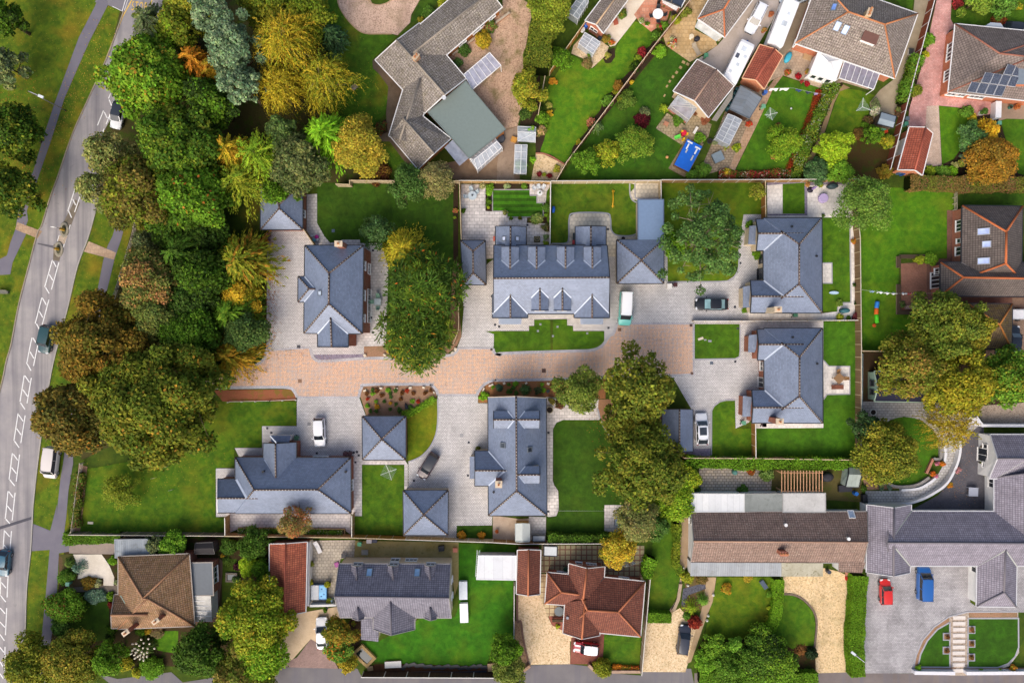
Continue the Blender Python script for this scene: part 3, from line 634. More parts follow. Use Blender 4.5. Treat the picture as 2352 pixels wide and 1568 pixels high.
def car(name,label,at,length,head,col,kind='car',roof=None,width=1.78,height=1.5,belt=0.98,gh=(.27,.41,.82,.96),wt=.77,cat='car',group=None,stripe=None,zref=0.8,glassc='20262c',sunroof=0,rails=False):
 """head: compass-style angle in degrees of the nose on the picture (0 = up, 90 = right)"""
 t,x,y=at.split();p=W(t,float(x),float(y),zref);ang=math.radians(90-head);e=thing(name,label,cat,(p.x,p.y,0),ang,group)
 L,hw=length,width/2;pm=paint(col);rf=paint(roof)if roof else pm;gl=glass(glassc,0.08);B=MB();X=lambda f:L/2-f*L
 rings=[]
 for f,w,h in BODY[kind]:
  z=belt*h;k=hw*w
  rings.append([Vector((X(f),a*k,c))for a,c in((.86,.22),(.97,.34),(1.0,.52),(.995,.6*z+.12),(.955,z-.07),(.86,z-.012),(.45,z+.03),(0,z+.04),(-.45,z+.03),(-.86,z-.012),(-.955,z-.07),(-.995,.6*z+.12),(-1.0,.52),(-.97,.34),(-.86,.22))])
 for r0,r1 in zip(rings,rings[1:]):
  for j in range(len(r0)-1):B.face([r0[j],r0[j+1],r1[j+1],r1[j]],pm,True)
 B.face(rings[0][::-1],pm);B.face(rings[-1],pm)
 f0,f1,f2,f3=gh;zb,zt=belt+.0,height;wb,wtp=hw*.87,hw*wt
 if stripe:
  for s in(-1,1):
   for(fa,fb)in((.04,.13),(.13,.26)):
    za,zc=[belt*np.interp(q,[a for a,_,_ in BODY[kind]],[c for _,_,c in BODY[kind]])+.075 for q in(fa,fb)]
    B.face([(X(fa),s*.3-.11,za),(X(fb),s*.3-.11,zc),(X(fb),s*.3+.11,zc),(X(fa),s*.3+.11,za)][::-1],paint(stripe))
 body=B.build('body',e,True)
 if kind!='van' or True:
  bt=[(f0,wb),(f3,wb)];tp=[(f1,wtp),(f2,wtp)]
  g=MB();A=lambda f,w,z:Vector((X(f),w,z))
  q=MB();q.face([A(f0,-wb*.86,zb),A(f0,wb*.86,zb),A(f1,wtp*.95,zt-.03),A(f1,-wtp*.95,zt-.03)],gl);q.build('windscreen',e,True)
  q=MB();q.face([A(f3,wb*.86,zb),A(f3,-wb*.86,zb),A(f2,-wtp*.93,zt-.03),A(f2,wtp*.93,zt-.03)],gl);q.build('rear_window',e,True)
  for s in(-1,1):
   q=MB();P=[A(f0,s*wb,zb-.02),A(f3,s*wb,zb-.02),A(f2,s*wtp,zt-.04),A(f1,s*wtp,zt-.04)];q.face(P if s<0 else P[::-1],gl);q.build('side_window',e,True)
  q=MB()
  for s in(-1,1):
   for fb_,ft_ in((f0,f1),(f3,f2),((f0+f3)/2+.03,(f1+f2)/2)):q.bar(A(fb_,s*wb*.99,zb-.03),A(ft_,s*wtp*1.0,zt-.03),.09,.07,pm)
  q.build('pillar',e,True)
  q=MB();N=9;rows=[]
  for i in range(N):
   u=i/(N-1);f=f1-.012+(f2+.02-f1+.012)*u;wk=wtp*(1.04-.10*abs(2*u-1)**3);zz=zt-.05*(2*u-1)**2
   rows.append([A(f,a*wk,zz-.05*abs(a)**2.5)for a in np.linspace(-1,1,9)])
  for r0,r1 in zip(rows,rows[1:]):
   for j in range(8):q.face([r0[j],r0[j+1],r1[j+1],r1[j]][::-1],rf,True)
  ro=[r[0]for r in rows]+rows[-1][1:]+[r[-1]for r in rows[::-1][1:]]+rows[0][::-1][1:-1]
  for a_,b_ in zip(ro,ro[1:]+ro[:1]):q.face([a_,b_,b_-Vector((0,0,.05)),a_-Vector((0,0,.05))],rf)
  q.build('roof',e,True)
  if sunroof:q=MB();q.box(X(f1+.04+sunroof*(f2-f1)),X(f1+.05),-wtp*.72,wtp*.72,zt-.02,zt+.012,glass('2a3038',.08));q.build('sunroof',e,True)
  if rails:
   for s in(-1,1):q=MB();q.tube([A(f1+.05,s*wtp*.92,zt+.02),A((f1+f2)/2,s*wtp*.95,zt+.06),A(f2-.03,s*wtp*.92,zt+.0)],.025,plain('2b2d30'),6);q.build('roof_rail',e,True)
 wr=.33 if kind!='van' else.35
 for fx in(.19 if kind!='van' else.17,.80):
  for s in(-1,1):wheel(e,X(fx),s*(hw-.1),wr)
 for s in(-1,1):
  q=MB();q.obox((X(.035),s*hw*.66,belt*.62),Vector((.10,-s*.06,0)),Vector((0,.17,0)),Vector((-.02,0,.07)),plain('dfe3e6',0.15,0.6));q.build('headlight',e,True)
  q=MB();q.obox((X(.985),s*hw*.76,belt*.8),Vector((.05,0,0)),Vector((0,.11,0)),Vector((0,0,.12)),plain('8e1414',0.2,0.6));q.build('tail_light',e,True)
  q=MB();q.obox((X(f0+.045),s*(hw+.1),belt+.05),Vector((.07,0,0)),Vector((0,.1,0)),Vector((0,0,.07)),pm);q.build('door_mirror',e,True)
 q=MB();q.box(L/2-.06,L/2+.03,-hw*.6,hw*.6,.3,.48,plain('26282b'));q.build('bumper',e,True)
 return e
#ground, roads, drives, lawns
G_LAWN=lawn('315c0a','4a720f','677c1c');G_DARK=lawn('244a08','365d0c','546a14',0.35);G_BRIGHT=lawn('366a08','55860e','6a8a14',0.4)
G_VERGE=lawn('3f600c','627412','8d761c',0.75,leaves=0.8);G_OLIVE=lawn('476208','677610','85781a',0.6)
G_STRIPE=lawn('306a0c','427c10','548414',0.2,stripe=0.34)
PAVE=paving(0.27,0.2,'c8c5c3','dfdcda','8c8987',0.03,dirt=0.1);PAVE_B=paving(0.25,0.17,'a3a2a6','b7b6b9','8a898c',0.012,dirt=0.35)
SLAB=paving(0.75,0.5,'e6dfd9','d3ccc6','a8a19a',0.03);SLAB_G=paving(0.6,0.45,'c9c5c3','d8d4d0','97938f',0.03)
SLAB_C=paving(0.6,0.6,'e4dac4','d6ccb8','9c9486',0.03);SLAB_W=paving(0.6,0.6,'ece7df','e0dbd3','bdb8b0',0.02)
LANE=herring();KERB=paving(0.22,0.2,'c6c4c6','b4b2b6','807e82',0.015,dirt=0.2);SETT=plain('a3a2a6',0.8)
ROAD=asphalt('8c888a','a29d9a','6a686d',streak=14);ROAD2=asphalt('76737a','807c80');FOOT=asphalt('6b6873','77747c')
MULCH=earth('7d5c47','b08e72','5a5a2c',0.25);SOIL=earth('2b2119','45362a','2f3a18',0.35);BARE=earth('4d3f2c','6a583c','3a4a18',0.6)
WOODLAND=earth('3a3820','55502c','3f5219',0.8);GRAVEL_P=gravel('c2a48f','d6b9a3','9c806d',7,0.35);GRAVEL_Y=gravel('d2b68e','e2cdaa','b0946c',6,0.22)
GRAVEL_Y2=gravel('cfb284','e0c8a0','ab9068',6,0.35);GRAVEL_S=gravel('7e7686','958d9a','66606e',7);GRAVEL_W=gravel('b9b0a4','d3ccc0','8d857a',6)
CONC=concrete();CONC_W=concrete('ded5c5','cdc3b1','9a917c',0.2);TERRA=paving(0.5,0.5,'c47a5c','d9a184','b08a74',0.02)
b=MB();b.poly([Vector((x,y,0))for x,y in((-1500,-1500),(1500,-1500),(1500,1500),(-1500,1500))],lawn('2e480c','445a10','60601a',0.5));structure('ground',b)
#west: verge, road, paths
ground('grass_verge','o0 -120 -120 330 -120 330 560 300 760 140 1000 160 1220 150 1400 120 1700 -120 1700',1,G_VERGE)
ground('woodland_floor','a1 1150 -300 b1 640 -300 700 1100 1200 1600 b2 100 150 75 1568 b3 0 240 a3 2000 350 1500 700 700 1080 a2 985 1200 1180 460 1000 300 700 300 a1 700 1500 900 700',2,WOODLAND)
ground('lawn','a2 1400 100 2280 100 b2 80 300 130 560 135 1568 b3 130 120 90 210 0 250 a3 1890 300 1700 0 a2 1900 900 1700 600',3,lawn('27400a','38500c','655216',0.7))
road_w='a1 1165 -40 1080 105 950 480 780 860 640 1170 505 1560 a2 440 290 370 520 330 600 255 880 165 1230 100 1568 a3 60 200 20 390 -60 700 -260 1600 a4 -400 1700'
ground('road',road_w+' a4 195 1700 220 1200 235 750 270 410 285 150 a3 300 1380 365 830 450 300 a2 530 1480 600 1220 680 880 770 640 845 365 870 200 a1 880 1200 1080 850 1300 400 1480 -40',3,ROAD)
ground('road_junction','a1 870 -40 1480 -40 1450 130 1085 105 940 45 830 20',2,ROAD2)
ribbon('kerb','a1 1085 105 950 480 780 860 640 1170 505 1560 a2 440 290 370 520 330 600 255 880 165 1230 100 1568 a3 60 200 20 390 -60 700',0.16,0.1,concrete('9d9180','8a8070'))
ribbon('kerb','a4 195 1700 222 1200 237 750 272 410 287 150 a3 302 1380 368 830 453 300 a2 533 1480 603 1220 683 880 773 640 848 365 875 180',0.16,0.1,concrete('a9a59c','97938a'))
ground('footpath','a1 870 -40 930 -20 945 45 780 370 565 860 450 1220 330 1568 a2 235 400 245 480 150 480 180 300 240 100 a1 285 1520 390 1170 480 900 690 330 830 60',4,FOOT)
ground('footpath','a2 150 470 245 480 230 520 225 610 110 850 90 955 -60 965 -60 850 60 790 90 680 135 560',4,FOOT)
ground('crossing_paving','a2 150 498 370 578 328 640 133 562',5,paving(0.6,0.6,'b59a7c','a88c70','84705c',0.02))
ground('footpath','a2 1035 455 1115 450 1060 650 1000 830 960 1000 885 1300 a3 640 700 640 1100 600 1330 580 1568 a4 555 300 605 350 605 415 515 430 500 750 445 1210 420 1700 340 1700 360 1210 400 800 435 400 270 412 285 170 440 232 500 0 a3 495 1560 530 1230 555 1080 600 700 a2 815 1285 860 1060 905 830 940 710 985 620',4,FOOT)
ground('crossing_paving','a2 775 665 1015 765 1000 826 735 757',5,paving(0.6,0.6,'bfa58a','b1967c','8c7862',0.02))
ground('driveway','a4 605 350 890 335 1005 330 1005 440 605 430',4,concrete('8d8078','9a8c80'))
ground('driveway','a4 640 440 890 440 960 540 1000 640 995 715 905 712 905 650 780 640 680 655 690 560',5,CONC_W)
ground('path','a4 570 770 600 730 760 722 905 712 1050 712 1050 775 900 770 740 768 640 770',4,concrete('6d6458','7b7164'))
ground('front_garden_soil','a4 510 440 640 440 690 560 680 655 905 650 905 712 760 722 600 730 520 700',3,BARE)
ground('lawn','a4 740 800 950 840 955 950 960 1180 700 1230 600 1150 610 1030 730 950',3,G_DARK)
ground('lawn','a4 1380 1110 1560 1110 1560 1310 1380 1280 1340 1200',3,G_BRIGHT)
ground('garden_soil','a4 560 420 1900 280 b4 160 300 200 1440 a4 1500 1420 a4 1040 1460 440 1210',2,earth('332a1c','4c4028','2f4212',0.9))
ground('patio','a4 1560 1090 1900 1030 1960 500 1900 470 1660 470 1660 1060',3,concrete('5f4a40','6d574a'))
ground('lawn','a4 1950 480 b4 -130 480 -80 760 a4 2100 1000 1940 1000',3,lawn('304e0c','446010','686a20',0.5))
ground('side_road','a4 850 1480 1030 1530 1500 1470 1600 1560 b4 170 1440 400 1425 930 1440 960 1500 c4 0 1480 240 1410 590 1400 760 1420 820 1470 1220 1500 1225 1465 1600 1470 1600 1440 1650 1440 1700 1700 o0 1600 1700 600 1700 340 1640',3,asphalt('6d6a6c','7b7777',streak=90))
ground('side_road','o0 1595 1700 1595 1545 1900 1541 2000 1545 2110 1546 2500 1546 2500 1700',4,asphalt('6f6663','7f7672',streak=90))
#road markings
MARK=plain('e6e6e4',0.7,0.2,0.0,0.2);YEL=plain('d9b45a',0.7,0.2)
def mark(s,w=0.13,m=None,name='road_marking',lv=5):
 P=pts(s);b=MB();A,B=offsets(P,w/2),offsets(P,-w/2);u=Vector((0,0,lv*LV))
 for i in range(len(P)-1):b.face([B[i]+u,B[i+1]+u,A[i+1]+u,A[i]+u],m or MARK)
 structure(name,b)
LWm=0.14
for s in('a2 667 178 595 402','a2 728 195 655 410','a2 617 522 556 720','a2 520 612 503 678','a2 460 830 393 1065','a2 517 850 452 1088','a2 368 1158 310 1385','a2 430 1175 370 1402','a2 282 1508 268 1568 a3 235 230','a3 340 25 295 248','a3 214 330 177 560','a3 276 352 238 574','a3 160 662 124 900','a3 222 680 184 922','a3 110 1010 81 1240','a3 173 1022 144 1258','a3 72 1342 50 1568 a4 46 125','a3 134 1356 112 1568 a4 108 142','a4 40 228 28 395','a4 102 234 88 420','a4 8 640 4 800','a4 73 612 64 815','a4 60 908 50 1145','a4 46 1247 42 1480','a1 908 970 855 1100','a1 967 1000 930 1090','a1 970 820 952 865','a1 1025 868 1010 892','a1 912 1130 880 1230'):
 mark(s,LWm)
for s in('a2 674 182 702 236','a2 638 297 664 350','a2 602 400 628 460','a2 468 842 494 890','a2 433 955 464 1008','a2 400 1068 432 1122','a2 372 1160 407 1222','a2 345 1277 376 1332','a2 320 1385 350 1442','a2 290 1510 324 1566','a3 266 125 298 182','a3 240 230 274 290','a3 220 333 260 392','a3 202 455 243 514','a3 180 568 220 627','a3 165 675 204 731','a3 147 795 186 850','a3 128 904 169 962','a3 118 1018 157 1072','a3 103 1135 144 1188','a3 87 1242 131 1296','a3 78 1345 117 1397','a3 66 1470 106 1522','a4 52 130 88 170','a4 45 236 86 284','a4 36 355 75 402','a4 12 682 54 733','a4 4 795 52 855','a4 2 906 46 957','a4 0 1028 44 1076','a4 0 1137 40 1193','a4 0 1250 36 1296','a4 0 1375 30 1424','a4 0 1480 30 1524','a1 957 875 982 934','a1 914 982 940 1035'):
 mark(s,0.16)
mark('a1 1168 -20 1075 150 942 485',0.16,YEL);mark('a1 935 487 980 512',0.12,YEL);mark('a1 1340 -20 1320 45',0.12,YEL)
mark('a1 1112 -40 1072 98',0.1);mark('a1 1135 -40 1090 95',0.08);mark('a1 985 58 1075 102',0.08)
def road_text(txt,t,x,y,ang,size,m):
 cu=bpy.data.curves.new('road_lettering','FONT');cu.body=txt;cu.size=size;cu.space_character=1.25
 o=bpy.data.objects.new('road_lettering',cu);SC.collection.objects.link(o);o.location=W(t,x,y,0);o.location.z=5*LV
 o.rotation_euler=(0,0,math.radians(ang));o.scale=(0.72,1.75,1);cu.materials.append(m);o['kind']='structure'
road_text('STOP','a1',1150,92,-6,1.15,YEL)
ground('tarmac_patch','a4 -100 215 0 195 275 110 275 135 0 222 -100 245',4,asphalt('4f4e55','5a5960'))
ground('tarmac_patch','a2 330 680 480 705 480 730 330 690',4,asphalt('5a585c','66646a'))
ground('refuge_surface','a2 660 300 700 330 640 480 610 560 530 545 570 470',4,concrete('6e6458','7b7264','4a4a2c',0.6))
ground('refuge_surface','a2 520 615 590 620 565 690 500 680',5,paving(0.3,0.3,'b9a894','ab9a86','8e8070'))
ground('refuge_surface','a2 470 690 550 700 520 840 465 830',4,concrete('6e6458','7b7264','4a4a2c',0.6))
#private lane and its grey drives
ground('driveway','b2 155 560 455 565 560 700 900 760 1060 1480 b3 990 40 990 145 545 150 515 85 128 110 b2 133 1568 137 760',4,PAVE)
ground('driveway','b2 1835 1040 2130 815 2130 1568 b3 2115 95 1800 92 b2 1840 1500 1860 1250',4,PAVE)
ground('driveway','c2 900 800 1440 690 1445 1025 1600 1020 1960 1015 2040 960 2066 880 2070 680 2100 430 2290 430 2290 1568 c3 2290 560 2180 560 2160 740 2040 795 2035 548 1900 552 1830 640 1822 970 1660 975 1660 640 1480 330 1672 325 c2 1672 1375 990 1380 960 1480 c3 890 60 c2 890 1450 615 1450 615 1405 565 1400 565 1345 275 1350 275 1405 230 1405 230 1450 -240 1450 -240 1280 900 1280',4,PAVE)
ground('driveway','b3 398 525 945 525 1005 690 975 720 975 1090 940 1060 400 1050 95 1050 95 775 398 775',4,PAVE)
ground('driveway','b3 1632 505 1985 500 1985 575 2075 575 2200 1500 b4 2110 100 2108 185 1798 190 1795 295 1330 295 b3 1375 1300 1375 1085 1470 1050 1560 960 1615 850 1632 720',4,PAVE)
ground('lane','o0 430 852 a3 1850 285 2100 270 2230 245 2310 190 b3 128 112 330 112 515 90 530 150 565 195 660 205 1000 182 1250 178 1690 160 1775 140 1812 96 2115 96 2135 140 2190 152 c3 0 138 600 118 780 110 870 70 930 -10 c2 970 1470 1000 1385 1668 1385 c3 1670 325 1380 330 900 345 600 358 0 372 b3 2120 372 2040 410 1990 470 1978 502 1632 502 1620 460 1580 418 1520 410 1020 412 965 440 940 522 402 522 375 470 310 436 0 436 a3 1860 440 o0 430 890',5,LANE)
for s in('a3 1850 285 2100 272 2230 246 2310 190 2335 110','b3 515 90 530 150 565 195 660 205 1000 182 1250 178 1690 160 1775 140 1812 96','b3 2115 96 2135 140 2190 152 c3 0 138 600 118 780 110 870 70 930 -10 c2 970 1470 1000 1385','c3 1500 338 1380 332 900 347 600 360 0 374 b3 2120 374 2040 412 1990 472 1978 502','b3 1632 502 1620 460 1580 418 1520 410 1020 412 965 440 940 522','b3 402 522 375 470 310 436 0 436 a3 1860 440'):
 ribbon('kerb',s,0.42,0.03,KERB)
ribbon('kerb','c2 1000 1385 1668 1385',0.3,0.025,KERB,False);ribbon('kerb','c2 1672 1385 c3 1672 322 1480 330',0.3,0.025,KERB,False)
ribbon('kerb','b3 128 112 515 88',0.3,0.025,KERB,False);ribbon('kerb','b3 1812 94 2112 94',0.3,0.025,KERB,False);ribbon('kerb','b3 402 522 942 522',0.3,0.025,KERB,False);ribbon('kerb','b3 1632 502 1978 502',0.3,0.025,KERB,False)
#gardens of the new houses
ground('slate_chip_bed','b3 545 150 985 145 985 178 650 205 570 190',6,GRAVEL_S)
ground('mulch_bed','b3 985 80 1160 70 1240 175 990 180',5,MULCH)
ground('patio','b2 485 255 582 250 575 500 640 620 690 678 790 670 790 650 950 650 955 680 1140 685 1200 900 1180 1568 b3 1150 72 850 80 b2 840 700 540 700 485 570',5,SLAB_G)
ground('lawn','b2 575 160 1770 155 1770 850 1720 1530 1180 1530 1200 880 1140 685 955 682 950 652 790 652 690 680 640 622 575 505',5,G_DARK)
ground('flower_bed','b2 1768 155 1812 155 1812 850 1768 860',6,SOIL)
ground('flower_bed','b2 1720 1530 1700 1000 1812 850 1820 1250 1840 1500 b3 1790 90 1690 160 1250 175',4,MULCH)
ground('patio','b2 1838 165 2050 168 2050 400 2240 405 2240 460 c2 345 460 205 505 410 510 408 700 0 705 b2 2130 815 2050 820 1838 670',5,SLAB)
ground('patio','c2 235 165 412 150 412 328 300 328 300 262 235 262',6,SLAB)
ground('flower_bed','b2 2050 155 2352 155 c2 235 165 235 215 b2 2112 215 2108 405 2050 400',6,SOIL)
ground('flower_bed','c2 352 328 412 328 412 505 210 505 215 460 352 455',6,SOIL)
ground('striped_lawn','b2 2118 222 2330 222 c2 235 222 235 265 298 270 298 330 350 332 350 450 42 452 42 405 b2 2245 402 2118 402',7,G_STRIPE)
for s in('b2 2112 402 2112 215 c2 236 215','c2 236 265 300 265 300 330 355 330 355 455 38 455 38 404 b2 2112 404'):ribbon('edging',s,0.16,0.06,plain('9d9a98',0.8),False)
ground('patio','c2 585 520 590 450 630 422 900 420 940 450 945 560 980 612 1060 625 1180 615 1185 655 1000 660 1000 800 915 800 640 705 425 705 425 685 545 685 578 640',5,SLAB_C)
ground('patio','c2 1115 150 1390 150 1390 305 1185 330 1130 300 1115 250',5,SLAB_C)
ground('lawn','c2 430 155 1110 155 1112 250 1130 300 1182 332 1182 590 1140 612 1060 618 985 605 948 560 940 460 900 420 630 418 585 450 578 640 540 682 428 682',6,lawn('365e0a','547410','7e821c',0.6),True)
ribbon('edging','c2 430 686 545 684 578 645 582 470 630 420 900 420 942 465 948 560 985 608 1060 620 1140 614 1184 590',0.2,0.05,SETT);ribbon('edging','c2 1112 155 1114 250 1135 305 1182 330',0.2,0.05,SETT);ribbon('edging','c2 1158 155 1160 270 1190 292 1365 292',0.2,0.05,SETT)
ground('lawn','c2 1395 155 2285 150 2280 430 2110 430 2070 680 2065 880 2035 955 1960 1012 1445 1020 1445 690 1412 670 1412 300',5,lawn('446a0a','607a10','8b821c',0.6))
ribbon('edging','c2 2068 680 2066 880 2038 958 1960 1014 1600 1020 1445 1022',0.2,0.05,SETT)
ground('patio','d2 100 160 445 160 445 175 860 165 860 470 590 460 105 470',5,SLAB_W)
ground('lawn','d2 238 152 430 152 432 425 238 425',6,lawn('356208','507a0e','5e7e12',0.3));ground('gravel_bed','d2 430 152 455 175 455 440 110 440 110 428 432 425',6,GRAVEL_S);ground('gravel_bed','d2 100 145 860 145 860 165 445 176 432 152 100 176',6,GRAVEL_S)
ground('patio','d2 820 440 862 440 880 1230 870 1350 -60 1355 -60 1295 590 1295 720 1280 720 1205 835 1205',5,SLAB_W)
ground('lawn','d2 585 458 822 458 830 1200 715 1205 715 1280 588 1280',6,lawn('326208','517a0e','677e14',0.35));ground('patio','d2 585 858 665 858 668 1030 585 1030',7,SLAB_W)
ribbon('edging','d2 585 856 668 856 670 1032 585 1032',0.16,0.05,SETT,False);ribbon('edging','d2 826 458 834 1202 718 1204 718 1282',0.16,0.05,SETT,False)
ground('drive_strip','c2 2075 1385 2290 1385 2290 1568 c3 2290 560 2040 550 2000 300 2075 200',5,PAVE)
ground('lawn','c2 1678 1390 2075 1390 c3 2075 120 2070 165 2035 182 1680 186',6,G_LAWN);ribbon('edging','c2 2078 1385 c3 2078 120 2072 168 2035 186 1678 190',0.18,0.05,SETT,False)
ground('patio','d2 0 1365 595 1365 595 1568 d3 595 790 -5 795 -5 745 580 745',5,SLAB_W)
ground('lawn','d2 595 1370 878 1370 882 1568 d3 880 -60 872 1050 5 1052 5 795 598 790 598 540 625 497 822 492 822 252 640 250 598 205',6,lawn('30620a','477a10','5f8016',0.3))
ground('patio','d3 595 195 640 252 822 254 822 492 625 495 597 530',7,SLAB_W);ribbon('edging','d3 598 200 640 250 824 252 824 494 625 497 598 540',0.16,0.05,SETT,False)
ground('lawn','c3 1828 640 1850 600 1900 560 1960 548 2035 548 2035 795 2182 795 2182 1050 1826 1048',6,lawn('36640a','54780e','82801a',0.5));ribbon('edging','c3 1826 1045 1828 640 1850 598 1900 560 1960 546 2035 546',0.18,0.05,SETT,False)
ground('gravel_strip','c3 1600 972 1818 972 1818 1045 1580 1045',5,GRAVEL_S)
ground('lawn','b3 2125 -5 2200 0 c2 -150 1452 230 1452 232 1408 278 1405 278 1352 418 1352 418 1568 c3 418 118 0 132 b3 2190 140 2130 120',6,G_LAWN);ground('lawn','c2 440 1352 565 1352 565 1405 615 1408 618 1452 890 1452 c3 890 60 800 100 440 116',6,G_LAWN)
ground('lawn','b2 2125 1456 2352 1452 c2 150 1452 150 1568 c3 150 130 b3 2190 142 2140 130 2122 90',5,G_LAWN)
ground('lawn','a3 1900 560 2352 560 b3 395 562 392 770 92 775 92 960 60 965 a3 2050 960 2050 1120 1890 1145 1885 1568 a4 1890 110 1965 130 1965 250 700 245 750 -100 a3 760 1150 1600 1000',5,lawn('325e08','54720e','7c7a18',0.6))
ground('flower_bed','a3 690 1110 765 1130 720 1568 a4 700 245 620 250 640 0 a3 650 1500',6,MULCH)
ground('flower_bed','a3 1870 460 2352 455 b3 350 452 385 500 392 550 a3 2352 556 1950 560',6,earth('7d4a34','a5694a','6d6a24',0.6))
ground('patio','a3 2295 775 2352 775 b3 105 900 105 1050 -100 1060 a3 2055 965 2295 965',6,PAVE);ground('patio','a3 1890 1145 2060 1145 2060 1568 a4 1970 110 1892 112',6,PAVE)
ground('patio','a4 1980 80 b4 870 80 870 265 800 215 -110 215 a4 2010 250',6,SLAB_G)
ground('patio','b3 870 1060 1340 1068 1370 1110 1370 1340 1340 1340 1340 1112 968 1112 968 1560 b4 968 105 905 105 870 80',6,SLAB_G)
ground('lawn','b3 970 1114 1338 1114 1338 1340 1330 1568 b4 1335 270 900 268 905 106 968 105 b3 968 1562',7,lawn('325e0a','51720f','797c18',0.55))
ground('mulch_bed','b3 958 525 945 480 985 432 1040 418 1520 416 1580 425 1615 470 1625 520 1360 690 1010 688',6,MULCH)
ground('lawn','b3 1622 525 1632 560 1628 720 1612 840 1560 950 1480 1035 1375 1082 1365 690 1440 640',6,lawn('557008','717c0e','8f801a',0.5));ribbon('edging','b3 1632 530 1634 700 1618 840 1566 955 1484 1040 1375 1088',0.2,0.05,SETT)
ground('mulch_bed','b3 1985 505 2010 440 2060 395 2130 378 c3 0 376 560 362 900 350 900 535 380 520 0 510 b3 2070 520 2070 570 1988 572',6,earth('7a4e34','ab7850','6a6a2c',0.3))
ground('mulch_bed','c3 840 540 1000 540 1000 900 890 780 850 690 832 620',6,earth('8a644a','ab8464','5a5a2c',0.4))
ground('patio','c3 378 520 840 535 835 620 855 720 530 720 470 745 440 800 438 1250 450 1290 485 1340 492 1500 470 1560 400 1568 c4 380 100 c3 375 1568',6,SLAB)
ground('lawn','c3 442 800 465 752 525 722 858 722 895 790 940 900 1300 1000 1310 1568 c4 1290 300 900 270 390 340 385 120 470 110 494 60 c3 494 1350 450 1280',5,G_DARK)
ribbon('edging','c3 832 622 855 720 895 795 940 860',0.25,0.06,SETT)
ground('patio','c4 890 8 1290 8 1290 265 890 262',7,SLAB)
ground('patio','b4 2115 100 2352 130 c4 380 115 375 335 0 320 b4 2115 300',6,concrete('b9a692','a89683','8a7866',0.4));ground('patio','c4 230 110 378 115 375 325 230 322',7,SLAB_G)
ground('lawn','b4 1800 190 2105 192 2105 300 1798 300',7,G_DARK)
#north: gravel house and its neighbours
ground('gravel_drive','b1 750 -60 770 60 830 160 920 255 1000 295 1120 300 1230 298 1280 310 1390 200 1400 130 1510 -60 1270 -60 1200 20 1120 45 1060 35 1010 -60',3,GRAVEL_P)
ribbon('edging','b1 752 -20 770 60 830 160 920 255 1000 296 1120 300 1230 300',0.15,0.05,concrete('b59a78','a58a6a'));ribbon('edging','b1 1000 -20 1060 36 1120 46 1190 28 1250 -20',0.15,0.05,concrete('b59a78','a58a6a'))
ground('lawn','b1 640 -60 750 -60 770 60 830 160 920 255 1000 295 1230 298 1275 320 1060 520 1060 600 1120 650 1190 720 1200 800 1170 1000 1060 1120 1030 1180 1100 1240 1220 1240 1440 1480 900 1500 700 1100',3,lawn('305a08','476e0e','776a18',0.6,leaves=0.5))
ground('lawn','b1 1395 190 1510 -60 1740 -60 1420 195',3,G_DARK)
ground('path','b1 1060 530 1100 500 1340 810 1210 1190 1460 1500 1390 1480 1210 1240 1040 1240 1030 1180 1190 1160 1180 1000 1200 760 1120 650 1065 600',4,concrete('6a5c4c','584c40','3f4226',0.5))
ground('flower_bed','b1 1040 1180 1080 1110 1180 1040 1195 1160 1120 1185',5,SOIL)
ground('gravel_yard','b1 2200 -60 2560 -60 c1 180 0 c1 270 60 240 200 200 420 190 600 180 900 130 1110 b1 2330 1130 2220 1130 1940 790 1700 480 2200 60',3,gravel('b3937a','c9ab90','8f705b',7,0.7))
ground('concrete_yard','b1 1480 1470 1900 1390 2225 1130 2340 1100 2352 1568 b2 2352 120 1800 130 1450 30',3,concrete('7a6450','8c755e','4a4030',0.5))
ground('driveway','c1 0 1160 130 1105 100 1568 c2 240 130 -50 130 -50 0',4,concrete('8a7664','9a8672','5a4a3a',0.4))
ground('flower_bed','c1 180 880 330 640 320 1000 470 980 400 1090 340 1340 290 1340 280 1100 150 1100',4,SOIL)
ground('gravel_bed','c1 290 1345 345 1345 540 1440 470 1568 c2 460 130 250 130',5,GRAVEL_Y2);ribbon('edging','c1 290 1345 350 1345 440 1380 545 1445',0.2,0.12,bricks())
ground('lawn','c1 1150 190 1310 290 1290 400 1160 470 1130 600 1000 730 960 800 880 850 850 970 740 1080 740 1140 620 1280 600 1340 535 1420 420 1350 330 1340 370 1200 370 1090 465 960 440 940 390 850 400 760 470 650 590 480 780 600 870 500 900 555 960 540 990 440 1040 330',4,lawn('3c700a','5b820f','888c1e',0.7),True)
ground('flower_bed','c1 870 500 900 440 980 420 985 500 950 550 900 555',5,SOIL);ground('flower_bed','c1 1310 290 1420 380 760 1180 560 1430 535 1420 620 1270 740 1130 850 960 960 800 1130 600 1180 460 1290 400',3,SOIL)
ground('patio','c1 600 470 720 520 780 600 900 490 930 410 860 360 720 290 620 400',5,gravel('c9b08c','d8c4a4','ab9470',6))
ground('patio','c1 880 290 1110 -60 1330 -60 1150 190 1040 330 985 400 940 410',5,concrete('cfc2ac','ddd2bf','a89a80',0.25));ground('patio','c1 1150 130 1290 -60 1480 30 1440 180 1300 280 1200 200',6,TERRA)
ground('patio','c1 1560 -60 1830 -60 1700 170 1680 260 1860 350 1880 400 1640 545 1430 400 1400 300',4,paving(0.6,0.6,'bb9c6c','cdb083','8c7450',0.025))
ground('lawn','c1 1420 400 1620 530 1600 620 1490 800 1470 900 1400 1020 1340 1120 1560 1270 1460 1480 1580 1568 c2 500 130 c1 760 1180 1180 680',3,lawn('245208','36640c','567212',0.45))
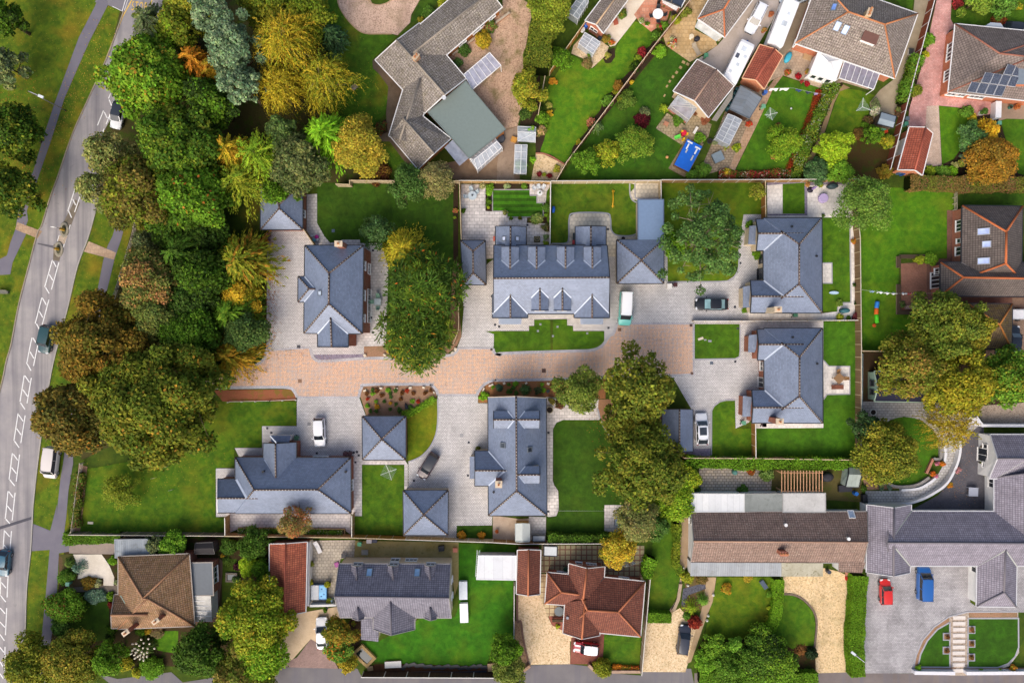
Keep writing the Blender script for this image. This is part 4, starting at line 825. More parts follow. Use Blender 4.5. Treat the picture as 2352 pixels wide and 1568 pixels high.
ground('patio','c1 1340 1125 1440 990 1600 1100 1660 1000 1830 1090 1800 1200 1740 1260 1560 1265',5,paving(0.5,0.45,'9a8a6c','ab9c7e','6d6248',0.03))
ground('patio','c1 1450 1475 1600 1230 1760 1260 1620 1540 1590 1550',4,paving(0.6,0.6,'8f7d60','9d8b6e','6d5e46',0.02))
ground('driveway','c1 2180 -60 2480 -60 2352 200 2020 760 1700 525 1880 400 1945 325',4,concrete('b3a69a','bfb2a8','7d7268',0.4))
ground('yard','c1 1700 1560 1900 1100 2030 760 2300 720 2352 800 2352 900 2250 1000 2000 1480 1880 1500',3,paving(0.5,0.4,'94826a','a7957c','6a5c48',0.03))
ground('path','d1 -230 1480 -160 1300 0 940 160 700 240 660 d1 235 680 150 790 20 1080 -180 1490',5,paving(0.7,0.45,'c2a284','b59474','8d7158',0.02))
ground('patio','d1 40 780 235 490 330 400 520 450 760 540 1000 790 760 720 560 770 240 660 150 700',5,paving(0.45,0.45,'c0ac94','b39e86','8f7c68',0.02))
ground('driveway','d1 200 -60 600 -60 400 200 340 400 235 490 150 420 300 60',4,concrete('8a7c68','988a76','6a5e48',0.4))
ground('lawn','d1 235 670 400 720 560 770 540 840 430 1140 300 1480 -170 1490 20 1080 160 770',5,lawn('326408','4b7a0e','677e14',0.5))
ground('flower_bed','d1 560 770 760 720 770 750 700 860 620 1080 540 1330 450 1480 270 1490 420 1140',4,SOIL)
ground('path','d1 770 740 830 770 740 800 690 900 640 1060 570 1260 480 1450 420 1450 520 1290 600 1060 680 860',6,concrete('8a7354','977f5f','6a5a3c',0.4))
ground('lawn','d1 740 800 800 780 900 790 1050 835 1000 900 990 1000 930 1060 940 1150 880 1250 600 1250 640 1070',5,lawn('426a08','5e780e','83801c',0.6))
ground('garden_soil','d1 480 1480 600 1250 860 1180 1200 1180 1150 1568 d2 850 130 330 130',4,earth('3c3018','524224','3a4a14',0.7))
ground('path','d1 1380 130 1400 -60 1540 -60 1460 380 1320 760 1240 920 1210 1020 1040 1080 1000 900 1090 790 1220 690',5,concrete('94876f','a3967e','706648',0.35))
ground('lawn','d1 1190 -60 1390 -60 1370 80 1280 60',4,G_LAWN);ground('flower_bed','d1 1470 380 1550 -60 1600 -60 1350 980 1240 930',4,SOIL)
ground('brick_drive','d1 1600 -60 1720 -60 1710 170 1750 240 1700 270 1640 700 1610 830 2110 870 2060 1000 1880 1030 1800 945 1605 925 1480 1110 1330 1110 1350 950 1480 500',5,paving(0.25,0.2,'cf968d','deada4','a87a74',0.012,dirt=0.35))
ground('brick_drive','d1 1500 930 1605 925 1632 1450 1470 1460 1550 1160 1490 1110',6,paving(0.25,0.2,'c8b09d','d6bfad','a08a79',0.012))
ground('lawn','d1 1725 60 1800 80 2110 120 2110 250 2060 240 1750 210 1706 170',4,G_LAWN);ground('lawn','d1 2180 -60 2480 -60 2480 280 2210 250',4,G_LAWN)
ground('lawn','d1 1607 928 1780 945 1900 1040 1950 1150 1800 1300 1740 1390 1635 1440',5,lawn('3a7008','54820c','698412',0.4));ground('lawn','d1 2150 1060 2220 1035 2480 1060 2480 1568 2300 1520 2200 1250',5,lawn('356608','4c780c','63801a',0.4))
ground('patio','d1 2110 870 2480 900 2480 1050 2200 1040 2130 1060',5,concrete('8d7a68','9c8874','6f5f50',0.4))
ground('flower_bed','d1 1740 1400 1800 950 2120 1000 2200 1250 2330 1480 2352 1568 d2 1300 120 1480 20',4,SOIL)
#east
ground('lawn','d2 905 180 1750 225 1750 390 1675 392 1675 815 1255 795 1250 1300 1420 1300 1400 1568 d3 1240 110 935 115',5,lawn('3a7008','54820c','77861c',0.5));ground('lawn','d2 1780 225 2480 225 2480 355 1800 352',5,G_DARK)
ground('patio','d2 1678 394 1740 394 1740 880 1620 900 1560 1140 2480 1150 2480 1300 1290 1290 1270 860 1500 845 1600 820 1678 818',4,paving(0.22,0.11,'7a5648','8a6454','5c4238',0.012));ground('patio','d2 1275 860 1500 860 1500 1200 1275 1290',5,paving(0.22,0.11,'9a6a54','ab7a62','7a5444',0.012))
ground('driveway','d2 2250 1160 2480 1160 2480 1568 d3 2480 240 2000 200 2020 110 2240 100',5,paving(0.22,0.11,'8d7460','9b826e','6a5648',0.012))
ground('garden_soil','d3 940 120 2000 200 2200 700 940 600',4,earth('362a1e','4a3b2a','38421a',0.4))
ground('gravel_drive','d3 1920 600 2480 560 2480 760 2000 760',5,gravel('a18f7c','b5a38f','80705f',7))
ground('patio','d3 935 560 1650 560 1900 600 1950 690 1960 780 1800 900 1660 1000 1450 720 1300 690 1180 720 1090 800 1000 850 930 680',5,paving(0.6,0.4,'c0bbb7','aea8a3','78736f',0.03))
ground('yard','d3 1960 770 2000 770 2000 1220 2090 1240 2090 1530 1360 1510 1600 1380 1720 1230 1800 1050 1800 900',5,paving(0.22,0.11,'5c5a60','68666c','4a484c',0.012))
ground('path','d3 1620 900 1670 960 1660 1090 1570 1250 1440 1330 1300 1340 960 1340 980 1450 1280 1450 1450 1420 1620 1330 1720 1200 1790 1050 1790 900',6,paving(0.5,0.4,'cfccc8','bdbab5','807c78',0.03))
ground('lawn','d3 1090 805 1180 725 1300 695 1450 725 1560 820 1615 930 1615 1060 1560 1060 1500 1190 1530 1220 1450 1280 1300 1300 1150 1270 1060 1180 1000 1000',6,lawn('306008','45740c','657614',0.4,leaves=0.4),True)
ground('flower_bed','d3 935 1200 1080 1220 1160 1275 1270 1320 960 1335',6,MULCH)
ground('patio','c3 1720 1140 2352 1140 d3 150 1165 135 1360 0 1345 c3 2200 1350 1720 1350',4,paving(0.55,0.42,'d0bfa9','b3a89c','746658',0.04))
ground('yard','d3 145 1160 930 1130 935 1440 610 1420 600 1360 145 1360',4,earth('4f4a2c','6a6038','4a5a1c',0.5))
#south
ground('patio','b4 500 320 910 315 900 460 780 480 730 880 500 880',5,paving(0.55,0.45,'bfb5a4','a9a194','787064',0.03));ground('yard','b4 880 320 1815 335 1815 700 1780 800 1740 480 780 460',4,concrete('8a7c4c','978a5c','5a5a24',0.7))
ground('driveway','b4 270 985 500 940 740 900 890 990 680 1010 660 1280 520 1180 360 1360 230 1420 210 1250',4,concrete('c8b090','d6bf9f','9a825e',0.3));ground('brick_drive','b4 520 1180 670 1260 760 1440 235 1425 400 1340',5,paving(0.22,0.11,'9a8078','a88e86','7d665f',0.012))
ground('lawn','b4 1815 345 2320 355 2290 720 2290 1150 2110 1250 2060 1420 1400 1400 1080 1380 960 1200 1120 1200 1480 1000 1780 990 1815 900',5,lawn('246208','36740c','657e14',0.5))
ground('flower_bed','b4 880 1000 960 1010 970 1190 900 1300 930 1420 760 1440 660 1280',4,SOIL);ground('soil_trench','b4 1080 1400 1400 1400 2060 1420 2100 1470 1000 1470',6,earth('4a3020','5c3c28','2a2018',0.3))
ground('patio','c4 340 360 1240 365 1230 660 890 640 600 520 570 610 390 600 330 600',4,paving(0.8,0.8,'a9a17c','9c9474','7a5648',0.09,off=0.0));ground('patio','c4 325 610 385 610 370 870 545 890 535 990 390 980 325 840',5,paving(0.8,0.8,'d0bd94','c2ae86','8a6a50',0.06,off=0.0))
ground('gravel_drive','c4 120 790 325 800 385 960 430 1060 530 1110 700 1180 590 1200 590 1400 235 1405 180 1200 160 1020 125 1015',5,GRAVEL_Y);ribbon('edging','c4 128 780 128 1015 160 1030 180 1180 230 1410',0.3,0.1,bricks('6a4636','7a5240'))
ground('gravel_strip','c4 105 1020 160 1020 185 1200 230 1410 150 1460 110 1300',4,gravel('9a7c5e','b0906f','7d6248',6))
ground('brick_drive','c4 400 980 540 980 530 1110 430 1060',6,paving(0.22,0.11,'9a5a48','a86a56','7d4638',0.012));ground('brick_drive','c4 600 1170 890 1130 875 1380 760 1400 590 1400',6,paving(0.22,0.11,'8a5444','985f4e','6d4034',0.012))
ground('lawn','c4 890 1140 1210 1160 1195 1430 960 1420 880 1360',5,lawn('30600a','4f740f','72801a',0.5));ground('flower_bed','c4 800 1450 960 1405 1195 1420 1195 1460 820 1460',6,SOIL)
ground('lawn','c4 1330 110 1500 120 1520 620 1560 640 1510 880 1430 930 1270 930 1290 640',5,lawn('356008','4f720e','797a1a',0.5));ground('path','c4 1540 110 1620 60 1650 500 1560 620 1570 700 1520 900 1480 950 1460 930 1530 820 1555 640 1550 300',5,concrete('a48c70','b29a7e','7d6a50',0.3))
ground('gravel_drive','c4 1260 1030 1475 1030 1480 950 1550 910 1600 960 1720 1080 1660 1250 1600 1470 1220 1468',5,GRAVEL_Y);ground('path','c4 1790 640 1870 640 1840 850 1780 1000 1650 1380 1610 1400 1690 1100 1740 930',6,concrete('b09878','a08a6c','7d6a4e',0.3))
ground('garden_soil','c4 1570 600 1800 640 1740 930 1600 960 1560 900 1600 720',4,earth('5a4a30','75603e','4a5a20',0.5));ground('gravel_strip','c4 1580 740 1770 690 1780 740 1620 800 1590 900 1565 880',6,gravel('4f4f58','66666e','3d3d45',6))
ground('lawn','c4 1880 640 2352 640 d4 -70 640 150 640 140 900 c4 2352 1000 2260 1170 1950 1190 1770 1160 1800 980',5,lawn('426808','63780e','8b801c',0.6))
ground('garden_soil','c4 1770 1150 2260 1170 d4 540 1250 540 1568 c4 1700 1460 1690 1300',3,earth('33281a','46371f','2c3f10',0.7))
ground('gravel_drive','d4 240 640 600 560 730 590 830 640 810 1000 835 1470 530 1480 520 1250 545 1050 500 920 400 810 250 780',5,GRAVEL_Y2);ground('lawn','d4 245 790 330 800 420 850 500 940 525 1050 510 1240 370 1240 330 1270 140 1170 220 980',6,lawn('35640a','51780f','727e16',0.5));ribbon('edging','d4 248 785 340 795 430 845 510 940 535 1050 515 1250',0.28,0.1,bricks('5a4a3c','6a584a'))
ground('driveway','d4 975 600 1210 630 1350 600 1360 540 1890 540 1880 860 1940 900 2290 900 2290 545 2480 540 2480 950 1850 940 1700 990 1560 1080 1450 1200 1400 1340 1385 1480 940 1480 955 900',5,paving(0.3,0.2,'a7a4a6','bdbabb','868485',0.03,dirt=0.3))
ground('gravel_bed','d4 1700 985 1860 945 2300 940 2310 1300 2220 1420 2140 1440 1860 1430 1385 1430 1400 1340 1450 1200 1560 1080',6,GRAVEL_W)
ground('gravel_strip','d4 1702 985 1860 945 1858 1500 1702 1500',7,gravel('a39484','b8a898','80705f',6));ground('lawn','d4 1700 1035 1600 1095 1510 1190 1450 1310 1425 1420 1698 1422',7,lawn('225006','2e600a','426a10',0.3));ground('lawn','d4 1865 1005 2298 1003 2300 1250 2270 1330 2210 1390 2120 1425 1862 1422',7,lawn('225006','2e600a','426a10',0.3))
ground('mulch_bed','d4 1698 985 1700 1030 1590 1090 1500 1190 1440 1310 1418 1420 1392 1420 1410 1320 1470 1190 1570 1070',8,MULCH);ground('mulch_bed','d4 1868 950 2295 950 2295 990 1868 992',8,MULCH);ground('mulch_bed','d4 1395 1428 1755 1430 1755 1455 1395 1455',8,MULCH);ground('mulch_bed','d4 1860 1432 2480 1430 2480 1460 1865 1460',8,MULCH)
for s in('d4 1385 1480 1388 1400 1405 1320 1460 1190 1560 1075 1690 985 1855 942 2298 940','d4 1700 1032 1590 1095 1502 1195 1444 1312 1420 1424 1700 1426 1700 1032','d4 1862 998 2300 998 2302 1250 2272 1332 2212 1394 2120 1428 1858 1428 1860 998'):ribbon('edging',s,0.2,0.06,plain('a3a3a8',0.8),False)
#houses
SL=slate();SLF=plain('5d6b80',0.55,0.4);RBR=plain('55463f',0.8);BRK=bricks();STONE=bricks('bfae92','cbbca2','b0a48e');REND=plain('cdbfa2',0.85,0.2);WREND=plain('dcdcda',0.85,0.2)
TGREY=rooftile('857d76','968e86','544e49',0.38,0.36,lichen=0.8,moss=0.5,mc='5a5230',lc='c9c2b4')
TBRN=rooftile('8b7f76','9a8d84','544b46',0.34,0.36,lichen=0.75,moss=0.3,mc='5c5636');TBRN2=rooftile('8a7068','7a675e','54473f',0.34,0.34,lichen=0.5,moss=0.2)
TRED=rooftile('7c4a3c','8d5644','4d2f27',0.3,0.3,lichen=0.1,moss=0.1,mc='5a3a2c');TORG=rooftile('a05440','ae5f49','6d382c',0.32,0.34,lichen=0.1);TDK=rooftile('6a615b','766b65','463f3c',0.33,0.33)
TPUR=rooftile('8c8792','98939e','625e67',0.3,0.32);TGR2=rooftile('7d7b86','8a8893','55535c',0.33,0.3);TOLD=rooftile('9a7658','a98562','5a4432',0.3,0.32,lichen=0.5,moss=0.5,mc='5c4f1c');TLONG=rooftile('9c8275','8a746a','5a4a42',0.34,0.34,lichen=0.5,moss=0.3,mc='5a4a3a')
TGAR=rooftile('c07052','a85c46','6d3a2e',0.32,0.34,moss=0.35,mc='5c3a30')
WT=plain('e2e2e0',0.5);ORG=plain('b56a42',0.85);ORB=plain('a8683f');GBL=plain('23262b')
def slatehouse(name,label,cat,at,wall=BRK,**k):return House(name,label,cat,at,SL,wall,trim=GBL,ridge=RBR,dots=True,over=k.pop('over',0.15),**k)
h=slatehouse('house','two-storey slate roofed brick house with a chimney on its north wall, beside the spiky evergreen','house','b2 720 1090')
m=h.block('b2 470 703 462 1468 970 1473 980 703','b2 681 945 678 1212',6.0,9.4)
w1=h.block('b2 583 1350 b3 583 82 846 85 b2 846 1350','b2 694 1330 b3 703 84',5.98,7.75,gable='1',inner='0',over=0.15)
w2=h.block('b2 465 975 412 975 410 1195 465 1195','b2 560 1083 505 1081',5.98,7.55,over=0.15,inner='0')
for t,wd in((.79,1.3),(.44,1.5),(.17,1.1)):h.window(m,2,t,4.1,wd,1.25)
h.window(m,2,.78,0.9,1.6,1.25,3);h.window(m,2,.33,0.06,5.0,2.1,6,name='bifold_door')
h.flash('b2 583 1473 694 1348 846 1473',m,3);h.flash('b2 470 975 556 1080 465 1195',m,0)
h.chimney('b2',762,686,8.9,.95,.7,0,pots=1);h.skylight('b2',604,1120,.5,.6,m,0,'a8b4c4');h.done()
g=slatehouse('garage','hipped slate garage half hidden by trees beside the block-paved drive','garage','b2 260 360')
m=g.block('b2 82 160 82 561 447 561 447 160','b2 243 345 243 378',2.5,4.9);g.window(m,2,.36,1.1,1.1,1.0);g.done()
h=slatehouse('semi_detached_houses','wide slate roofed pair of houses with rows of gabled dormers','house','c2 430 1000',wall=STONE)
m=h.block('c2 915 703 -79 703 -79 1298 931 1298','c2 938 982 -82 990',3.8,7.3,gable='01',over=0.25)
PL=h.bl[m][1]
def zat(t,x,y,pl):return on_plane(t,x,y,pl).z
for x in(65,297,550,785):
 z1,z2=zat('c2',x,832,PL[0]),zat('c2',x,900,PL[0])
 k=h.block(f'c2 {x-76} 905 {x-76} 712 {x+76} 712 {x+76} 905',f'c2 {x} 925 {x} 710',z1,z2,gable='1',inner='0',over=0.12,base=3.6,gut=False);h.flash(f'c2 {x-76} 832 {x} 900 {x+76} 832',m,0,0.18);h.window(k,1,.5,z1-1.05,1.3,0.95)
for x in(326,523):
 z1,z2=zat('c2',x,1158,PL[1]),zat('c2',x,1082,PL[1])
 k=h.block(f'c2 {x-76} 1080 {x-76} 1270 {x+76} 1270 {x+76} 1080',f'c2 {x} 1060 {x} 1272',z1,z2,gable='1',inner='0',over=0.12,base=3.6,gut=False);h.flash(f'c2 {x-76} 1158 {x} 1082 {x+76} 1158',m,1,0.18);h.window(k,1,.5,z1-1.05,1.3,0.95)
for x in(67,783):
 z2=zat('c2',x,1138,PL[1])
 k=h.block(f'c2 {x-155} 1130 {x-155} 1336 {x+150} 1336 {x+150} 1130',f'c2 {x} 1110 {x} 1337',3.82,z2,gable='1',inner='0',over=0.15);h.flash(f'c2 {x-155} 1300 {x} 1138 {x+150} 1298',m,1,0.2)
 h.slope(f'c2 {x-98} 1330 {x+92} 1330 {x+70} 1392 {x-78} 1392',[3.1,3.1,2.5,2.5],plain('707e92',0.5,0.5),wall=STONE);h.slope(f'c2 {x-106} 1326 {x-98} 1330 {x-78} 1392 {x-102} 1390',[3.1,3.1,2.5,2.5],SL);h.slope(f'c2 {x+92} 1330 {x+100} 1326 {x+96} 1390 {x+70} 1392',[3.1,3.1,2.5,2.5],SL)
 h.window(k,1,.5,2.9,1.6,.7)
e=h.block('c2 -60 720 -60 533 203 537 203 720','c2 68 740 68 531',2.7,4.4,gable='1',inner='0',over=0.15);h.skylight('c2',15,643,.5,.5,e,0,'b9c2d6');h.skylight('c2',124,643,.5,.5,e,1,'b9c2d6')
h.block('c2 638 720 638 535 903 535 903 720','c2 772 740 772 530',2.7,4.4,gable='1',inner='0',over=0.15);h.done()
g=slatehouse('garage','narrow hipped slate garage standing between the patio and the wide pair of houses','garage','b2 1945 850',wall=STONE)
g.block('b2 1834 660 1857 1043 2055 1046 2048 660','b2 1941 752 1942 942',2.5,4.4);g.done()
g=slatehouse('garage','square hipped slate garage joined to a flat blue-grey roof beside the white van','garage','c2 1205 840',wall=STONE)
g.block('c2 1001 653 1003 1034 1410 1032 1408 653','c2 1214 832 1214 834',2.5,4.9);g.flat('c2 1184 301 1408 300 1409 654 1185 656',0,2.55,plain('6f86a4',0.5,0.45),STONE,edge=plain('5a6a80'));g.done()
h=slatehouse('house','hipped slate house with pale stone walls above the low shared wall at the lane end','house','d2 330 870',wall=STONE)
m=h.block('d2 70 464 73 1290 583 1291 580 462','d2 383 692 382 1040',2.7,6.2,cut=dict(a=.5,b=.5));a1=h.block('d2 320 474 3 474 8 745 320 745','d2 420 597 24 597',2.72,4.6,gable='1',inner='0');a2=h.block('d2 320 1010 -45 1010 -45 1289 320 1289','d2 420 1148 -35 1147',2.72,4.6,gable='1',inner='0')
h.flash('d2 74 745 235 600',m,0);h.flash('d2 74 1010 250 1145',m,0);h.window(m,0,.42,.9,1.3,1.2,frame=plain('2c2d30'));h.window(m,0,.58,.1,1.6,2.1,frame=plain('2c2d30'),name='glazed_door')
h.slope('c2 2232 525 2232 695 2150 690 2162 532',[2.6,2.6,2.3,2.3],SL,wall=STONE);h.slope('c2 2180 1050 2185 1245 2105 1245 2105 1065',[2.6,2.6,2.3,2.3],SL,wall=STONE)
h.chimney('d2',200,1262,6.3,.95,.75,2.5,STONE);h.vent('d2',315,537,m,2,name='roof_vent');h.vent('d2',530,796,m,1);h.done()
h=slatehouse('house','hipped slate house with red brick walls at the lane end beside the round-cornered lawn','house','d3 330 300',wall=BRK)
m=h.block('d3 75 -80 80 745 588 747 586 -80','d3 386 173 385 515',2.7,6.2,cut=dict(a=.5,b=.5));a1=h.block('d3 320 -70 13 -70 17 195 320 195','d3 420 60 28 60',2.72,4.6,gable='1',inner='0');a2=h.block('d3 320 461 -33 461 -33 745 320 745','d3 420 612 -22 612',2.72,4.6,gable='1',inner='0')
h.flash('d3 80 195 240 68',m,0);h.flash('d3 82 461 242 605',m,0);h.window(m,0,.40,.9,1.4,1.2);h.window(m,0,.58,.1,1.5,2.1,name='glazed_door')
h.slope('c3 2235 -30 2240 60 2205 130 2150 130 2155 -20',[2.6,2.6,2.45,2.3,2.3],SL,wall=BRK);h.slope('c3 2180 520 2190 610 2180 690 2100 692 2105 510',[2.6,2.6,2.45,2.3,2.3],SL,wall=BRK)
h.chimney('d3',215,735,6.2,.95,.75,2.5);h.vent('d3',535,227,m,1);h.vent('d2',322,1503,m,2);h.done()
h=slatehouse('bungalow','slate roofed brick bungalow between the big west lawn and the rotary dryer lawn','bungalow','b3 350 1300')
m=h.block('b3 868 1053 -140 1050 -140 1537 870 1537','b3 582 1330 24 1332',2.6,5.9,cut=dict(c=.36));n=h.block('b3 106 1200 106 922 392 915 392 1200','b3 214 1225 211 926',2.62,4.9,gable='1',inner='0');w=h.block('a3 2200 1240 1905 1240 1905 1530 2200 1530','a3 2260 1405 1903 1405',2.58,4.6,gable='1',inner='0',barge=WT)
h.flash('b3 118 1068 214 1212 372 1062',m,0,0.24);h.flash('a3 2068 1240 2158 1402',m,2,0.24);h.slope('b3 178 915 330 915 345 858 168 858',[2.6,2.6,2.25,2.25],SL,wall=plain('dcdcda'));h.flash('b3 168 860 220 918',n,0,0.2)
h.window(m,3,.47,.9,1.6,1.2,3);h.window(m,0,.28,.9,2.2,1.1,3);h.window(w,1,.6,.9,1.4,1.1);h.vent('b3',112,1168,m,0,hgt=0.5);h.vent('b3',830,1172,m,2);h.done()
g=slatehouse('garage','square hipped slate garage between the bark bed and the square lawn','garage','b3 1160 880');m=g.block('b3 972 690 976 1068 1350 1068 1350 690','b3 1141 889 1141 890',2.5,4.8);g.done()
g=slatehouse('garage','square hipped slate garage by the south fence near the dark purple car','garage','b4 1525 100',wall=STONE);m=g.block('b3 1331 1338 b4 1335 270 1719 272 b3 1722 1338','b4 1510 96 1510 97',2.5,4.9);g.done()
g=slatehouse('garage','slate ridge-roofed garage beside the silver off-roader, half under the maple','garage','c3 1540 800');g.block('c3 1398 628 1394 1000 1664 1000 1664 628','c3 1548 626 1548 1002',2.5,4.4,gable='01');g.done()
h=slatehouse('house','tall slate house with a cream north gable and paired dormers on its long ridge','house','c3 120 1040',wall=STONE)
m=h.block('c3 -127 522 -123 1556 385 1556 379 528','c3 117 514 122 1342',3.4,7.2,gable='0',barge=plain('cbb9a0'));P0,P2=h.bl[m][1][0],h.bl[m][1][1]
def sided(x0,x1,y,hy,face,xr,win=True):
 pl=h.bl[m][1][face];z1=zat('c3',x1,y-hy,pl);z2=zat('c3',xr,y,pl);s=1 if x0>x1 else-1
 k=h.block(f'c3 {x1-20*s} {y-hy} {x0} {y-hy} {x0} {y+hy} {x1-20*s} {y+hy}',f'c3 {xr-10*s} {y} {x0+2*s} {y}',z1,z2,gable='1',inner='0',over=0.12,base=3,gut=False)
 h.flash(f'c3 {x1} {y-hy} {xr} {y} {x1} {y+hy}',m,face,0.2)
 if win:h.window(k,1,.5,z1-1.0,1.2,.9)
sided(323,192,718,75,1,132);sided(325,195,1200,75,1,134);sided(-80,45,718,75,0,105)
k=h.block('c3 -60 993 -246 993 -246 1295 -60 1295','c3 60 1163 -244 1163',3.38,zat('c3',22,1163,h.bl[m][1][0]),gable='1',inner='0',over=0.2);h.flash('c3 -122 993 24 1163 -120 1293',m,0,0.22);h.slope('c3 -246 1040 -246 1235 -290 1235 -290 1042',[2.7,2.7,2.3,2.3],SL,wall=STONE)
h.chimney('b3',2166,1285,7.4,.85,.85,4);h.skylight('c3',5,942,.55,.75,m,0,'3a424c');h.skylight('c3',234,980,.55,.7,m,1,'2a2f36');h.vent('b3',2122,1348,m,0);h.done()
#old grey-tiled bungalow, north
h=House('bungalow','rambling bungalow with lichen-spotted grey concrete tiles and a large flat roof','bungalow','b1 1500 700',TGREY,plain('b5713a',0.85),trim=WT,ridge=plain('8d8478',0.9),over=0.35,ridge_r=0.15)
m=h.block('b1 1470 204 1880 690 1520 992 1085 524','b1 1274 352 1694 832',2.5,4.7,gable='01');a1=h.block('b1 1400 285 1975 -210 2196 62 1640 538','b1 1420 465 2088 -76',2.48,4.55,gable='1',inner='0');a2=h.block('b1 1370 650 1205 1190 1420 1255 1590 760','b1 1480 690 1300 1225',2.46,4.3,inner='01');a3=h.block('b1 1420 955 1747 1216 1462 1482 1215 1190','b1 1330 1035 1600 1346',2.5,4.5,gable='1',inner='0')
f=h.flat('b1 1548 985 1878 712 1935 788 2224 1132 1908 1386 1760 1216',0,2.75,plain('75827e',0.85,0.2,0,0.1),edge=plain('6a7672'))
h.chimney('b1',1440,492,5.7,.55,1.0,3,bricks('b98a60','c99a70'),cap='b5a58c',pots=2,ang=math.radians(-38));h.slope('b1 1692 1292 1764 1222 1905 1384 1822 1452',[2.5,2.5,2.3,2.3],clear_glass('a9b0c0',.75));h.window(a1,2,.35,.9,2.2,1.1,3);h.window(a1,2,.62,.9,1.4,1.1);h.window(a1,2,.12,.9,1.2,1.1)
h.vent('b1',1688,860,m,1,'c9ccd0',.25,'satellite_dish');h.done()
def carport(name,label,at,ev,zs,col,ribs,legs=True,cat='carport',alpha=0.7):
 t,x,y=at.split();p=W(t,float(x),float(y));e=thing(name,label,cat,(p.x,p.y,0));q=ev.split();T=q[0];V=[W(T,float(q[1+2*i]),float(q[2+2*i]),zs[i])for i in range(4)]
 b=MB();b.face(V if(V[1]-V[0]).cross(V[2]-V[1]).z>0 else V[::-1],clear_glass(col,alpha));b.build('roof_sheet',e);f=MB()
 for i in range(4):f.bar(V[i],V[(i+1)%4],.1,.12,WT)
 for i in range(1,ribs):u=i/ribs;f.bar(V[0].lerp(V[1],u)+Vector((0,0,.02)),V[3].lerp(V[2],u)+Vector((0,0,.02)),.06,.07,WT)
 f.build('frame',e)
 if legs:
  for v in V:b=MB();b.box(v.x-.05,v.x+.05,v.y-.05,v.y+.05,0,v.z-.05,WT);b.build('post',e)
 return e
carport('carport','lean-to carport with clouded plastic sheets on the gravel yard','b1 2010 620','b1 1862 652 2086 462 2186 574 1938 784',[2.4]*4,'b4b9cc',6)
def conserv(name,label,at,ev,zs,ridge,zr,col='c3ccd6',alpha=.5,cat='conservatory',wallc=WT,base=0.5,frame=None,nb=4):
 """glazed room: outline, eaves height, ridge points"""
 frame=frame or WT;t,x,y=at.split();p=W(t,float(x),float(y));e=thing(name,label,cat,(p.x,p.y,0));V=pts(ev,zs);R=pts(ridge,zr)
 if((V[1]-V[0]).cross(V[2]-V[1])).z<0:V=[V[1],V[0],V[3],V[2]];R=R
 a,b_,c,d=V;r0,r1=(R[0],R[-1])if(R[0]-(a+d)/2).length<(R[-1]-(a+d)/2).length else(R[-1],R[0])
 g=MB();cg=clear_glass(col,alpha)
 for F in((a,b_,r1,r0),(c,d,r0,r1),(d,a,r0),(b_,c,r1)):g.face(F,cg)
 g.build('glass_roof',e);g=MB()
 for i in range(4):p_,q_=V[i],V[(i+1)%4];z=Vector((0,0,base-zs));g.face([p_+z,q_+z,q_,p_],cg)
 g.build('glass_wall',e);f=MB()
 for i in range(4):f.bar(V[i],V[(i+1)%4],.09,.1,frame);f.bar(V[i]-Vector((0,0,zs)),V[i],.08,.08,frame)
 f.bar(r0,r1,.1,.1,frame)
 for p_,r in((a,r0),(d,r0),(b_,r1),(c,r1)):f.bar(p_,r,.06,.08,frame)
 for i in range(1,nb):
  u=i/nb;f.bar(a.lerp(b_,u),r0.lerp(r1,u),.05,.06,frame);f.bar(d.lerp(c,u),r0.lerp(r1,u),.05,.06,frame)
  for A,B in((a,b_),(d,c)):f.bar(A.lerp(B,u)-Vector((0,0,zs-base)),A.lerp(B,u),.05,.05,frame)
 f.build('frame',e)
 if base>0:w=MB();w.prism([Vector((v.x,v.y,0))for v in offsets(V,.05,True)],0,base,wallc);w.build('base_wall',e)
 return e
conserv('conservatory','low glass conservatory with criss-cross bars against the large flat roof','b1 2050 1340','b1 1912 1386 2130 1206 2196 1290 1978 1486',2.2,'b1 1950 1400 2150 1240',2.6,nb=6)
#long narrow annexe and neighbours along the top
h=House('outbuilding','narrow brown-tiled brick outbuilding beside the two greenhouses','outbuilding','c1 900 150',TBRN,bricks('a2583c','b3674a'),trim=WT,ridge=plain('b59a7c'),over=0.2)
m=h.block('c1 930 -90 722 184 880 292 1160 -90','c1 1040 -90 818 216',2.3,3.6,gable='01');h.window(m,1,.5,.8,1.3,.8);h.done()
conserv('greenhouse','aluminium greenhouse on the grass with a blue crate inside, behind the hedge','c1 660 80','c1 690 -60 572 108 660 168 750 20',1.8,'c1 745 -40 616 138',2.35,base=0,frame=plain('c4c8ca',.4),nb=5,cat='greenhouse')
conserv('greenhouse','small bright greenhouse on the pale gravel by the brown-tiled outbuilding','c1 760 380','c1 720 286 666 380 792 470 855 372',1.7,'c1 790 326 725 425',2.2,base=0,frame=plain('d5d8da',.4),nb=4,cat='greenhouse',alpha=.6)
conserv('greenhouse','large cloudy greenhouse beside the row of pots and water butts','c1 1980 1130','c1 1975 998 1868 1205 1985 1268 2094 1052',1.9,'c1 2035 1020 1925 1240',2.5,base=0,frame=plain('c9cdcf',.4),nb=6,cat='greenhouse',alpha=.6)
conserv('greenhouse','dusty glass lean-to at the cream gable of the brown-tiled garage','c1 1580 950','c1 1530 840 1466 925 1630 1050 1700 950',2.0,'c1 1535 835 1705 945',2.3,base=0.8,frame=plain('b9bab5',.5),nb=5,cat='greenhouse',wallc=bricks())
conserv('cold_frame','white-lidded cold frame beside the vegetable bed','c1 208 1180','c1 132 1108 132 1235 285 1240 290 1115',.7,'c1 135 1155 290 1160',1.05,base=0.1,frame=plain('d0d3d2'),nb=3,cat='cold frame',alpha=.6)
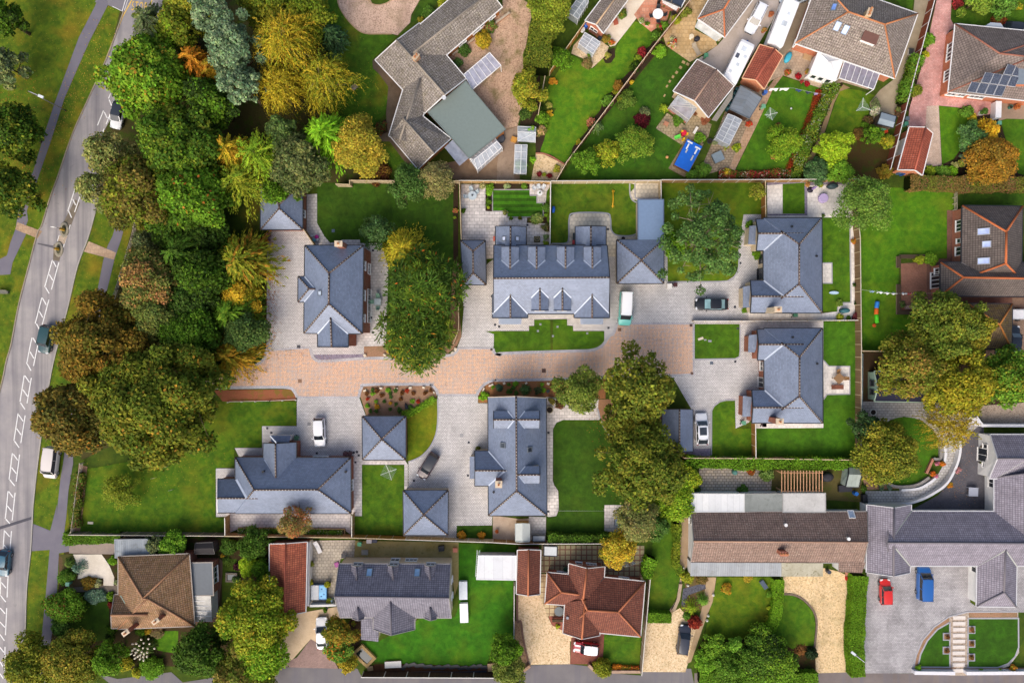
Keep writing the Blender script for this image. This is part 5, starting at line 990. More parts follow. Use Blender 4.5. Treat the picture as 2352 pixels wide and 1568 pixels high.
conserv('cold_frame','long cold frame overgrown by a vine near the yellow gravel','c1 155 1390','c1 108 1268 98 1518 205 1520 214 1268',.9,'c1 165 1268 155 1520',1.3,base=0.1,frame=plain('d0d3d2'),nb=4,cat='cold frame',alpha=.5)
h=House('conservatory','dark-roofed garden room with white glazing at the chequered terracotta patio','conservatory','c1 1530 30',plain('3a4150',.4,.5),bricks('9a543c'),trim=WT,over=0.1);m=h.block('c1 1420 -120 1390 -10 1560 65 1625 -60','c1 1500 -90 1475 28',2.3,3.2);h.slope('c1 1400 -20 1400 25 1520 95 1540 62',[2.5,2.2,2.2,2.5],clear_glass('c9d2d6',.6));h.done()
h=House('bungalow','grey-brown hipped bungalow with red hip tiles and a white lean-to porch','bungalow','c1 1930 130',TBRN,REND,trim=WT,ridge=ORG,over=0.3);m=h.block('c1 1870 -110 1711 165 1944 326 2260 -100','c1 2060 -120 1936 84',2.5,4.3);h.slope('c1 1710 178 1930 320 1870 362 1682 236',[2.4,2.4,2.1,2.1],clear_glass('cfd2ce',.75));h.done()
h=House('garage','wide brown-tiled garage with a cream gable beside the white touring caravan','garage','c1 1760 780',TBRN2,plain('c4ac8c',.85),trim=WT,ridge=plain('a08270'),over=0.25);m=h.block('c1 1705 522 1494 800 1800 1030 2024 752','c1 1872 608 1680 884',2.5,4.3,gable='01');h.slope('c1 2022 768 1830 1050 1875 1062 2010 860',[2.3,2.3,2.1,2.1],sheetmetal('7d786e','8b857a'));h.done()
h=House('garage','red-tiled garage with orange brick gable between the motorhome and the grey shed','garage','d1 65 590',TORG,bricks('b5653c','c4744a'),trim=plain('e0b28c'),ridge=plain('a5543f'),over=0.2);m=h.block('d1 42 392 -113 686 74 782 237 490','d1 168 428 4 702',2.2,3.4,gable='01');h.done()
h=House('shed','felt-roofed brown shed beside the red-tiled garage and the long greenhouse','shed','c1 2130 890',sheetmetal('6d757c','788088',0.55),wood('4d3527','5a4030','33241a'),trim=plain('5c646a'),over=0.1);m=h.block('c1 2090 748 1988 954 2158 1036 2270 850','c1 2178 796 2080 1000',1.9,2.7,gable='1',ridge=False);h.done()
h=House('bungalow','large hipped grey-brown bungalow with roof windows, a flat dormer and a white conservatory side','bungalow','d1 950 300',TBRN,bricks('b0603c','bd6e48'),trim=WT,ridge=plain('b5764c'),over=0.35)
m=h.block('d1 1420 122 555 -185 350 380 1219 686','d1 1132 216 815 106',2.6,6.0);h.skylight('d1',690,66,.9,.55,m,3,'6f8fd0');h.skylight('d1',716,230,.7,1.1,m,1,'8fa6d8');h.skylight('d1',786,262,.7,1.1,m,1,'8fa6d8')
pl=h.bl[m][1][1];h.slope('d1 970 242 1095 290 1058 395 925 345',[5.2,5.2,5.1,5.1],plain('6d4d44',.85),th=.15,wall=WT,base=3.4);h.chimney('d1',1003,104,6.9,.6,1.0,4,bricks('b59870','c4a880'),pots=3,ang=math.radians(-20));h.window(m,1,.2,1.0,1.5,1.0);h.window(m,1,.95,1.0,1.2,1.0);h.done()
h=House('conservatory','white glazed conservatory with a pyramid roof on the tiled patio','conservatory','d1 620 580',plain('e9e9e8',.3,.5,0,.03),WT,trim=WT,ridge=WT,over=0.05,ridge_r=.06);m=h.block('d1 555 455 480 640 700 705 765 520','d1 640 545 660 548',2.3,3.0);
for t in(.2,.5,.8):h.window(m,1,t,.9,.8,1.2,1)
h.done()
carport('veranda','white-framed veranda with six grey glass panels against the hipped bungalow','d1 900 660','d1 780 535 1088 640 1035 784 732 684',[2.5,2.5,2.2,2.2],'8a8794',6,cat='veranda',alpha=.9)
h=House('bungalow','hipped bungalow with ten solar panels on its brown roof','bungalow','d1 2000 520',rooftile('8a7d76','7d716b','544b46',.34,.36,lichen=.25),bricks('b8643c','c67248'),trim=WT,ridge=plain('8d5a48'),over=0.35)
m=h.block('d1 1751 212 1690 806 2600 905 2660 300','d1 2138 470 2420 500',2.7,5.9);h.window(m,0,.28,1.0,1.4,1.1);h.window(m,0,.42,1.0,1.2,1.1);h.window(m,0,.72,.9,1.6,1.2,3);h.window(m,1,.06,1.0,1.3,1.0);h.window(m,1,.16,1.0,1.2,1.2);h.window(m,1,.32,1.0,2.2,1.0,3)
pl=h.bl[m][1][1];P0=on_plane('d1',1842,810,pl);ux=(on_plane('d1',2150,850,pl)-P0)/4;uy=(on_plane('d1',1885,716,pl)-P0);nn=pl[1]
for(i,j)in[(0,0),(1,0),(2,0),(3,0),(1,1),(2,1),(3,1),(4,1),(3,2),(4,2)]:
 o=P0+ux*(i+(j*.02))+uy*j+nn*.1;o-=ux*0.0;c=o+ux*.5+uy*.5;b=MB();b.obox(c,ux*.47,uy*.47,nn*.03,plain('d5d8dc',.4));pn=b.build('solar_panel',h.e);b=MB();b.obox(c+nn*.02,ux*.44,uy*.45,nn*.025,pvcell());b.build('cell',pn)
h.slope('d1 2300 580 2480 600 2480 740 2245 735',[5.0,5.0,4.9,4.9],plain('75808a',.7),th=.15,wall=bricks('b8643c','c67248'),base=3.2);h.slope('d1 2000 235 2060 198 2150 205 2185 258',[2.4,2.4,2.4,2.4],plain('a3adb8',.4),wall=WT);h.done()
h=House('garage','long red-tiled garage with white bargeboards at the end of the pink brick drive','garage','d1 1400 1330',TORG,bricks('b5653c','c4744a'),trim=WT,ridge=plain('a5543f'),over=0.2);m=h.block('d1 1350 1112 1248 1488 1460 1536 1552 1166','d1 1492 1116 1396 1490',2.3,3.7,gable='01');h.window(m,0,.4,0.05,2.4,2.0,1,pane=plain('d9d9d6'));h.done()
#east
h=House('house','brown-tiled house with bright orange ridge tiles and three roof windows','house','d2 2050 700',TDK,bricks('9a5238','a86044'),trim=GBL,ridge=plain('b5653a',.9),over=0.3,ridge_r=.16)
m=h.block('d2 1812 354 1803 1000 2328 1000 2340 360','d2 2197 582 2192 860',2.7,6.2);a=h.block('d2 2600 851 1622 850 1619 1142 2600 1150','d2 2650 993 1822 982',2.72,5.0);h.flash('d2 1806 852 2010 982',m,0,.14,plain('8d8a86'))
for y in(580,692,838):h.skylight('d2',2000 if y!=692 else 2025,y,.75,1.3 if y!=692 else.9,m,0,'a3b2dc','a8adb4')
h.window(m,0,.24,1.0,1.7,1.2,3);h.window(m,0,.46,1.2,.7,.9,1);h.window(m,0,.61,1.0,1.3,1.2);h.window(a,1,.5,.1,2.4,2.1,4,name='glazed_door');h.window(a,1,.2,1.0,.9,1.1,1);h.done()
h=House('garage','mossy brown hipped garage beside the white trailer','garage','d2 2080 1400',rooftile('6f5c44','7d6a50','43372a',.33,.33,moss=.5,mc='8a7420'),bricks('9a5238','a86044'),trim=GBL,ridge=plain('b5763a',.9),over=.25,ridge_r=.14);h.block('d2 1860 1212 d3 1862 97 2241 98 d2 2250 1215','d2 2139 1394 2139 1396',2.5,4.6);h.done()
h=House('summerhouse','pale green timber summerhouse with a dark felt roof under the yellowing tree','summerhouse','d3 1300 430',plain('2b2c3e',.85,.2),wood('86a08c','94ad99','6d8573',.15,False),trim=plain('a9bfa9'),over=.15);m=h.block('d3 1630 296 1040 297 1040 556 1630 566','d3 1630 440 1072 436',2.1,3.0,gable='01',ridge=False);h.window(m,1,.4,.9,.9,1.0,1,frame=plain('3a3b3e'));h.window(m,1,.72,.9,.8,1.0,1,frame=plain('3a3b3e'));h.done()
h=House('house','sprawling purple-grey roofed house with white walls round a dark courtyard','house','d4 1800 300',TPUR,WREND,trim=plain('c9cacc'),ridge=plain('6a666c'),over=.3)
m=h.block('d4 1180 63 2500 66 2500 540 1180 540','d4 1150 338 2600 342',2.5,5.0,gable='');w=h.block('d4 978 4 975 598 1352 602 1364 6','d4 1215 32 1209 632',2.5,4.6,gable='01',over=.2);s=h.block('d4 2292 300 2281 899 1938 894 1945 300','d4 2195 290 2176 768',2.48,4.2,inner='0');n=h.block('d3 2500 850 2055 850 2045 1232 2500 1240','d3 2560 1056 2118 1058',2.7,4.7,gable='1',inner='0',over=.15);e=h.block('d3 2092 1225 d4 2092 300 2640 300 d3 2640 1225','d3 2440 1180 d4 2440 300',2.52,4.95)
h.flash('d4 1366 62 1226 262',m,0,.13,plain('a3a79f'));h.flash('d4 1228 388 1352 538',m,1,.16,plain('a3a79f'));h.flash('d4 1946 545 2190 402 2290 546',m,1,.16,plain('a9ada6'));h.flash('d3 2098 1235 2352 1080',e,0,.14,plain('a3a79f'))
h.window(n,1,.5,.1,2.0,2.1,2,name='glazed_door');h.window(n,1,.28,1.2,.7,.9,1);h.window(n,1,.74,1.2,.7,.9,1);h.window(e,0,.08,1.0,1.4,1.1,2);h.window(s,2,.55,.9,1.6,1.2,2);h.done()
#south
h=House('bungalow','very long brown-tiled bungalow with white corrugated and mossy lean-to roofs','bungalow','c4 2100 300',TLONG,plain('d9d9d8',.85),trim=plain('8d8a86'),ridge=plain('a3806a'),over=.3)
m=h.block('d4 980 68 c4 1650 68 1645 512 d4 950 512','d4 985 333 c4 1672 325',2.5,5.0,gable='01',over=.25);h.flat('c3 1650 1366 2115 1368 2115 1524 1652 1526',0,2.6,sheetmetal('d0d3d4','dcdedd',.9,'a9aaa4',.3),edge=plain('c9cac8'));h.flat('c3 2115 1368 d3 240 1366 242 1515 c3 2115 1524',0,2.55,concrete('8d928e','7d827e','5a5f58',.5),edge=plain('8a8a86'));h.flat('d3 241 1364 612 1362 614 1528 241 1528',0,2.6,concrete('b5b4b0','c4c3bf','84837c',.5),edge=plain('a3a29e'))
h.slope('c4 1645 512 2440 515 2440 632 1645 630',[2.62,2.62,2.3,2.3],sheetmetal('8f9498','9da2a5',.32),wall=plain('d9d9d8'));h.slope('d4 229 514 592 516 592 634 229 634',[2.62,2.62,2.35,2.35],concrete('b0ac9a','9d9984','5c5314',.95),wall=plain('cfcfcd'));h.slope('d4 730 508 965 508 935 602 730 595',[2.6,2.6,2.3,2.3],TLONG,wall=plain('d9d9d8'))
h.chimney('d4',252,436,5.4,1.0,.55,3,pots=3,cap='b0705a');h.skylight('d4',838,90,.75,1.0,m,0,'8d9cb0','dcdcdc');h.vent('d4',258,178,m,0,'dfdfdd',.2,hgt=.4);h.vent('d4',805,298,m,0,'dfdfdd',.2,hgt=.4);h.window(m,1,.2,1.0,.8,1.2,1);h.done()
h=House('bungalow','dark red tiled bungalow of crossing hips on the yellow gravel plot','bungalow','c4 780 820',TRED,bricks('9c4a34','aa583f'),trim=plain('c9c6c2'),ridge=plain('a8633f'),over=.28,ridge_r=.15)
c=h.block('c4 1246 679 600 612 575 1100 1206 1160','c4 1012 945 740 930',2.5,4.9);a=h.block('c4 760 632 392 600 371 870 740 900','c4 760 805 514 772',2.48,3.9,inner='0');n=h.block('c4 574 800 580 519 893 546 875 800','c4 705 830 739 562',2.52,4.6,gable='1',inner='0');s=h.block('c4 850 860 848 1150 529 1130 546 860','c4 720 840 693 1182',2.54,4.5,gable='1',inner='0')
h.window(n,1,.28,1.0,1.0,1.1,1);h.window(n,1,.68,1.1,1.5,.9,3);h.window(a,0,.62,1.0,1.8,1.0,3);h.window(c,0,.25,1.0,1.5,1.1);h.flash('c4 576 616 692 780',a,0,.1,plain('4a4744'));h.flash('c4 888 648 735 800',c,0,.1,plain('4a4744'));h.flash('c4 720 1000 848 1130',c,1,.12,plain('8d8a80'));h.vent('c4',566,990,s,1,'8d929a',.16);h.done()
h=House('garage','long dark red tiled garage on the gravel plot beside the white storage container','garage','c4 225 600',TRED,bricks('9c4a34','aa583f'),trim=plain('d5d5d2'),ridge=plain('a8633f'),over=.15);m=h.block('c4 131 402 121 786 324 790 331 402','c4 228 398 222 803',2.3,3.8,gable='01');h.done()
h=House('house','cream rendered house with grey tiles, three north dormers and a hipped porch wing','house','b4 1240 740',TGR2,plain('cfc2a6',.85),trim=plain('8d8a88'),ridge=plain('5c5962'),over=.2)
m=h.block('b4 1746 527 768 524 776 990 1752 994','b4 1730 818 728 808',3.5,6.6,gable='01',over=.12)
for x in(922,1240,1564):
 z1,z2=zat('b4',x,585,h.bl[m][1][0]),zat('b4',x,655,h.bl[m][1][0]);k=h.block(f'b4 {x+55} 640 {x+50} 535 {x-45} 535 {x-50} 640',f'b4 {x} 665 {x} 550',z1,z2+.1,gable='1',inner='0',over=.1,base=3.2,gut=False);h.window(k,1,.5,z1-1.0,1.3,.9,2)
for x in(934,1568):
 z1,z2=zat('b4',x,965,h.bl[m][1][1]),zat('b4',x,905,h.bl[m][1][1])+.1;h.block(f'b4 {x-52} 925 {x-50} 1000 {x+52} 1005 {x+54} 930',f'b4 {x} 900 {x} 1018',z1,z2,gable='1',inner='0',over=.1,base=3.2,gut=False)
w=h.block('b4 1072 930 1070 1098 1428 1098 1430 930','b4 1219 800 1224 1148',3.5,5.9,gable='1',inner='0',over=.15);h.slope('b4 960 990 1072 988 1115 1110 1112 1205 962 1186',[3.3,3.3,2.7,2.4,2.4],TGR2,wall=plain('cfc2a6'));h.skylight('b4',1034,600,.7,1.05,m,0,'6f8fae');h.skylight('b4',1452,602,.7,1.05,m,0,'6f8fae')
h.window(m,0,.52,.9,1.3,1.1,2);h.window(m,0,.37,1.0,1.8,.9,3);h.window(m,3,.3,1.0,.9,1.2,1);h.window(m,3,.62,1.0,.9,1.2,1);h.done()
h=House('garage','long weathered red-tiled garage beside the patio with the hot tub','garage','b4 330 640',TGAR,bricks('9a543c'),trim=plain('d9d9d6'),ridge=plain('a5563f'),over=.15);m=h.block('b4 160 348 162 930 474 945 487 330','b4 301 345 284 978',2.3,4.0,gable='01');h.done()
h=House('bungalow','brown pyramid-roofed bungalow with mossy north slope and two brick chimneys','bungalow','a4 1370 760',TOLD,bricks('9a5038','a85e44'),trim=plain('9d948a'),ridge=plain('9a7050'),over=.3,ridge_r=.15);m=h.block('a4 1037 461 1036 1092 1704 1066 1656 437','a4 1252 828 1288 827',3.0,6.4);w=h.block('a4 1240 800 1002 792 978 1085 1240 1085','a4 1290 968 974 972',2.98,5.0,gable='1',inner='0',over=.2)
f=h.flat('a4 1662 514 1860 510 1870 798 1680 802',0,2.6,plain('6f757a',.85),bricks('9a5038','a85e44'));h.slope('a4 1690 802 1845 800 1858 1026 1702 1030',[2.6,2.6,2.4,2.4],clear_glass('d6d2c6',.8),wall=WT);h.window(f,1,.55,.9,2.4,1.2,3)
for i in range(6):y=805+i*44;h.gm.bar(W('a4',1692+i*2,y,2.66),W('a4',1847+i*2.4,y-1,2.45),.07,.07,WT)
h.flash('a4 1060 800 1155 960',m,0,.14,plain('8fb0a4'));h.chimney('a4',1360,1028,6.3,.95,.5,4,pots=1,ang=math.radians(35));h.chimney('a4',1098,1128,6.2,.95,.55,0,pots=1,ang=math.radians(35));h.window(m,0,.22,1.0,2.2,1.1,3,frame=plain('9fc4b8'));h.done()
for lab,ev in(('corrugated flat-roofed garage at the end of the concrete drive','a4 1005 312 1290 308 1325 455 1010 470'),):
 h=House('garage',lab,'garage','a4 1150 390',SL,plain('8d8478'),trim=plain('8a9095'),over=.1);h.flat(ev,0,2.3,sheetmetal('858d93','949ca1',.3,'4f5046',.45));h.done()
h=House('shed','black-roofed timber shed behind the brown pyramid roof','shed','a4 1790 400',plain('2c292b',.85),wood('5a4a48','6d5a58','3d3230'),trim=plain('3d3a3a'),over=.08);h.block('a4 1865 338 1712 345 1705 432 1880 432','a4 1870 385 1706 390',1.9,2.3,gable='01',ridge=False);h.done()
h=House('storage_container','white flat-topped storage container on the back lawn with a ladder on its side','container','b4 2145 540',sheetmetal('cdd0d3','d9dbdc',1.35,'a9aaa8',.3),plain('cfd3d8'),trim=plain('e8e8e8'),over=.05);h.flat('b4 1990 452 2318 455 2314 664 1973 658',0,2.3,sheetmetal('cdd0d3','d9dbdc',1.35,'a9aaa8',.3),plain('c3c9d0'));h.done()
h=House('shed','small pale-roofed summerhouse on the concrete yard behind the two-way dormers','shed','c4 172 240',plain('b4bab6',.7),wood('8d7248','9d8156'),trim=plain('a9b0ac'),over=.08);h.block('c4 114 172 116 328 232 328 232 172','c4 172 168 172 330',1.9,2.3,gable='01',ridge=False);h.done()
h=House('shed','low flat grey-topped box shed on the slab yard beside the pale-roofed summerhouse','shed','c4 320 300',plain('8d949a',.7),plain('7d8286'),over=.05);h.flat('c4 262 276 372 276 372 328 262 328',0,1.2,plain('8d949a',.7));h.done()
h=House('shed','flat pale-topped shed on the slab patio by the red garage','shed','c4 420 410',plain('c4c9c9',.6),wood('b09470','bfa37e'),over=.05);h.flat('c4 362 368 478 372 475 458 360 452',0,1.9,plain('c4c9c9',.6));h.done()
h=House('shed','blue-grey roofed garden shed with toys beside it at the white flowers','shed','d1 1150 1050',plain('8a98a0',.75),wood('4d4438','5c5244'),over=.08);h.block('d1 1100 983 1235 1022 1208 1118 1065 1082','d1 1085 1035 1222 1072',1.8,2.15,gable='01',ridge=False);h.done()
h=House('shed','weathered greenhouse-shed with grey boarded roof beside the timber pergola','shed','d3 860 1220',sheetmetal('8d9892','9aa49e',.6),wood('a3b5ae','b0c0b8'),over=.08);h.block('d3 925 1142 815 1140 790 1305 905 1308','d3 930 1200 815 1198',1.9,2.5,gable='01',ridge=False);h.done()
#vehicles
WHT,BLK='e4e6e8','15171b'
car('car','white hatchback on the road half under the big green tree','a1 1028 1003',4.2,193,WHT,roof='2a3038',gh=(.25,.42,.84,.97))
car('car','dark teal off-roader driving beside the orange-brown trees','o0 105 779',4.3,193,'1d4347',height=1.72,gh=(.25,.36,.90,.97),belt=1.08,wt=.8)
car('van','beige van parked on the grass verge under the oak','a3 432 1098',4.75,187,'cdc6c1','van',width=1.92,height=1.95,belt=1.1,gh=(.13,.27,.965,.985),wt=.82,cat='van',zref=1.2)
car('car','teal blue hatchback on the road at the picture edge by the tarmac patch','a4 28 520',4.0,186,'1f5a70')
car('car','white hatchback with red rear lamps on the drive by the bark bed','b3 594 830',4.35,178,WHT,gh=(.25,.40,.90,.985))
car('car','dark plum hatchback with a black glass roof parked askew on pale block paving','b3 1545 1125',4.25,212,'4a3640',roof='1b2028',gh=(.25,.39,.90,.985))
car('van','mint green van with a white roof beside the wide pair of houses','c2 1079 1255',4.95,183,'6fc4b8','van',roof='f0f2f2',width=1.95,height=1.98,belt=1.12,gh=(.17,.30,.975,.99),wt=.86,cat='van',zref=1.2,rails=True)
car('car','black saloon parked across the block-paved drive','c2 1833 1215',4.9,270,BLK,'saloon',gh=(.27,.42,.74,.88),glassc='6f8f94',width=1.86)
car('car','silver off-roader with a dark roof beside the slate garage under the maple','c3 1743 800',4.75,358,'dfe3e8',sunroof=.6,gh=(.25,.38,.80,.97),height=1.65,belt=1.05,width=1.9)
car('car','white saloon on the concrete drive beside the orange shrubs','b4 618 1133',4.75,357,WHT,'saloon',gh=(.28,.43,.74,.89),width=1.82)
car('car','small red car with a white roof and bonnet stripes on brick paving','c4 733 1265',3.85,276,'9c1226',roof='eff0f0',stripe='eeeeee',gh=(.27,.40,.90,.98),width=1.7)
car('car','dark blue-grey hatchback on the gravel beside the red-leaved shrub','c4 1588 1190',4.45,8,'262b38',gh=(.26,.41,.90,.985))
car('car','bright red small car on the grey drive near the long clipped hedge','d4 1143 770',3.75,359,'c8231a',gh=(.26,.40,.92,.985),width=1.66)
car('van','blue family van on the grey drive beside the white-walled wing','d4 1488 698',4.9,1,'1d5aa0','van',width=1.9,height=1.85,belt=1.08,gh=(.17,.33,.97,.99),wt=.84,cat='van',zref=1.1)
car('car','white estate car with roof rails in front of the caravan','c1 2222 155',4.85,207,'dfe3ea',gh=(.26,.40,.90,.985),rails=True,width=1.84)
car('car','black car half hidden beside the mossy hipped garage','d2 2268 1530',4.4,4,'1a2028',glassc='3a4a58')
car('car','dark car behind the hipped bungalow with solar panels','d1 2300 252',4.3,95,'2a2d33')
car('car','silver blue car at the top edge beside the motorhome','d1 345 -15',4.3,250,'aebccb')
def caravan(name,label,cat,at,L,Wd,Ht,head,hatches,panel=None,window_end=True,nose=0.35,hitch=False):
 t,x,y=at.split();p=W(t,float(x),float(y),Ht*.8);e=thing(name,label,cat,(p.x,p.y,0),math.radians(90-head));m=plain('e9eaea',.35,.5,0,.04);b=MB()
 R=[]
 for fx,s,z1 in((L/2,.86,.86),(L/2-.12,.95,.94),(L/2-nose,1,1),(-L/2+.25,1,1),(-L/2+.06,.97,.96),(-L/2,.9,.88)):
  h=Wd/2*s;z=Ht*z1;R.append([Vector((fx,y_,z_))for y_,z_ in((h,.4),(h,z-.18),(h-.06,z-.05),(h-.2,z),(0,z+.03),(-h+.2,z),(-h+.06,z-.05),(-h,z-.18),(-h,.4))])
 for a,c in zip(R,R[1:]):
  for j in range(8):b.face([a[j],a[j+1],c[j+1],c[j]],m,j in(1,2,5,6))
 b.face(R[0][::-1],m);b.face(R[-1],m);b.build('body',e,True)
 for(hx,hy,w)in hatches:q=MB();q.box(hx-w/2,hx+w/2,hy-w/2,hy+w/2,Ht,Ht+.08,plain('c2c6ca'),glass('aab2b8',.3));q.build('roof_hatch',e,True)
 if panel:q=MB();q.box(panel[0]-.35,panel[0]+.35,panel[1]-.25,panel[1]+.25,Ht+.02,Ht+.07,pvcell());q.build('solar_panel',e,True)
 if window_end:q=MB();q.obox((L/2-.04,0,Ht*.68),Vector((-.07,0,.28)),Vector((0,Wd*.36,0)),Vector((.03,0,.008)),glass('4a2c22',.1));q.build('window',e,True)
 for s in(-1,1):
  wheel(e,-.1,s*(Wd/2-.1),.3)
  q=MB();q.box(-L*.25,L*.2,s*(Wd/2+.005)-.01,s*(Wd/2+.005)+.01,1.2,1.75,glass());q.build('window',e,True)
 if hitch:q=MB();q.bar((L/2-.1,.3,.45),(L/2+1.0,0,.45),.1,.1,plain('5c6066'));q.bar((L/2-.1,-.3,.45),(L/2+1.0,0,.45),.1,.1,plain('5c6066'));q.lathe([(.16,.4),(.16,.75),(.05,.85)],plain('2f63b5'),10,(L/2+.8,0,0));q.build('hitch',e,True)
 return e
caravan('motorhome','white motorhome with a dark end window beside the red-tiled garage','motorhome','d1 240 205',7.2,2.35,2.7,201,[(.3,.1,.75),(-1.3,.2,.4)])
caravan('touring_caravan','white touring caravan with four roof hatches and a blue jockey-wheel cover','caravan','c1 2062 548',6.6,2.25,2.5,26,[(1.9,.15,.7),(.9,-.5,.45),(-.6,0,.45),(-1.9,.55,.4)],(.6,.6),nose=.6,hitch=True)
def trailer(label,at,L,Wd,head):
 t,x,y=at.split();p=W(t,float(x),float(y),.9);e=thing('trailer',label,'trailer',(p.x,p.y,0),math.radians(90-head));b=MB();m=plain('d8dbdd',.5);b.box(-L/2,L/2,-Wd/2,Wd/2,.45,.55,m)
 for a in((-L/2,L/2,-Wd/2,-Wd/2+.06),(-L/2,L/2,Wd/2-.06,Wd/2),(-L/2,-L/2+.06,-Wd/2,Wd/2),(L/2-.06,L/2,-Wd/2,Wd/2)):b.box(*a,.55,1.0,m)
 b.box(-L/2+.1,L/2-.1,-Wd/2+.1,Wd/2-.1,.56,.96,plain('e6e7e8'));b.build('body',e,True)
 for s in(-1,1):wheel(e,0,s*(Wd/2+.12),.3)
 q=MB();q.bar((-L/2,0,.45),(-L/2-.9,0,.45),.08,.08,plain('5c6066'));q.build('hitch',e,True)
trailer('white trailer beside the mossy hipped garage at the picture edge','d2 2320 1305',2.9,1.5,90)
#fences and walls
WD1=wood('b08d5c','c4a06c');WD2=wood('a9855a','95744c','5c472c');WDK=wood('4a3c32','5a493c','2c241e');WPL=wood('c9b797','b8a684','8a785a');WRD=wood('8a4a34','9a563e','5a3024')
CPOST=plain('d0cabf',.8);WPOST=plain('c9b592',.8)
def fence(label,path,h=1.8,m=WD1,pm=WPOST,step=1.9,name='fence',zref=None,cap=None,cat='fence',w=0.05):
 P=pts(path,h if zref is None else zref);P=[Vector((p.x,p.y,0))for p in P];c=P[len(P)//2];e=thing(name,label,cat,(c.x,c.y,0));up=Vector((0,0,1));first=True
 for a,b_ in zip(P,P[1:]):
  L=(b_-a).length;n=max(1,round(L/step));u=(b_-a)/n
  for i in range(n):
   p,q=a+u*i,a+u*(i+1);d=u.normalized();b=MB();b.obox((p+q)/2+up*(h/2),d*((q-p).length/2-.05),Vector((-d.y,d.x,0))*(w/2),up*(h/2),m)
   b.obox((p+q)/2+up*(h+.02),d*((q-p).length/2-.05),Vector((-d.y,d.x,0))*(w/2+.03),up*.02,cap or pm);b.build('panel',e)
   b=MB();b.obox(p+up*((h+.06)/2),d*.05,Vector((-d.y,d.x,0))*.06,up*((h+.06)/2),pm);b.build('post',e)
 b=MB();b.obox(P[-1]+up*((h+.06)/2),Vector((.05,0,0)),Vector((0,.05,0)),up*((h+.06)/2),pm);b.build('post',e);return e
def railfence(label,path,h=1.1,m=None,step=1.8,rails=3):
 m=m or plain('b8ae9e',.8);P=[Vector((p.x,p.y,0))for p in pts(path,h)];c=P[len(P)//2];e=thing('post_and_rail_fence',label,'fence',(c.x,c.y,0));up=Vector((0,0,1))
 for a,b_ in zip(P,P[1:]):
  n=max(1,round((b_-a).length/step));u=(b_-a)/n
  for i in range(n+1):b=MB();q=a+u*i;b.box(q.x-.06,q.x+.06,q.y-.06,q.y+.06,0,h,m);b.build('post',e)
  for k in range(rails):b=MB();z=h*(.35+.6*k/max(1,rails-1));d=Vector((-u.y,u.x,0)).normalized()*.07;b.bar(a+up*z+d,b_+up*z+d,.05,.1,m);b.build('rail',e)
 return e
def wall(label,path,w,h,m,cap=None,zref=None,name='garden_wall',smooth=False):
 P=pts(path,h if zref is None else zref)
 if smooth:P=spline(P,False,5)
 c=P[len(P)//2];e=thing(name,label,'wall',(c.x,c.y,0));strip(P,w,0,h-.06,m).build('base',e);strip(P,w+.06,h-.058,h,cap or m).build('coping',e);return e
fence('pale timber fence behind the bungalow garden, under the dark sapling','b2 740 165 860 168 860 132 1220 136 1812 136',m=WPL)
fence('timber fence with pale capping along the striped lawn garden and gravel bed','b2 1816 134 2352 136 c2 415 142',m=WD1,cap=CPOST)
fence('timber fence with white posts behind the lawn with the yellow bar','c2 422 138 1388 132',m=WPL,pm=CPOST)
fence('timber fence behind the tall pine and the small lawn patio','c2 1395 128 2300 126 d2 900 121',m=WD2,pm=CPOST)
fence('narrow timber fence beside the long slab patio with the round table','b2 1822 150 1838 660',m=WD1)
fence('timber fence between the spiky evergreen and the block-paved drive','b2 1812 870 1814 1440 b3 1770 55',m=WD2)
fence('pale fence dividing the striped lawn garden from the lawn with the yellow bar','c2 420 142 414 700',m=WPL,pm=CPOST,cap=plain('e2ded6'))
fence('pale fence dividing the corner slab patio from the pine lawn','c2 1386 140 1388 300',m=WPL,cap=CPOST)
fence('orange-brown fence between the pine lawn and the white slab patio','c2 2300 140 2304 460',m=wood('9d6a34','b07c42','6d4822'))
fence('long brown boundary fence behind the two end houses','d2 905 124 902 470 918 640 928 1568 d3 926 1062',m=wood('7a6248','8a7054','4d3c2a'),cap=plain('c4bba8'))
fence('low dark fence with a white cap between the two end houses','c2 1672 1362 2200 1364 d2 922 1356',h=1.0,m=WD2,cap=plain('ded9cf'))
fence('timber fence along the green hedge south of the end house lawns','c3 1590 1054 2210 1058 d3 870 1072',m=wood('8a7452','9a8460'))
fence('short brown fence dividing the round-cornered lawn from its neighbour lawn','c3 2214 755 2218 1052',m=wood('8d6432','a0763f'),cap=plain('ded9cf'))
fence('long weathered fence along the south edge of the big west lawn','a4 600 270 1968 280',m=wood('7d7264','8b8070','50483c'),cap=plain('b9b0a0'))
fence('orange timber fence along the south edge of the raised planter patio','a4 1972 281 b4 872 296',m=WD1)
fence('orange timber fence behind the rotary dryer lawn and slate garage','b4 878 296 1345 312',m=wood('a8742e','ba863c','6d4c20'))
fence('pale fence with diagonal stays along the back of the storage container lawn','b4 1350 312 2115 336',m=WPL,pm=CPOST)
fence('fence with concrete posts between the box shed yard and the red garage','b4 2115 337 2352 350 c4 880 348',m=WD2,pm=CPOST)
fence('timber fence between the planter patio and the rotary dryer lawn','b4 880 100 878 290',m=WD1,cap=plain('ded9cf'))
fence('timber fence at the end of the raised planter patio','a4 1968 120 1970 276',m=WD1,cap=plain('ded9cf'))
fence('orange fence between the clipped conifer hedge and the greenhouse garden','c1 415 622 722 192',m=wood('b0762e','c0863c','7a5220'))
fence('orange fence beside the soil bed under the olive tree','c1 312 1000 370 668',m=wood('b0762e','c0863c','7a5220'),h=1.6)
fence('long brown fence with pale cap dividing the two bright lawns','c1 475 1568 560 1420 1310 420 1660 -20',m=WRD,cap=plain('c9b59a'))
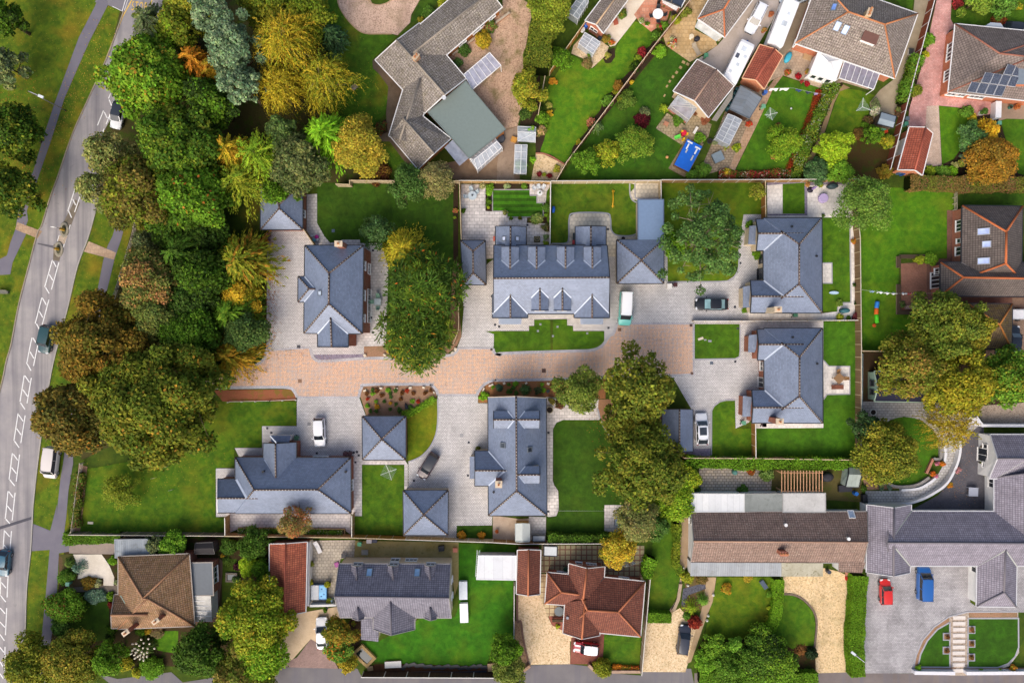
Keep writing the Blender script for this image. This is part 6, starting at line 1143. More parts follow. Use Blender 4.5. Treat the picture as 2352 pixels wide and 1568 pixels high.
fence('red-brown panel fence with white posts beside the pink brick drive','d1 1580 -40 1395 660 1185 1480',m=WRD,pm=plain('d8d6d2'))
fence('dark fence with concrete posts along the foot of the storage container lawn','b4 962 1516 2140 1522',m=wood('3a2c24','4a392e','1f1814'),pm=plain('d2d0cc'),step=3.1)
fence('fence between the storage container lawn and the gravel plot','b4 2302 720 2300 1180',m=WD2,pm=CPOST)
fence('leaning grey fence with stays between the red-roofed plot and the gravel drive','c4 1294 640 1262 1000 1218 1500',m=wood('8d7d6a','9b8b78','5c5044'),pm=CPOST)
fence('pale fence behind the hot tub slab patio under the oak','c3 1308 1370 c4 1298 262',m=WPL)
fence('short orange fence between the brick garage and the two-storey house','b2 456 562 548 700',m=WD1,step=2)
fence('wood fence behind the felt-roofed summerhouse','d3 940 118 1250 122',m=wood('5c4a36','6d5a44'))
railfence('weathered post-and-rail fence beside the pavement and dark shrubs','a2 1182 462 1145 620 1072 860 1005 1080 965 1200')
railfence('weathered post-and-rail fence along the big west lawn','a3 694 1105 660 1330 632 1568 a4 614 250')
railfence('low white rail along the red flower bed above the west lawn','a3 1990 568 2352 560 b3 385 548',.6,plain('d9d4c8',.7),2.4,1)
railfence('low white rail at the golden conifer beside the lane entrance','a3 2240 165 2300 105 2330 102',.6,plain('e0d6c4',.7),1.2,1)
railfence('pale blue rail fence behind the end house lawns by the slab path','d3 938 145 934 690',1.5,plain('8fa5b0',.6),2.0,2)
railfence('timber ladder-like rail fence between the clipped hedge and the east house','d2 1762 222 1765 385',1.0,plain('b0a68c',.8),.8,3)
wall('white rendered wall beside the red-tiled garage and the hot tub patio','b4 500 335 492 892',.3,1.7,plain('dededc',.8));wall('white rendered wall across the front of the hot tub patio','b4 510 892 740 886',.25,1.4,plain('dededc',.8))
wall('low white front wall beside the small curved lawn','d4 1395 1478 1750 1482',.45,.9,plain('c9cad0',.8),plain('d8d8dc',.8));wall('low white front wall along the larger lawn','d4 1850 1482 2480 1478',.45,.9,plain('c9cad0',.8),plain('d8d8dc',.8))
wall('white curved bench wall round the circular lawn','d3 1280 1336 1430 1322 1530 1270 1580 1230',.3,.6,plain('d9dadc',.8),smooth=True);wall('short white curved bench wall beside the willow','d3 1660 1085 1668 1010 1655 930',.3,.6,plain('d9dadc',.8),smooth=True)
wall('grey stone ring wall at the edge of the circular lawn','d3 1160 1270 1220 1302 1320 1306 1430 1285 1525 1225',.35,.5,paving(.4,.2,'9c9894','8a8682','64605c',.015),smooth=True);wall('stone ring wall on the east of the circular lawn','d3 1560 1060 1618 1062 1628 990 1618 920',.35,.5,paving(.4,.2,'9c9894','8a8682','64605c',.015),smooth=True)
wall('long white curved courtyard wall round the slab path','d3 960 1455 1260 1460 1420 1430 1560 1365 1680 1275 1760 1130 1795 1000 1792 905',.3,.9,plain('d4d5d8',.8),smooth=True)
wall('white boundary wall behind the purple-grey roofed house','d3 1935 695 1990 770 2480 772',.35,1.6,plain('d5d6da',.8));wall('low brick wall at the mouth of the gravel drive','c4 150 1462 190 1456 238 1420',.35,.7,bricks('b08a6a','c09a7a'));wall('low brick wall round the marigold bed','c4 752 1412 815 1470 1205 1470',.35,.7,bricks('a88a72','b89a82'))
wall('low stone wall beside the rose shrub on the gravel path','c4 1560 700 1540 830 1505 915 1490 935',.4,.4,concrete('b09c84','a08c74'));wall('low brick wall with a pale cap beside the gravel house terrace','b1 2260 110 1760 480',.25,.5,bricks('b08060','c09070'),concrete('b5a894','a59884'))
wall('low brick step wall on the front steps of the circular lawn','d3 1500 1190 1560 1060',.3,.5,bricks('a5644c','b3745c'))
for i,s in enumerate(('d2 1258 795 1258 895 ','d2 1258 1040 1258 1290 1425 1290')):
 wall(('short timber sleeper planter at the corner of the red brick patio','long timber sleeper planter round the red brick patio')[i],s,.5,.45,plain('7d6c5a',.9),plain('4a3c2c',.9),name='planter')
wall('narrow sleeper planter above the red brick patio','d2 1270 798 1500 798',.5,.45,plain('8d7c6a',.9),plain('4a3c2c',.9),name='planter')
#trees
DKG=('1e3a0c','28480f','35560f','1a3210');MIDG=('2f5a0c','3e6c10','4c7a14','2a4c0e');OLV=('4a5a14','5c6618','6d701c','3a4a10');YGR=('5c7a10','748a14','84921a','4c6a10')
OAK=('475416','525c17','3f4f13','5b6018','374710');OAKB=('474620','524c22','3d421c','574f1e');GREY=('4a5a44','56664c','5f6a48','3c4a38');BLUE=('4a6256','566f60','647c6a','3e5448');GOLD=('a08a14','b89a18','8a8014','c4a420');ORNG=('b0801a','c08c1e','9a7418','a8741a')
BRNT=('7a6a3c','8d7244','5c5c2c','4a5424','9a7c4c');TEAL=('1a4a34','205a3e','164030','2a6446')
tree('broad','tree','dark green tree at the top corner of the verge','a1 40 160',150,7,DKG)
tree('broad','tree','blue-grey tree at the edge of the west verge','a1 20 560',150,7,GREY)
tree('broad','tree','green tree beside the lamp post with bare twigs on one side','a1 110 1130',225,8,DKG+OLV[:2],limbs=16)
tree('broad','tree','bushy tree over the footpath above the paved crossing','a2 90 210',225,8,OLV+DKG[:2])
tree('frond','conifer','grey-green conifer at the road junction','a1 1310 190',210,9,GREY+OLV[:1],n_br=170,per=24,leaf=.6)
tree('broad','tree','yellow-green tree between the grey conifer and the larch','a1 1560 220',190,9,OLV+YGR[:1],leaf=.4)
tree('broad','tree','olive tree at the top edge of the wood','a1 1620 20',230,9,OLV,leaf=.4)
for i,(x,y,r,lab)in enumerate(((1880,130,210,'tall blue-green pine, topmost of the three'),(2010,420,230,'tall blue-green pine, middle of the three'),(2110,730,190,'lower blue-green pine beside the willow, undermost of the three'))):tree('broad','pine',lab,f'a1 {x} {y}',r,13-i,BLUE,leaf=.36,rs=.2,z0=.5,zc=.8,group='blue-green pines')
tree('broad','tree','large bright green maple overhanging the road','a1 1290 650',345,11,('3a6410','4a7614','57801a','2f5410','5f7a1c'),leaf=.45,nb=70,rs=.2,accent=('7a6a1c',),acc=.04)
tree('frond','larch','orange larch with feathery tips above the bright maple','a1 1690 520',150,10,ORNG,n_br=120,per=22,leaf=.5,wid=.1);tree('frond','larch','amber larch leaning against the blue-green pines','a1 1870 620',140,9,('a58a1a','8d8018','b08a1e'),n_br=100,per=20,leaf=.5,wid=.1)
tree('broad','tree','deep green tree behind the bright maple','a1 1850 900',220,10,DKG+MIDG[:1],leaf=.42)
tree('broad','oak','large dark green oak beyond the white hatchback','o0 405 335',92,12,('2c4a12','3a5a12','4a6414','24400f','56641a'),leaf=.45,nb=80,rs=.19);tree('broad','oak','large green oak nearest the slate garage','o0 440 445',80,11,('2f5610','3e6612','4c7214','284a0f'),leaf=.45,nb=70,rs=.2,accent=('804e1c',),acc=.015)
tree('broad','oak','brown-tinged oak reaching over the road','o0 310 440',82,11,OAKB+OLV[:2],leaf=.42,nb=70,rs=.19);tree('broad','birch','grey-green birch with pale limbs over the road','o0 243 352',50,10,('5f6a40','6d7448','4c5a34','7a7a50'),leaf=.34,dens=.6,limbs=18,bk=bark('b5a890','d0c4b0'));tree('broad','birch','thin birch with silver branches dropping over the kerb','o0 215 430',42,9,('5f6a40','6d7448','4c5a34'),leaf=.32,dens=.5,limbs=16,bk=bark('b5a890','d0c4b0'))
tree('frond','larch','golden larch in the middle of the wood','a1 2000 1310',170,10,('a89a18','b8a41c','8d8a18','c0a020'),n_br=120,per=24,leaf=.5,wid=.1)
tree('frond','larch','lime green larch with open starry branches','a1 2250 1350',250,11,('6a8a1a','7a961e','587a16'),n_br=90,per=34,leaf=.42,wid=.08,droop=.4);tree('frond','larch','lime green larch beside the slate garage roof','a2 2080 130',230,10,('6a7a18','7a861c','56701a'),n_br=90,per=32,leaf=.42,wid=.08,droop=.4)
tree('weep','willow','big golden willow, upper half of the clump','b1 300 370',290,11,('948a16','a0961a','7d7c16','687418','a89420'),n_str=620,limbs=14,bk=bark('8a7a50','a8986a'));tree('weep','willow','golden willow with trailing twigs towards the lawn','b1 640 700',250,9,('868218','948a1a','6e7416','5c6a16'),n_str=460,limbs=14,bk=bark('8a7a50','a8986a'));tree('weep','willow','golden willow beside the lime cypress','b1 250 780',210,9,('948a16','a2961a','7d7a16'),n_str=400,limbs=12,bk=bark('8a7a50','a8986a'))
tree('broad','tree','olive green tree beside the golden willow at the top edge','b1 480 120',210,8,('5a6a16','6a7418','4a5e12'),leaf=.4);tree('broad','tree','dark olive tree at the top edge over the willow','b1 120 10',220,9,OLV,leaf=.4);tree('broad','tree','dull green bush between the willow and the teal cypress','b1 520 310',110,5,OLV,leaf=.3)
tree('frond','cypress','clipped teal cypress on the lawn edge','b1 670 290',108,5,TEAL,n_br=150,per=16,leaf=.45,wid=.2,droop=.6,z0=.1)
tree('broad','tree','grey-green tree between the larch and the lime cypress','b1 280 1160',150,8,('3f5630','4a6034','34482a'),leaf=.36);tree('broad','tree','dark grey-green tree with pale blossom over the slate garage','b1 420 1430',240,9,('3f4c30','4a5638','35442a','56603c'),leaf=.38)
tree('frond','cypress','lime green cypress with feathery rays','b1 640 1170',215,10,('5a9a14','6aac18','4a8a12','76b01e'),n_br=200,per=22,leaf=.6,wid=.16,droop=.5);tree('broad','birch','yellow-olive birch above the timber fence','b1 930 1290',235,8,('7d7a24','8d862a','6a6e22','9a8e2c'),leaf=.28,dens=.8)
tree('broad','tree','green foliage over the slate garage corner','b2 230 250',140,6,MIDG,leaf=.32)
tree('broad','tree','dark sapling at the fence behind the two-storey house','b2 1370 170',165,6,('2c4c22','35562a','24401c'),leaf=.28,dens=.7);tree('broad','tree','grey twiggy tree at the concrete yard fence','b2 1600 130',160,6,('6a6a4a','5c6040','787454'),leaf=.2,dens=.45,limbs=20,bk=bark('6a6252','8a8270'));tree('broad','tree','thin dark tree on the lawn beside the golden cypress','b2 1095 570',150,5,('2a4a2c','355636','24401f'),leaf=.26,dens=.6)
tree('frond','cypress','golden cypress at the corner of the two-storey house patio','b2 1330 735',195,7,('8d8a18','9a941c','74781a','7d7a14'),n_br=200,per=20,leaf=.45,wid=.14)
tree('spiky','monkey_puzzle','spiky dark evergreen by the fence, upper of the pair','b2 1500 1060',360,9,('2c4417','344e16','3e5818','243a12','4a6218'),n_st=90,accent=('c0922a','a85a1c'),zc=.72);tree('spiky','monkey_puzzle','spiky dark evergreen overhanging the lane, lower of the pair','b2 1440 1500',325,8,('304816','3a5216','465c18','263c12','52621a'),n_st=80,accent=('c89a2a','b0641c','c08a24'),zc=.72);tree('spiky','monkey_puzzle','drooping spiky evergreen skirt over the lane kerb','b3 1480 80',190,4,('33501a','3e5c18','4a6a1a','2a4414'),n_st=40,accent=('c0922a',),zc=.5)
tree('frond','cypress','bronze-green weeping cypress by the block-paved drive','a2 2090 820',235,8,('5c6a14','6d741a','7a7a1e','8d6a1e','4a5a12'),n_br=220,per=24,leaf=.65,wid=.15);tree('broad','shrub_tree','bush covered in bright yellow blossom below the bronze cypress','a2 2080 1140',150,5,('8d8a1a','6d7a16'),leaf=.26,accent=('d8b820','e0c428'),acc=.5)
tree('frond','cypress','green cypress beside the block-paved drive','a2 2010 1290',200,7,('4a6e1a','5a7c1e','3f6016'),n_br=170,per=22,leaf=.55,wid=.15);tree('broad','tree','dark grey-green tree between the green cypress and golden conifer','a2 2130 1450',190,6,('37502c','42592e','2d4424'),leaf=.32);tree('frond','cypress','golden conifer at the lane entrance','a3 2010 160',200,6,('8d7a18','a0801c','7a7218','6a6a16'),n_br=180,per=22,leaf=.5,wid=.14)
tree('broad','tree','beech with a browned top beside the rail fence','a2 1300 1020',265,10,('4f5a2c','5c6230','45522a','6a6436'),leaf=.36,accent=('846844','7a603c','8c7048'),acc=.35);tree('broad','shrub_tree','small blue-green bush inside the rail fence','a2 1270 680',115,4,GREY,leaf=.26)
tree('frond','yew','dark ferny yew behind the rail fence','a2 1560 760',260,9,('1f4414','2a5218','345e1a'),n_br=150,per=26,leaf=.6,wid=.17);tree('broad','tree','deep shaded tree in the heart of the wood','a2 1740 970',260,8,DKG,leaf=.4);tree('broad','tree','dark green tree under the large green oak','a2 1500 500',230,7,DKG,leaf=.4);tree('broad','tree','black-green tree between the yew and the bronze cypress','a2 1790 620',180,6,('16300f','1d3a10','234412'),leaf=.4);tree('broad','tree','dark tree between the beech and the green cypress','a2 1640 1160',220,7,('1d3c14','28481a','204018'),leaf=.4)
tree('broad','tree','grey-olive tree below the browned beech','a2 1370 1330',240,8,('45562c','50602f','3a4a26','5f6636'),leaf=.36);tree('broad','tree','rich green tree beside the lane end of the wood','a2 1640 1490',250,8,('245210','2f6012','1d440e','386a14'),leaf=.36);tree('broad','shrub_tree','dark bush at the corner of the wood above the lane','a3 1800 250',150,4,DKG,leaf=.3)
tree('broad','oak','orange-brown oak above the teal off-roader','a3 850 70',375,11,('50491a','5c501a','434614','66551a','4a4816'),leaf=.42,nb=85,rs=.18,accent=('7a5c1c',),acc=.03);tree('broad','oak','grey-brown oak overhanging the road','a3 580 700',300,11,OAKB,leaf=.4,nb=75,rs=.18,accent=('7a5c1c',),acc=.03);tree('broad','oak','huge spreading olive-gold oak beside the west lawn','a3 1320 590',565,13,OAK,leaf=.46,nb=150,rs=.14,accent=('86681e','8c7220'),acc=.03,sy=.86)
tree('broad','sapling','thin young tree on the big west lawn','a3 1050 1340',150,4,('5a6a1c','66741e','4c6018'),leaf=.2,dens=.35,limbs=14)
tree('broad','tree','scrubby olive trees at the road corner','a4 250 1420',230,6,OLV,leaf=.3,dens=.8);tree('broad','tree','twiggy olive bush behind the white pampas grass','a4 620 1380',250,6,('56601c','66681e','4a5618','787024'),leaf=.28,dens=.7,limbs=20,bk=bark('8a7a5a','a8987a'));tree('broad','tree','fresh green tree beside the pampas grass','a4 940 1370',150,6,MIDG,leaf=.3);tree('broad','tree','dark green tree south of the brown pyramid roof','a4 1740 1300',230,7,('1d3a10','274610','315012'),leaf=.34);tree('broad','tree','dull olive tree at the bottom edge near the side road','a4 2130 1470',260,7,('4a5a1c','565f20','3f4e18','5f5a2a'),leaf=.34)
tree('broad','tree','yellow-green tree beside the red-tiled garage','a4 2230 1010',300,8,('5c7210','707e16','4c6a10','80821a'),leaf=.34,nb=60,rs=.2);tree('broad','tree','lime tree beside the concrete drive','b4 60 1330',230,7,('547a10','64881a','7a8e1a'),leaf=.32);tree('broad','tree','yellowing tree with a bare grey patch by the garage','b4 130 1010',200,7,('6a7812','5a7012','807e18'),leaf=.32,dens=.8,limbs=14)
tree('broad','rowan','thin red-tinged rowan over the raised planter','b4 385 150',145,7,('7a6a44','6a6a40','8d5a3c','5c6238'),leaf=.2,dens=.55,limbs=14,zc=.7);tree('broad','tree','green tree at the corner of the container lawn','b4 2230 1290',140,5,MIDG,leaf=.28);tree('broad','tree','grey-leaved tree at the side road by the gravel plot','b4 2270 1470',150,5,('56662c','626e34','4a5a28'),leaf=.24,dens=.8)
tree('broad','maple','autumn maple at the lane side with loose leaves','c3 1180 450',330,11,('4f5a1a','5a621c','44521a','62661e','3c4a16'),leaf=.46,nb=64,rs=.16,dens=.55,limbs=16,zc=.72);tree('broad','oak','large olive oak above the laurel bush','c3 1215 1115',385,11,('485618','535c1a','3e4e16','5c621c','374812'),leaf=.4,nb=80,rs=.16,dens=.65,zc=.72);tree('broad','tree','grey-green bush with bare twigs between the lane and the slab patio','c3 680 470',190,6,('4a5e24','566a2a','3f5220','66743a'),leaf=.26,dens=.75,limbs=22,bk=bark('9a947e','b5af98'));tree('broad','tree','olive tree between the maple and the large olive oak','c3 1080 760',190,8,('4f5618','5c5e1a','434e16'),leaf=.36,zc=.72)
tree('broad','shrub_tree','large clipped laurel with lime tips below the olive oak','c3 1480 1400',200,3.5,('5a7a14','6a8a18','7a941e','4a6c12'),leaf=.28,sy=1.2);tree('broad','shrub_tree','lime bush joined to the laurel beside the flagstone terrace','c3 1610 1240',130,3,('6a8214','808e1a','5a7a12'),leaf=.26)
tree('broad','tree','grey olive tree over the hot tub patio','c4 1180 140',190,7,('56603c','626a42','4c5634','706e4a'),leaf=.26,dens=.7,limbs=14);tree('broad','tree','dark bush beside the grey olive tree','c4 1340 200',120,4,('24481a','2f5420','3a5a2c'),leaf=.26);tree('broad','acacia','golden-leaved tree behind the dark red bungalow','c4 1000 400',155,4.5,('98922a','b09c20','7d8420','bca428'),leaf=.24,dens=.6,limbs=16)
q=('33502c','3c5c30','2c4626','47663a')
tree('broad','scots_pine','tall open pine with bare twisted branches on the lawn','c2 1770 620',340,11,q,leaf=.3,nb=70,rs=.13,dens=.6,limbs=26,bk=bark('8a7a62','a89a80'),sy=1.25,zc=.725);tree('broad','shrub_tree','bright green bush at the foot of the tall pine','c2 1520 700',120,3,('3c7010','4a8012','2f5e0e'),leaf=.26)
tree('broad','tree','twiggy green tree over the white patio corner','d2 990 320',230,7,('4a6a2c','567430','3f5c26'),leaf=.24,dens=.5,limbs=26,bk=bark('7a745c','9a9478'),zc=.72);tree('broad','sapling','thin sapling by the orange-brown fence','d2 20 230',80,3,('6a7424','7a8028'),leaf=.16,dens=.35,limbs=12)
tree('broad','ash','broad olive tree beside the east lawn','d2 1700 1420',330,10,('485a20','536020','3d5019','5c661f'),leaf=.34,nb=70,rs=.16,dens=.7,zc=.72);tree('broad','ash','yellow-green tree against the mossy garage','d2 1900 1440',180,9,('585c16','646418','4c5414','6c6a1a'),leaf=.34,zc=.72);tree('broad','ash','olive tree leaning over the felt-roofed summerhouse','d3 1390 260',270,10,('4c581a','5a601c','424e18','6a5e2a'),leaf=.34,zc=.72,dens=.7);tree('broad','maple','yellow maple beyond the summerhouse roof','d3 1810 400',290,10,('666812','757514','566012','7d7a18'),leaf=.36,nb=70,rs=.17,zc=.72,dens=.9)
tree('broad','tree','green tree at the right edge beside the gravel','d3 2230 360',240,9,('2f5a18','3c661c','4a701e','667020'),leaf=.36,zc=.72);tree('weep','willow','thin golden willow over the courtyard corner','d3 1710 770',230,7,('807618','8a7e1c','6e6c1a','90821e'),n_str=260,limbs=22,bk=bark('a8923a','b8a24a'),zc=.72);tree('broad','tree','dark blue-green bush at the end of the boundary fence','d3 985 790',120,5,('1f3a24','29462c','18301c'),leaf=.28);tree('broad','tree','olive tree covering the circular lawn','d3 1180 1010',260,7,('4f5c18','5c661a','444f16','6a6a1e'),leaf=.32,dens=.75,sy=1.1,zc=.72)
tree('broad','tree','green tree with thin yellow leaves on the lawn by the shed','c1 930 1320',115,3,('5f7414','708018','82861c'),leaf=.22,dens=.5);tree('broad','tree','small grey-green apple tree on the dark lawn','c1 1150 1250',160,3.5,('4a6a1c','567420','667a28','3e5c18'),leaf=.22,dens=.5,limbs=12);tree('broad','tree','leafy bush under the long brown fence','c1 740 1400',115,3,('3a6414','487218','2f5610'),leaf=.24)
tree('broad','tree','olive tree on the gravel yard beside the soil bed','c1 200 760',150,5,('5f6a18','6d741c','4f5e14','7d7a20'),leaf=.3);tree('broad','tree','olive bush at the top edge over the gravel yard','c1 420 60',190,5,('56661a','62701e','4a5c16'),leaf=.3);tree('broad','tree','loose green shrubbery behind the orange fence','c1 520 520',100,3,MIDG,leaf=.26)
tree('broad','tree','apple tree with thin leaves on the striped clothes-line lawn','d1 260 1240',150,3.5,('4a6e12','587a16','6a821c'),leaf=.2,dens=.5,limbs=12);tree('broad','shrub_tree','round lime green bush on the path side','d1 695 1280',138,3.5,('7a9a14','88a41a','6a8a12'),leaf=.24,nb=26);tree('broad','tree','dark green bush beside the garden shed','d1 1030 1180',85,3,MIDG,leaf=.24);tree('broad','tree','rounded green bush at the back fence of the soil garden','d1 745 1490',110,3,('2f7a1c','3c8822','28681a'),leaf=.24);tree('broad','tree','dark blue-green shrub mass at the back fence','d1 545 1490',110,2.5,('245238','2f5e3c','1d4630'),leaf=.24)
tree('broad','maple','orange autumn maple in the corner garden','d1 2090 1400',220,5,('7c5e18','86681c','6c5a1a','625420'),leaf=.26,dens=.7,limbs=24,bk=bark('9a8a78','b5a592'));tree('frond','cypress','bright yellow upright conifer in the corner garden','d1 2080 1140',75,4,('d8b414','e0c01c','c4a012'),n_br=110,per=14,leaf=.35,wid=.16,sy=1.5);tree('broad','tree','blue-green bush beside the yellow conifer','d1 1920 1215',135,3,('2c5a3c','386848','244e30','4a7040'),leaf=.26)
tree('broad','tree','green bush in the top corner garden','d1 2180 20',120,4,('3a6a2c','487832','2f5a24'),leaf=.28);tree('broad','tree','olive bush in the top corner garden beside the pink drive','d1 1960 -10',130,4,('4f6a24','5c7628'),leaf=.28)
tree('broad','shrub_tree','big clipped round shrub of the corner shrubbery','c4 2250 1330',170,4,('31581a','3c641c','2a4a14'),leaf=.28);tree('broad','shrub_tree','large lime and dark green shrub at the bottom edge','d4 130 1370',220,4,('4a6e16','304c14','203614','587a1c'),leaf=.3);tree('broad','shrub_tree','bright leafy shrub at the front of the corner shrubbery','c4 1980 1420',150,3,('3a621a','466e1c','305214'),leaf=.26);tree('broad','shrub_tree','star-leaved shrub in the corner shrubbery','c4 2035 1240',80,2.5,('4a8a2c','589632'),leaf=.24);tree('broad','shrub_tree','broad shrub behind the red-leaved shrub','c4 1860 1250',110,2.5,('3f6a18','4c761c','5c8020'),leaf=.26);tree('broad','shrub_tree','low green shrub at the shrubbery corner by the path','c4 1780 1390',100,2,('3c7a1c','4a8a22'),leaf=.24)
tree('broad','shrub_tree','hidden dark shrub under the corner shrubbery','c4 2130 1450',150,2.5,('2c5a14','386816'),leaf=.26)
tree('broad','tree','orange and green shrub beside the white saloon','b4 740 1120',120,4,('62661c','74681c','4c5c1a','806a1c'),leaf=.28);tree('broad','tree','green shrub with orange sprays below the white saloon','b4 760 1280',120,3.5,('4a6e24','587a28','3e6020'),leaf=.26,accent=('b8741c',),acc=.1);tree('broad','tree','yellow shrub at the side road corner','b4 835 1400',85,3,('867c1a','928420','6c701a'),leaf=.26);tree('broad','tree','amber shrub beside the cream porch wing','b4 870 1150',80,3.5,('6e5a1c','62661e','4c5a1a'),leaf=.26)
tree('broad','shrub_tree','thick green hedge-like bush by the brick path corner','a4 550 900',185,2.6,('2c6414','366e18','265810'),leaf=.24,sy=.75,accent=('5a3a20',),acc=.06);tree('broad','shrub_tree','dark bush below the thick green bush','a4 530 1090',90,2.2,('1d4a1c','265620'),leaf=.24)
tree('broad','shrub_tree','lime green clipped ball bush by the garden pond','a4 2175 545',84,2.2,('86a814','94b41c','749a10'),leaf=.18,nb=30,dens=1.3)
tree('broad','tree','leafy bush behind the black-roofed shed','a4 1500 360',130,3,('3c7a1c','4a8820','2f6a18'),leaf=.26);tree('broad','tree','blue-green bush beside the flat-roofed garage','a4 1350 360',85,3,GREY,leaf=.24);tree('broad','tree','dark green bush beside the garden path by the red garage','a4 2190 370',110,3.5,('244c14','2f5818','1d4010'),leaf=.26);tree('broad','tree','green bush at the fence corner behind the red garage','b4 40 360',130,3,('2c561c','376420','24481a'),leaf=.26);tree('broad','tree','soft green shrub along the red garage wall','b4 80 560',90,2.5,MIDG,leaf=.24);tree('broad','tree','green shrub under the yellow-green tree by the lawn','a4 2320 620',90,2.5,MIDG,leaf=.24)
TG[:]=[1.7,1.45,1.1]
#hedges
hedge('hedge','long clipped bright green hedge beside the grey drive','d4 905 620 890 900 870 1250 888 1500',2.15,1.8,('3f7a0c','4a880e','357009'),leaf=.18,rough=.05);hedge('hedge','curving clipped lime hedge between two lawns','d4 195 655 195 850 160 1020 75 1190',1.45,1.3,('528a0e','609812','467c0c'),leaf=.18,smooth=True,rough=.05)
hedge('hedge','leafy green hedge along the fence south of the end houses','c3 1590 1090 2352 1100 d3 880 1100',1.5,1.7,('2f7a10','3c8814','246a0d','4a8a1a'),leaf=.24,rough=.14);hedge('hedge','broad brown-green hedge below the corner garden','d2 1340 150 1750 165 2480 172',2.0,1.8,('5c5a2c','6a5c34','4a5a22','745a40','56661f'),leaf=.22,rough=.08)
hedge('hedge','clipped block hedge across the gravel drive end','c4 1268 985 1472 990',1.4,1.5,('4a7a10','588a14','3f6c0d'),leaf=.17,rough=.04);hedge('hedge','dark leafy hedge behind the red bungalow fence','c4 395 295 885 300 1160 310',1.2,1.5,('1d5a14','286a18','164a10'),leaf=.26,rough=.12)
hedge('hedge','wide clipped conifer hedge beside the gravel yard','c1 420 20 330 330 300 610',3.6,3.2,('5a6a1a','4c6018','667420','3f5616'),leaf=.26,rough=.08,smooth=True)
hedge('hedge','mixed green hedge along the red-brown panel fence','d1 1420 500 1340 700 1290 900',1.4,1.5,('3a7a20','468824','2f6a1a','5a7a1c'),leaf=.24,rough=.2);hedge('hedge','narrow shrubby border hedge between the clothes-line lawn and the soil path','d1 680 730 560 1000 470 1200 390 1380 340 1568',1.5,1.0,('4a7a1c','56701c','3a6418','6a7a24'),leaf=.22,rough=.25,accent=('7a8a78',),acc=.15)
hedge('hedge','low crimson bedding hedge along the clothes-line lawn','d1 560 790 480 1000 390 1250 290 1490',.5,.35,('7a2a10','8d3a14','5c3a12','9a4a18'),leaf=.14,rough=.2,cat='flower hedge');hedge('hedge','grassy mound hedge by the flat-roofed garage fence','a4 560 305 800 300 1060 288',1.6,.9,('3a7014','477e18','2f600f'),leaf=.2,rough=.1);hedge('hedge','green shrub hedge at the shed lawn edge','c4 1305 470 1270 560 1260 640',1.5,1.8,('3c8a14','48981a','307a10'),leaf=.24,rough=.1);hedge('hedge','narrow yellow-green hedge along the concrete path','c4 1525 170 1525 360 1515 520 1560 600',.9,1.2,('5f7a18','6d861c','7a8a20','4a6a14'),leaf=.2,rough=.15)
hedge('hedge','dark trimmed hedge at the bottom edge by the shrubbery','c4 1720 1520 2352 1530 d4 540 1520',1.8,1.4,('3f7a12','4a8616','35690f'),leaf=.2,rough=.06);hedge('hedge','low lime groundcover hedge along the bark bed lawn','b3 1320 680 1420 650 1500 595 1610 530',.7,.45,('6a9a1c','78a822','5a8a18'),leaf=.16,rough=.2)
hedge('hedge','white-flowered planting in the long raised planter','a4 2090 235 2352 235 b4 800 248',.6,.5,('3a6a1c','487820','5a8424'),leaf=.16,rough=.15,accent=('e8e8e0',),acc=.12,cat='flower bed');hedge('hedge','orange and yellow marigold row behind the low brick wall','c4 960 1425 1190 1435',.55,.4,('c47a14','d89a18','b0501c','5a6a1c'),leaf=.14,rough=.1,cat='flower bed')
hedge('hedge','red and white flower border under the back fence','c1 1890 1530 2352 1530 d1 320 1520',.9,.6,('4a5a1c','8a2a2c','5a6a20','a03038','3a4a18'),leaf=.18,rough=.2,accent=('c4404a','e0d8d0'),acc=.25,cat='flower bed');hedge('hedge','ivy growing through the wooden rail fence by the west lawn','a3 700 1180 690 1400 660 1568 a4 670 200',.9,.8,('3a6a1c','5a5c24','4a6a1c','6a5a34'),leaf=.2,rough=.25)
hedge('hedge','dark ivy strip under the shaded fence of the dark oak','c3 1330 1380 c4 1330 120',1.0,1.5,('1f4416','2a5018','183812'),leaf=.24,rough=.15)
#garden and street objects
def at0(at,z=0.0):t,x,y=at.split();return W(t,float(x),float(y),z)
def base(name,label,cat,at,z=0.0,rz=0.0,group=None):p=at0(at,z);return thing(name,label,cat,(p.x,p.y,0),math.radians(rz),group)
def solo(name,label,cat,at,fn,z=0.0,rz=0.0,group=None):
 """a thing of one mesh built round its own origin"""
 p=at0(at,z);b=MB();fn(b);o=b.build(name);o.location=(p.x,p.y,0.06);o.rotation_euler=(0,0,math.radians(rz));return tag(o,label,cat,group)
def wheelie(label,at,col,rz=0):
 e=base('wheelie_bin',label,'bin',at,.9,rz);m=plain(col,.5);b=MB();b.lathe([(.24,.08),(.3,.95)],m,4,sx=1,sy=1.1);b.build('bin_body',e,True)
 b=MB();b.box(-.27,.29,-.29,.29,.96,1.03,plain(col,.4));b.bar((-.29,-.2,1.0),(-.29,.2,1.0),.05,.05,m);b.build('lid',e,True);b=MB()
 for s in(-1,1):b=MB();b.lathe([(.1,0),(.1,.05)],plain('1b1b1d'),8,(-.25,s*.25,.08));b.build('wheel',e,True)
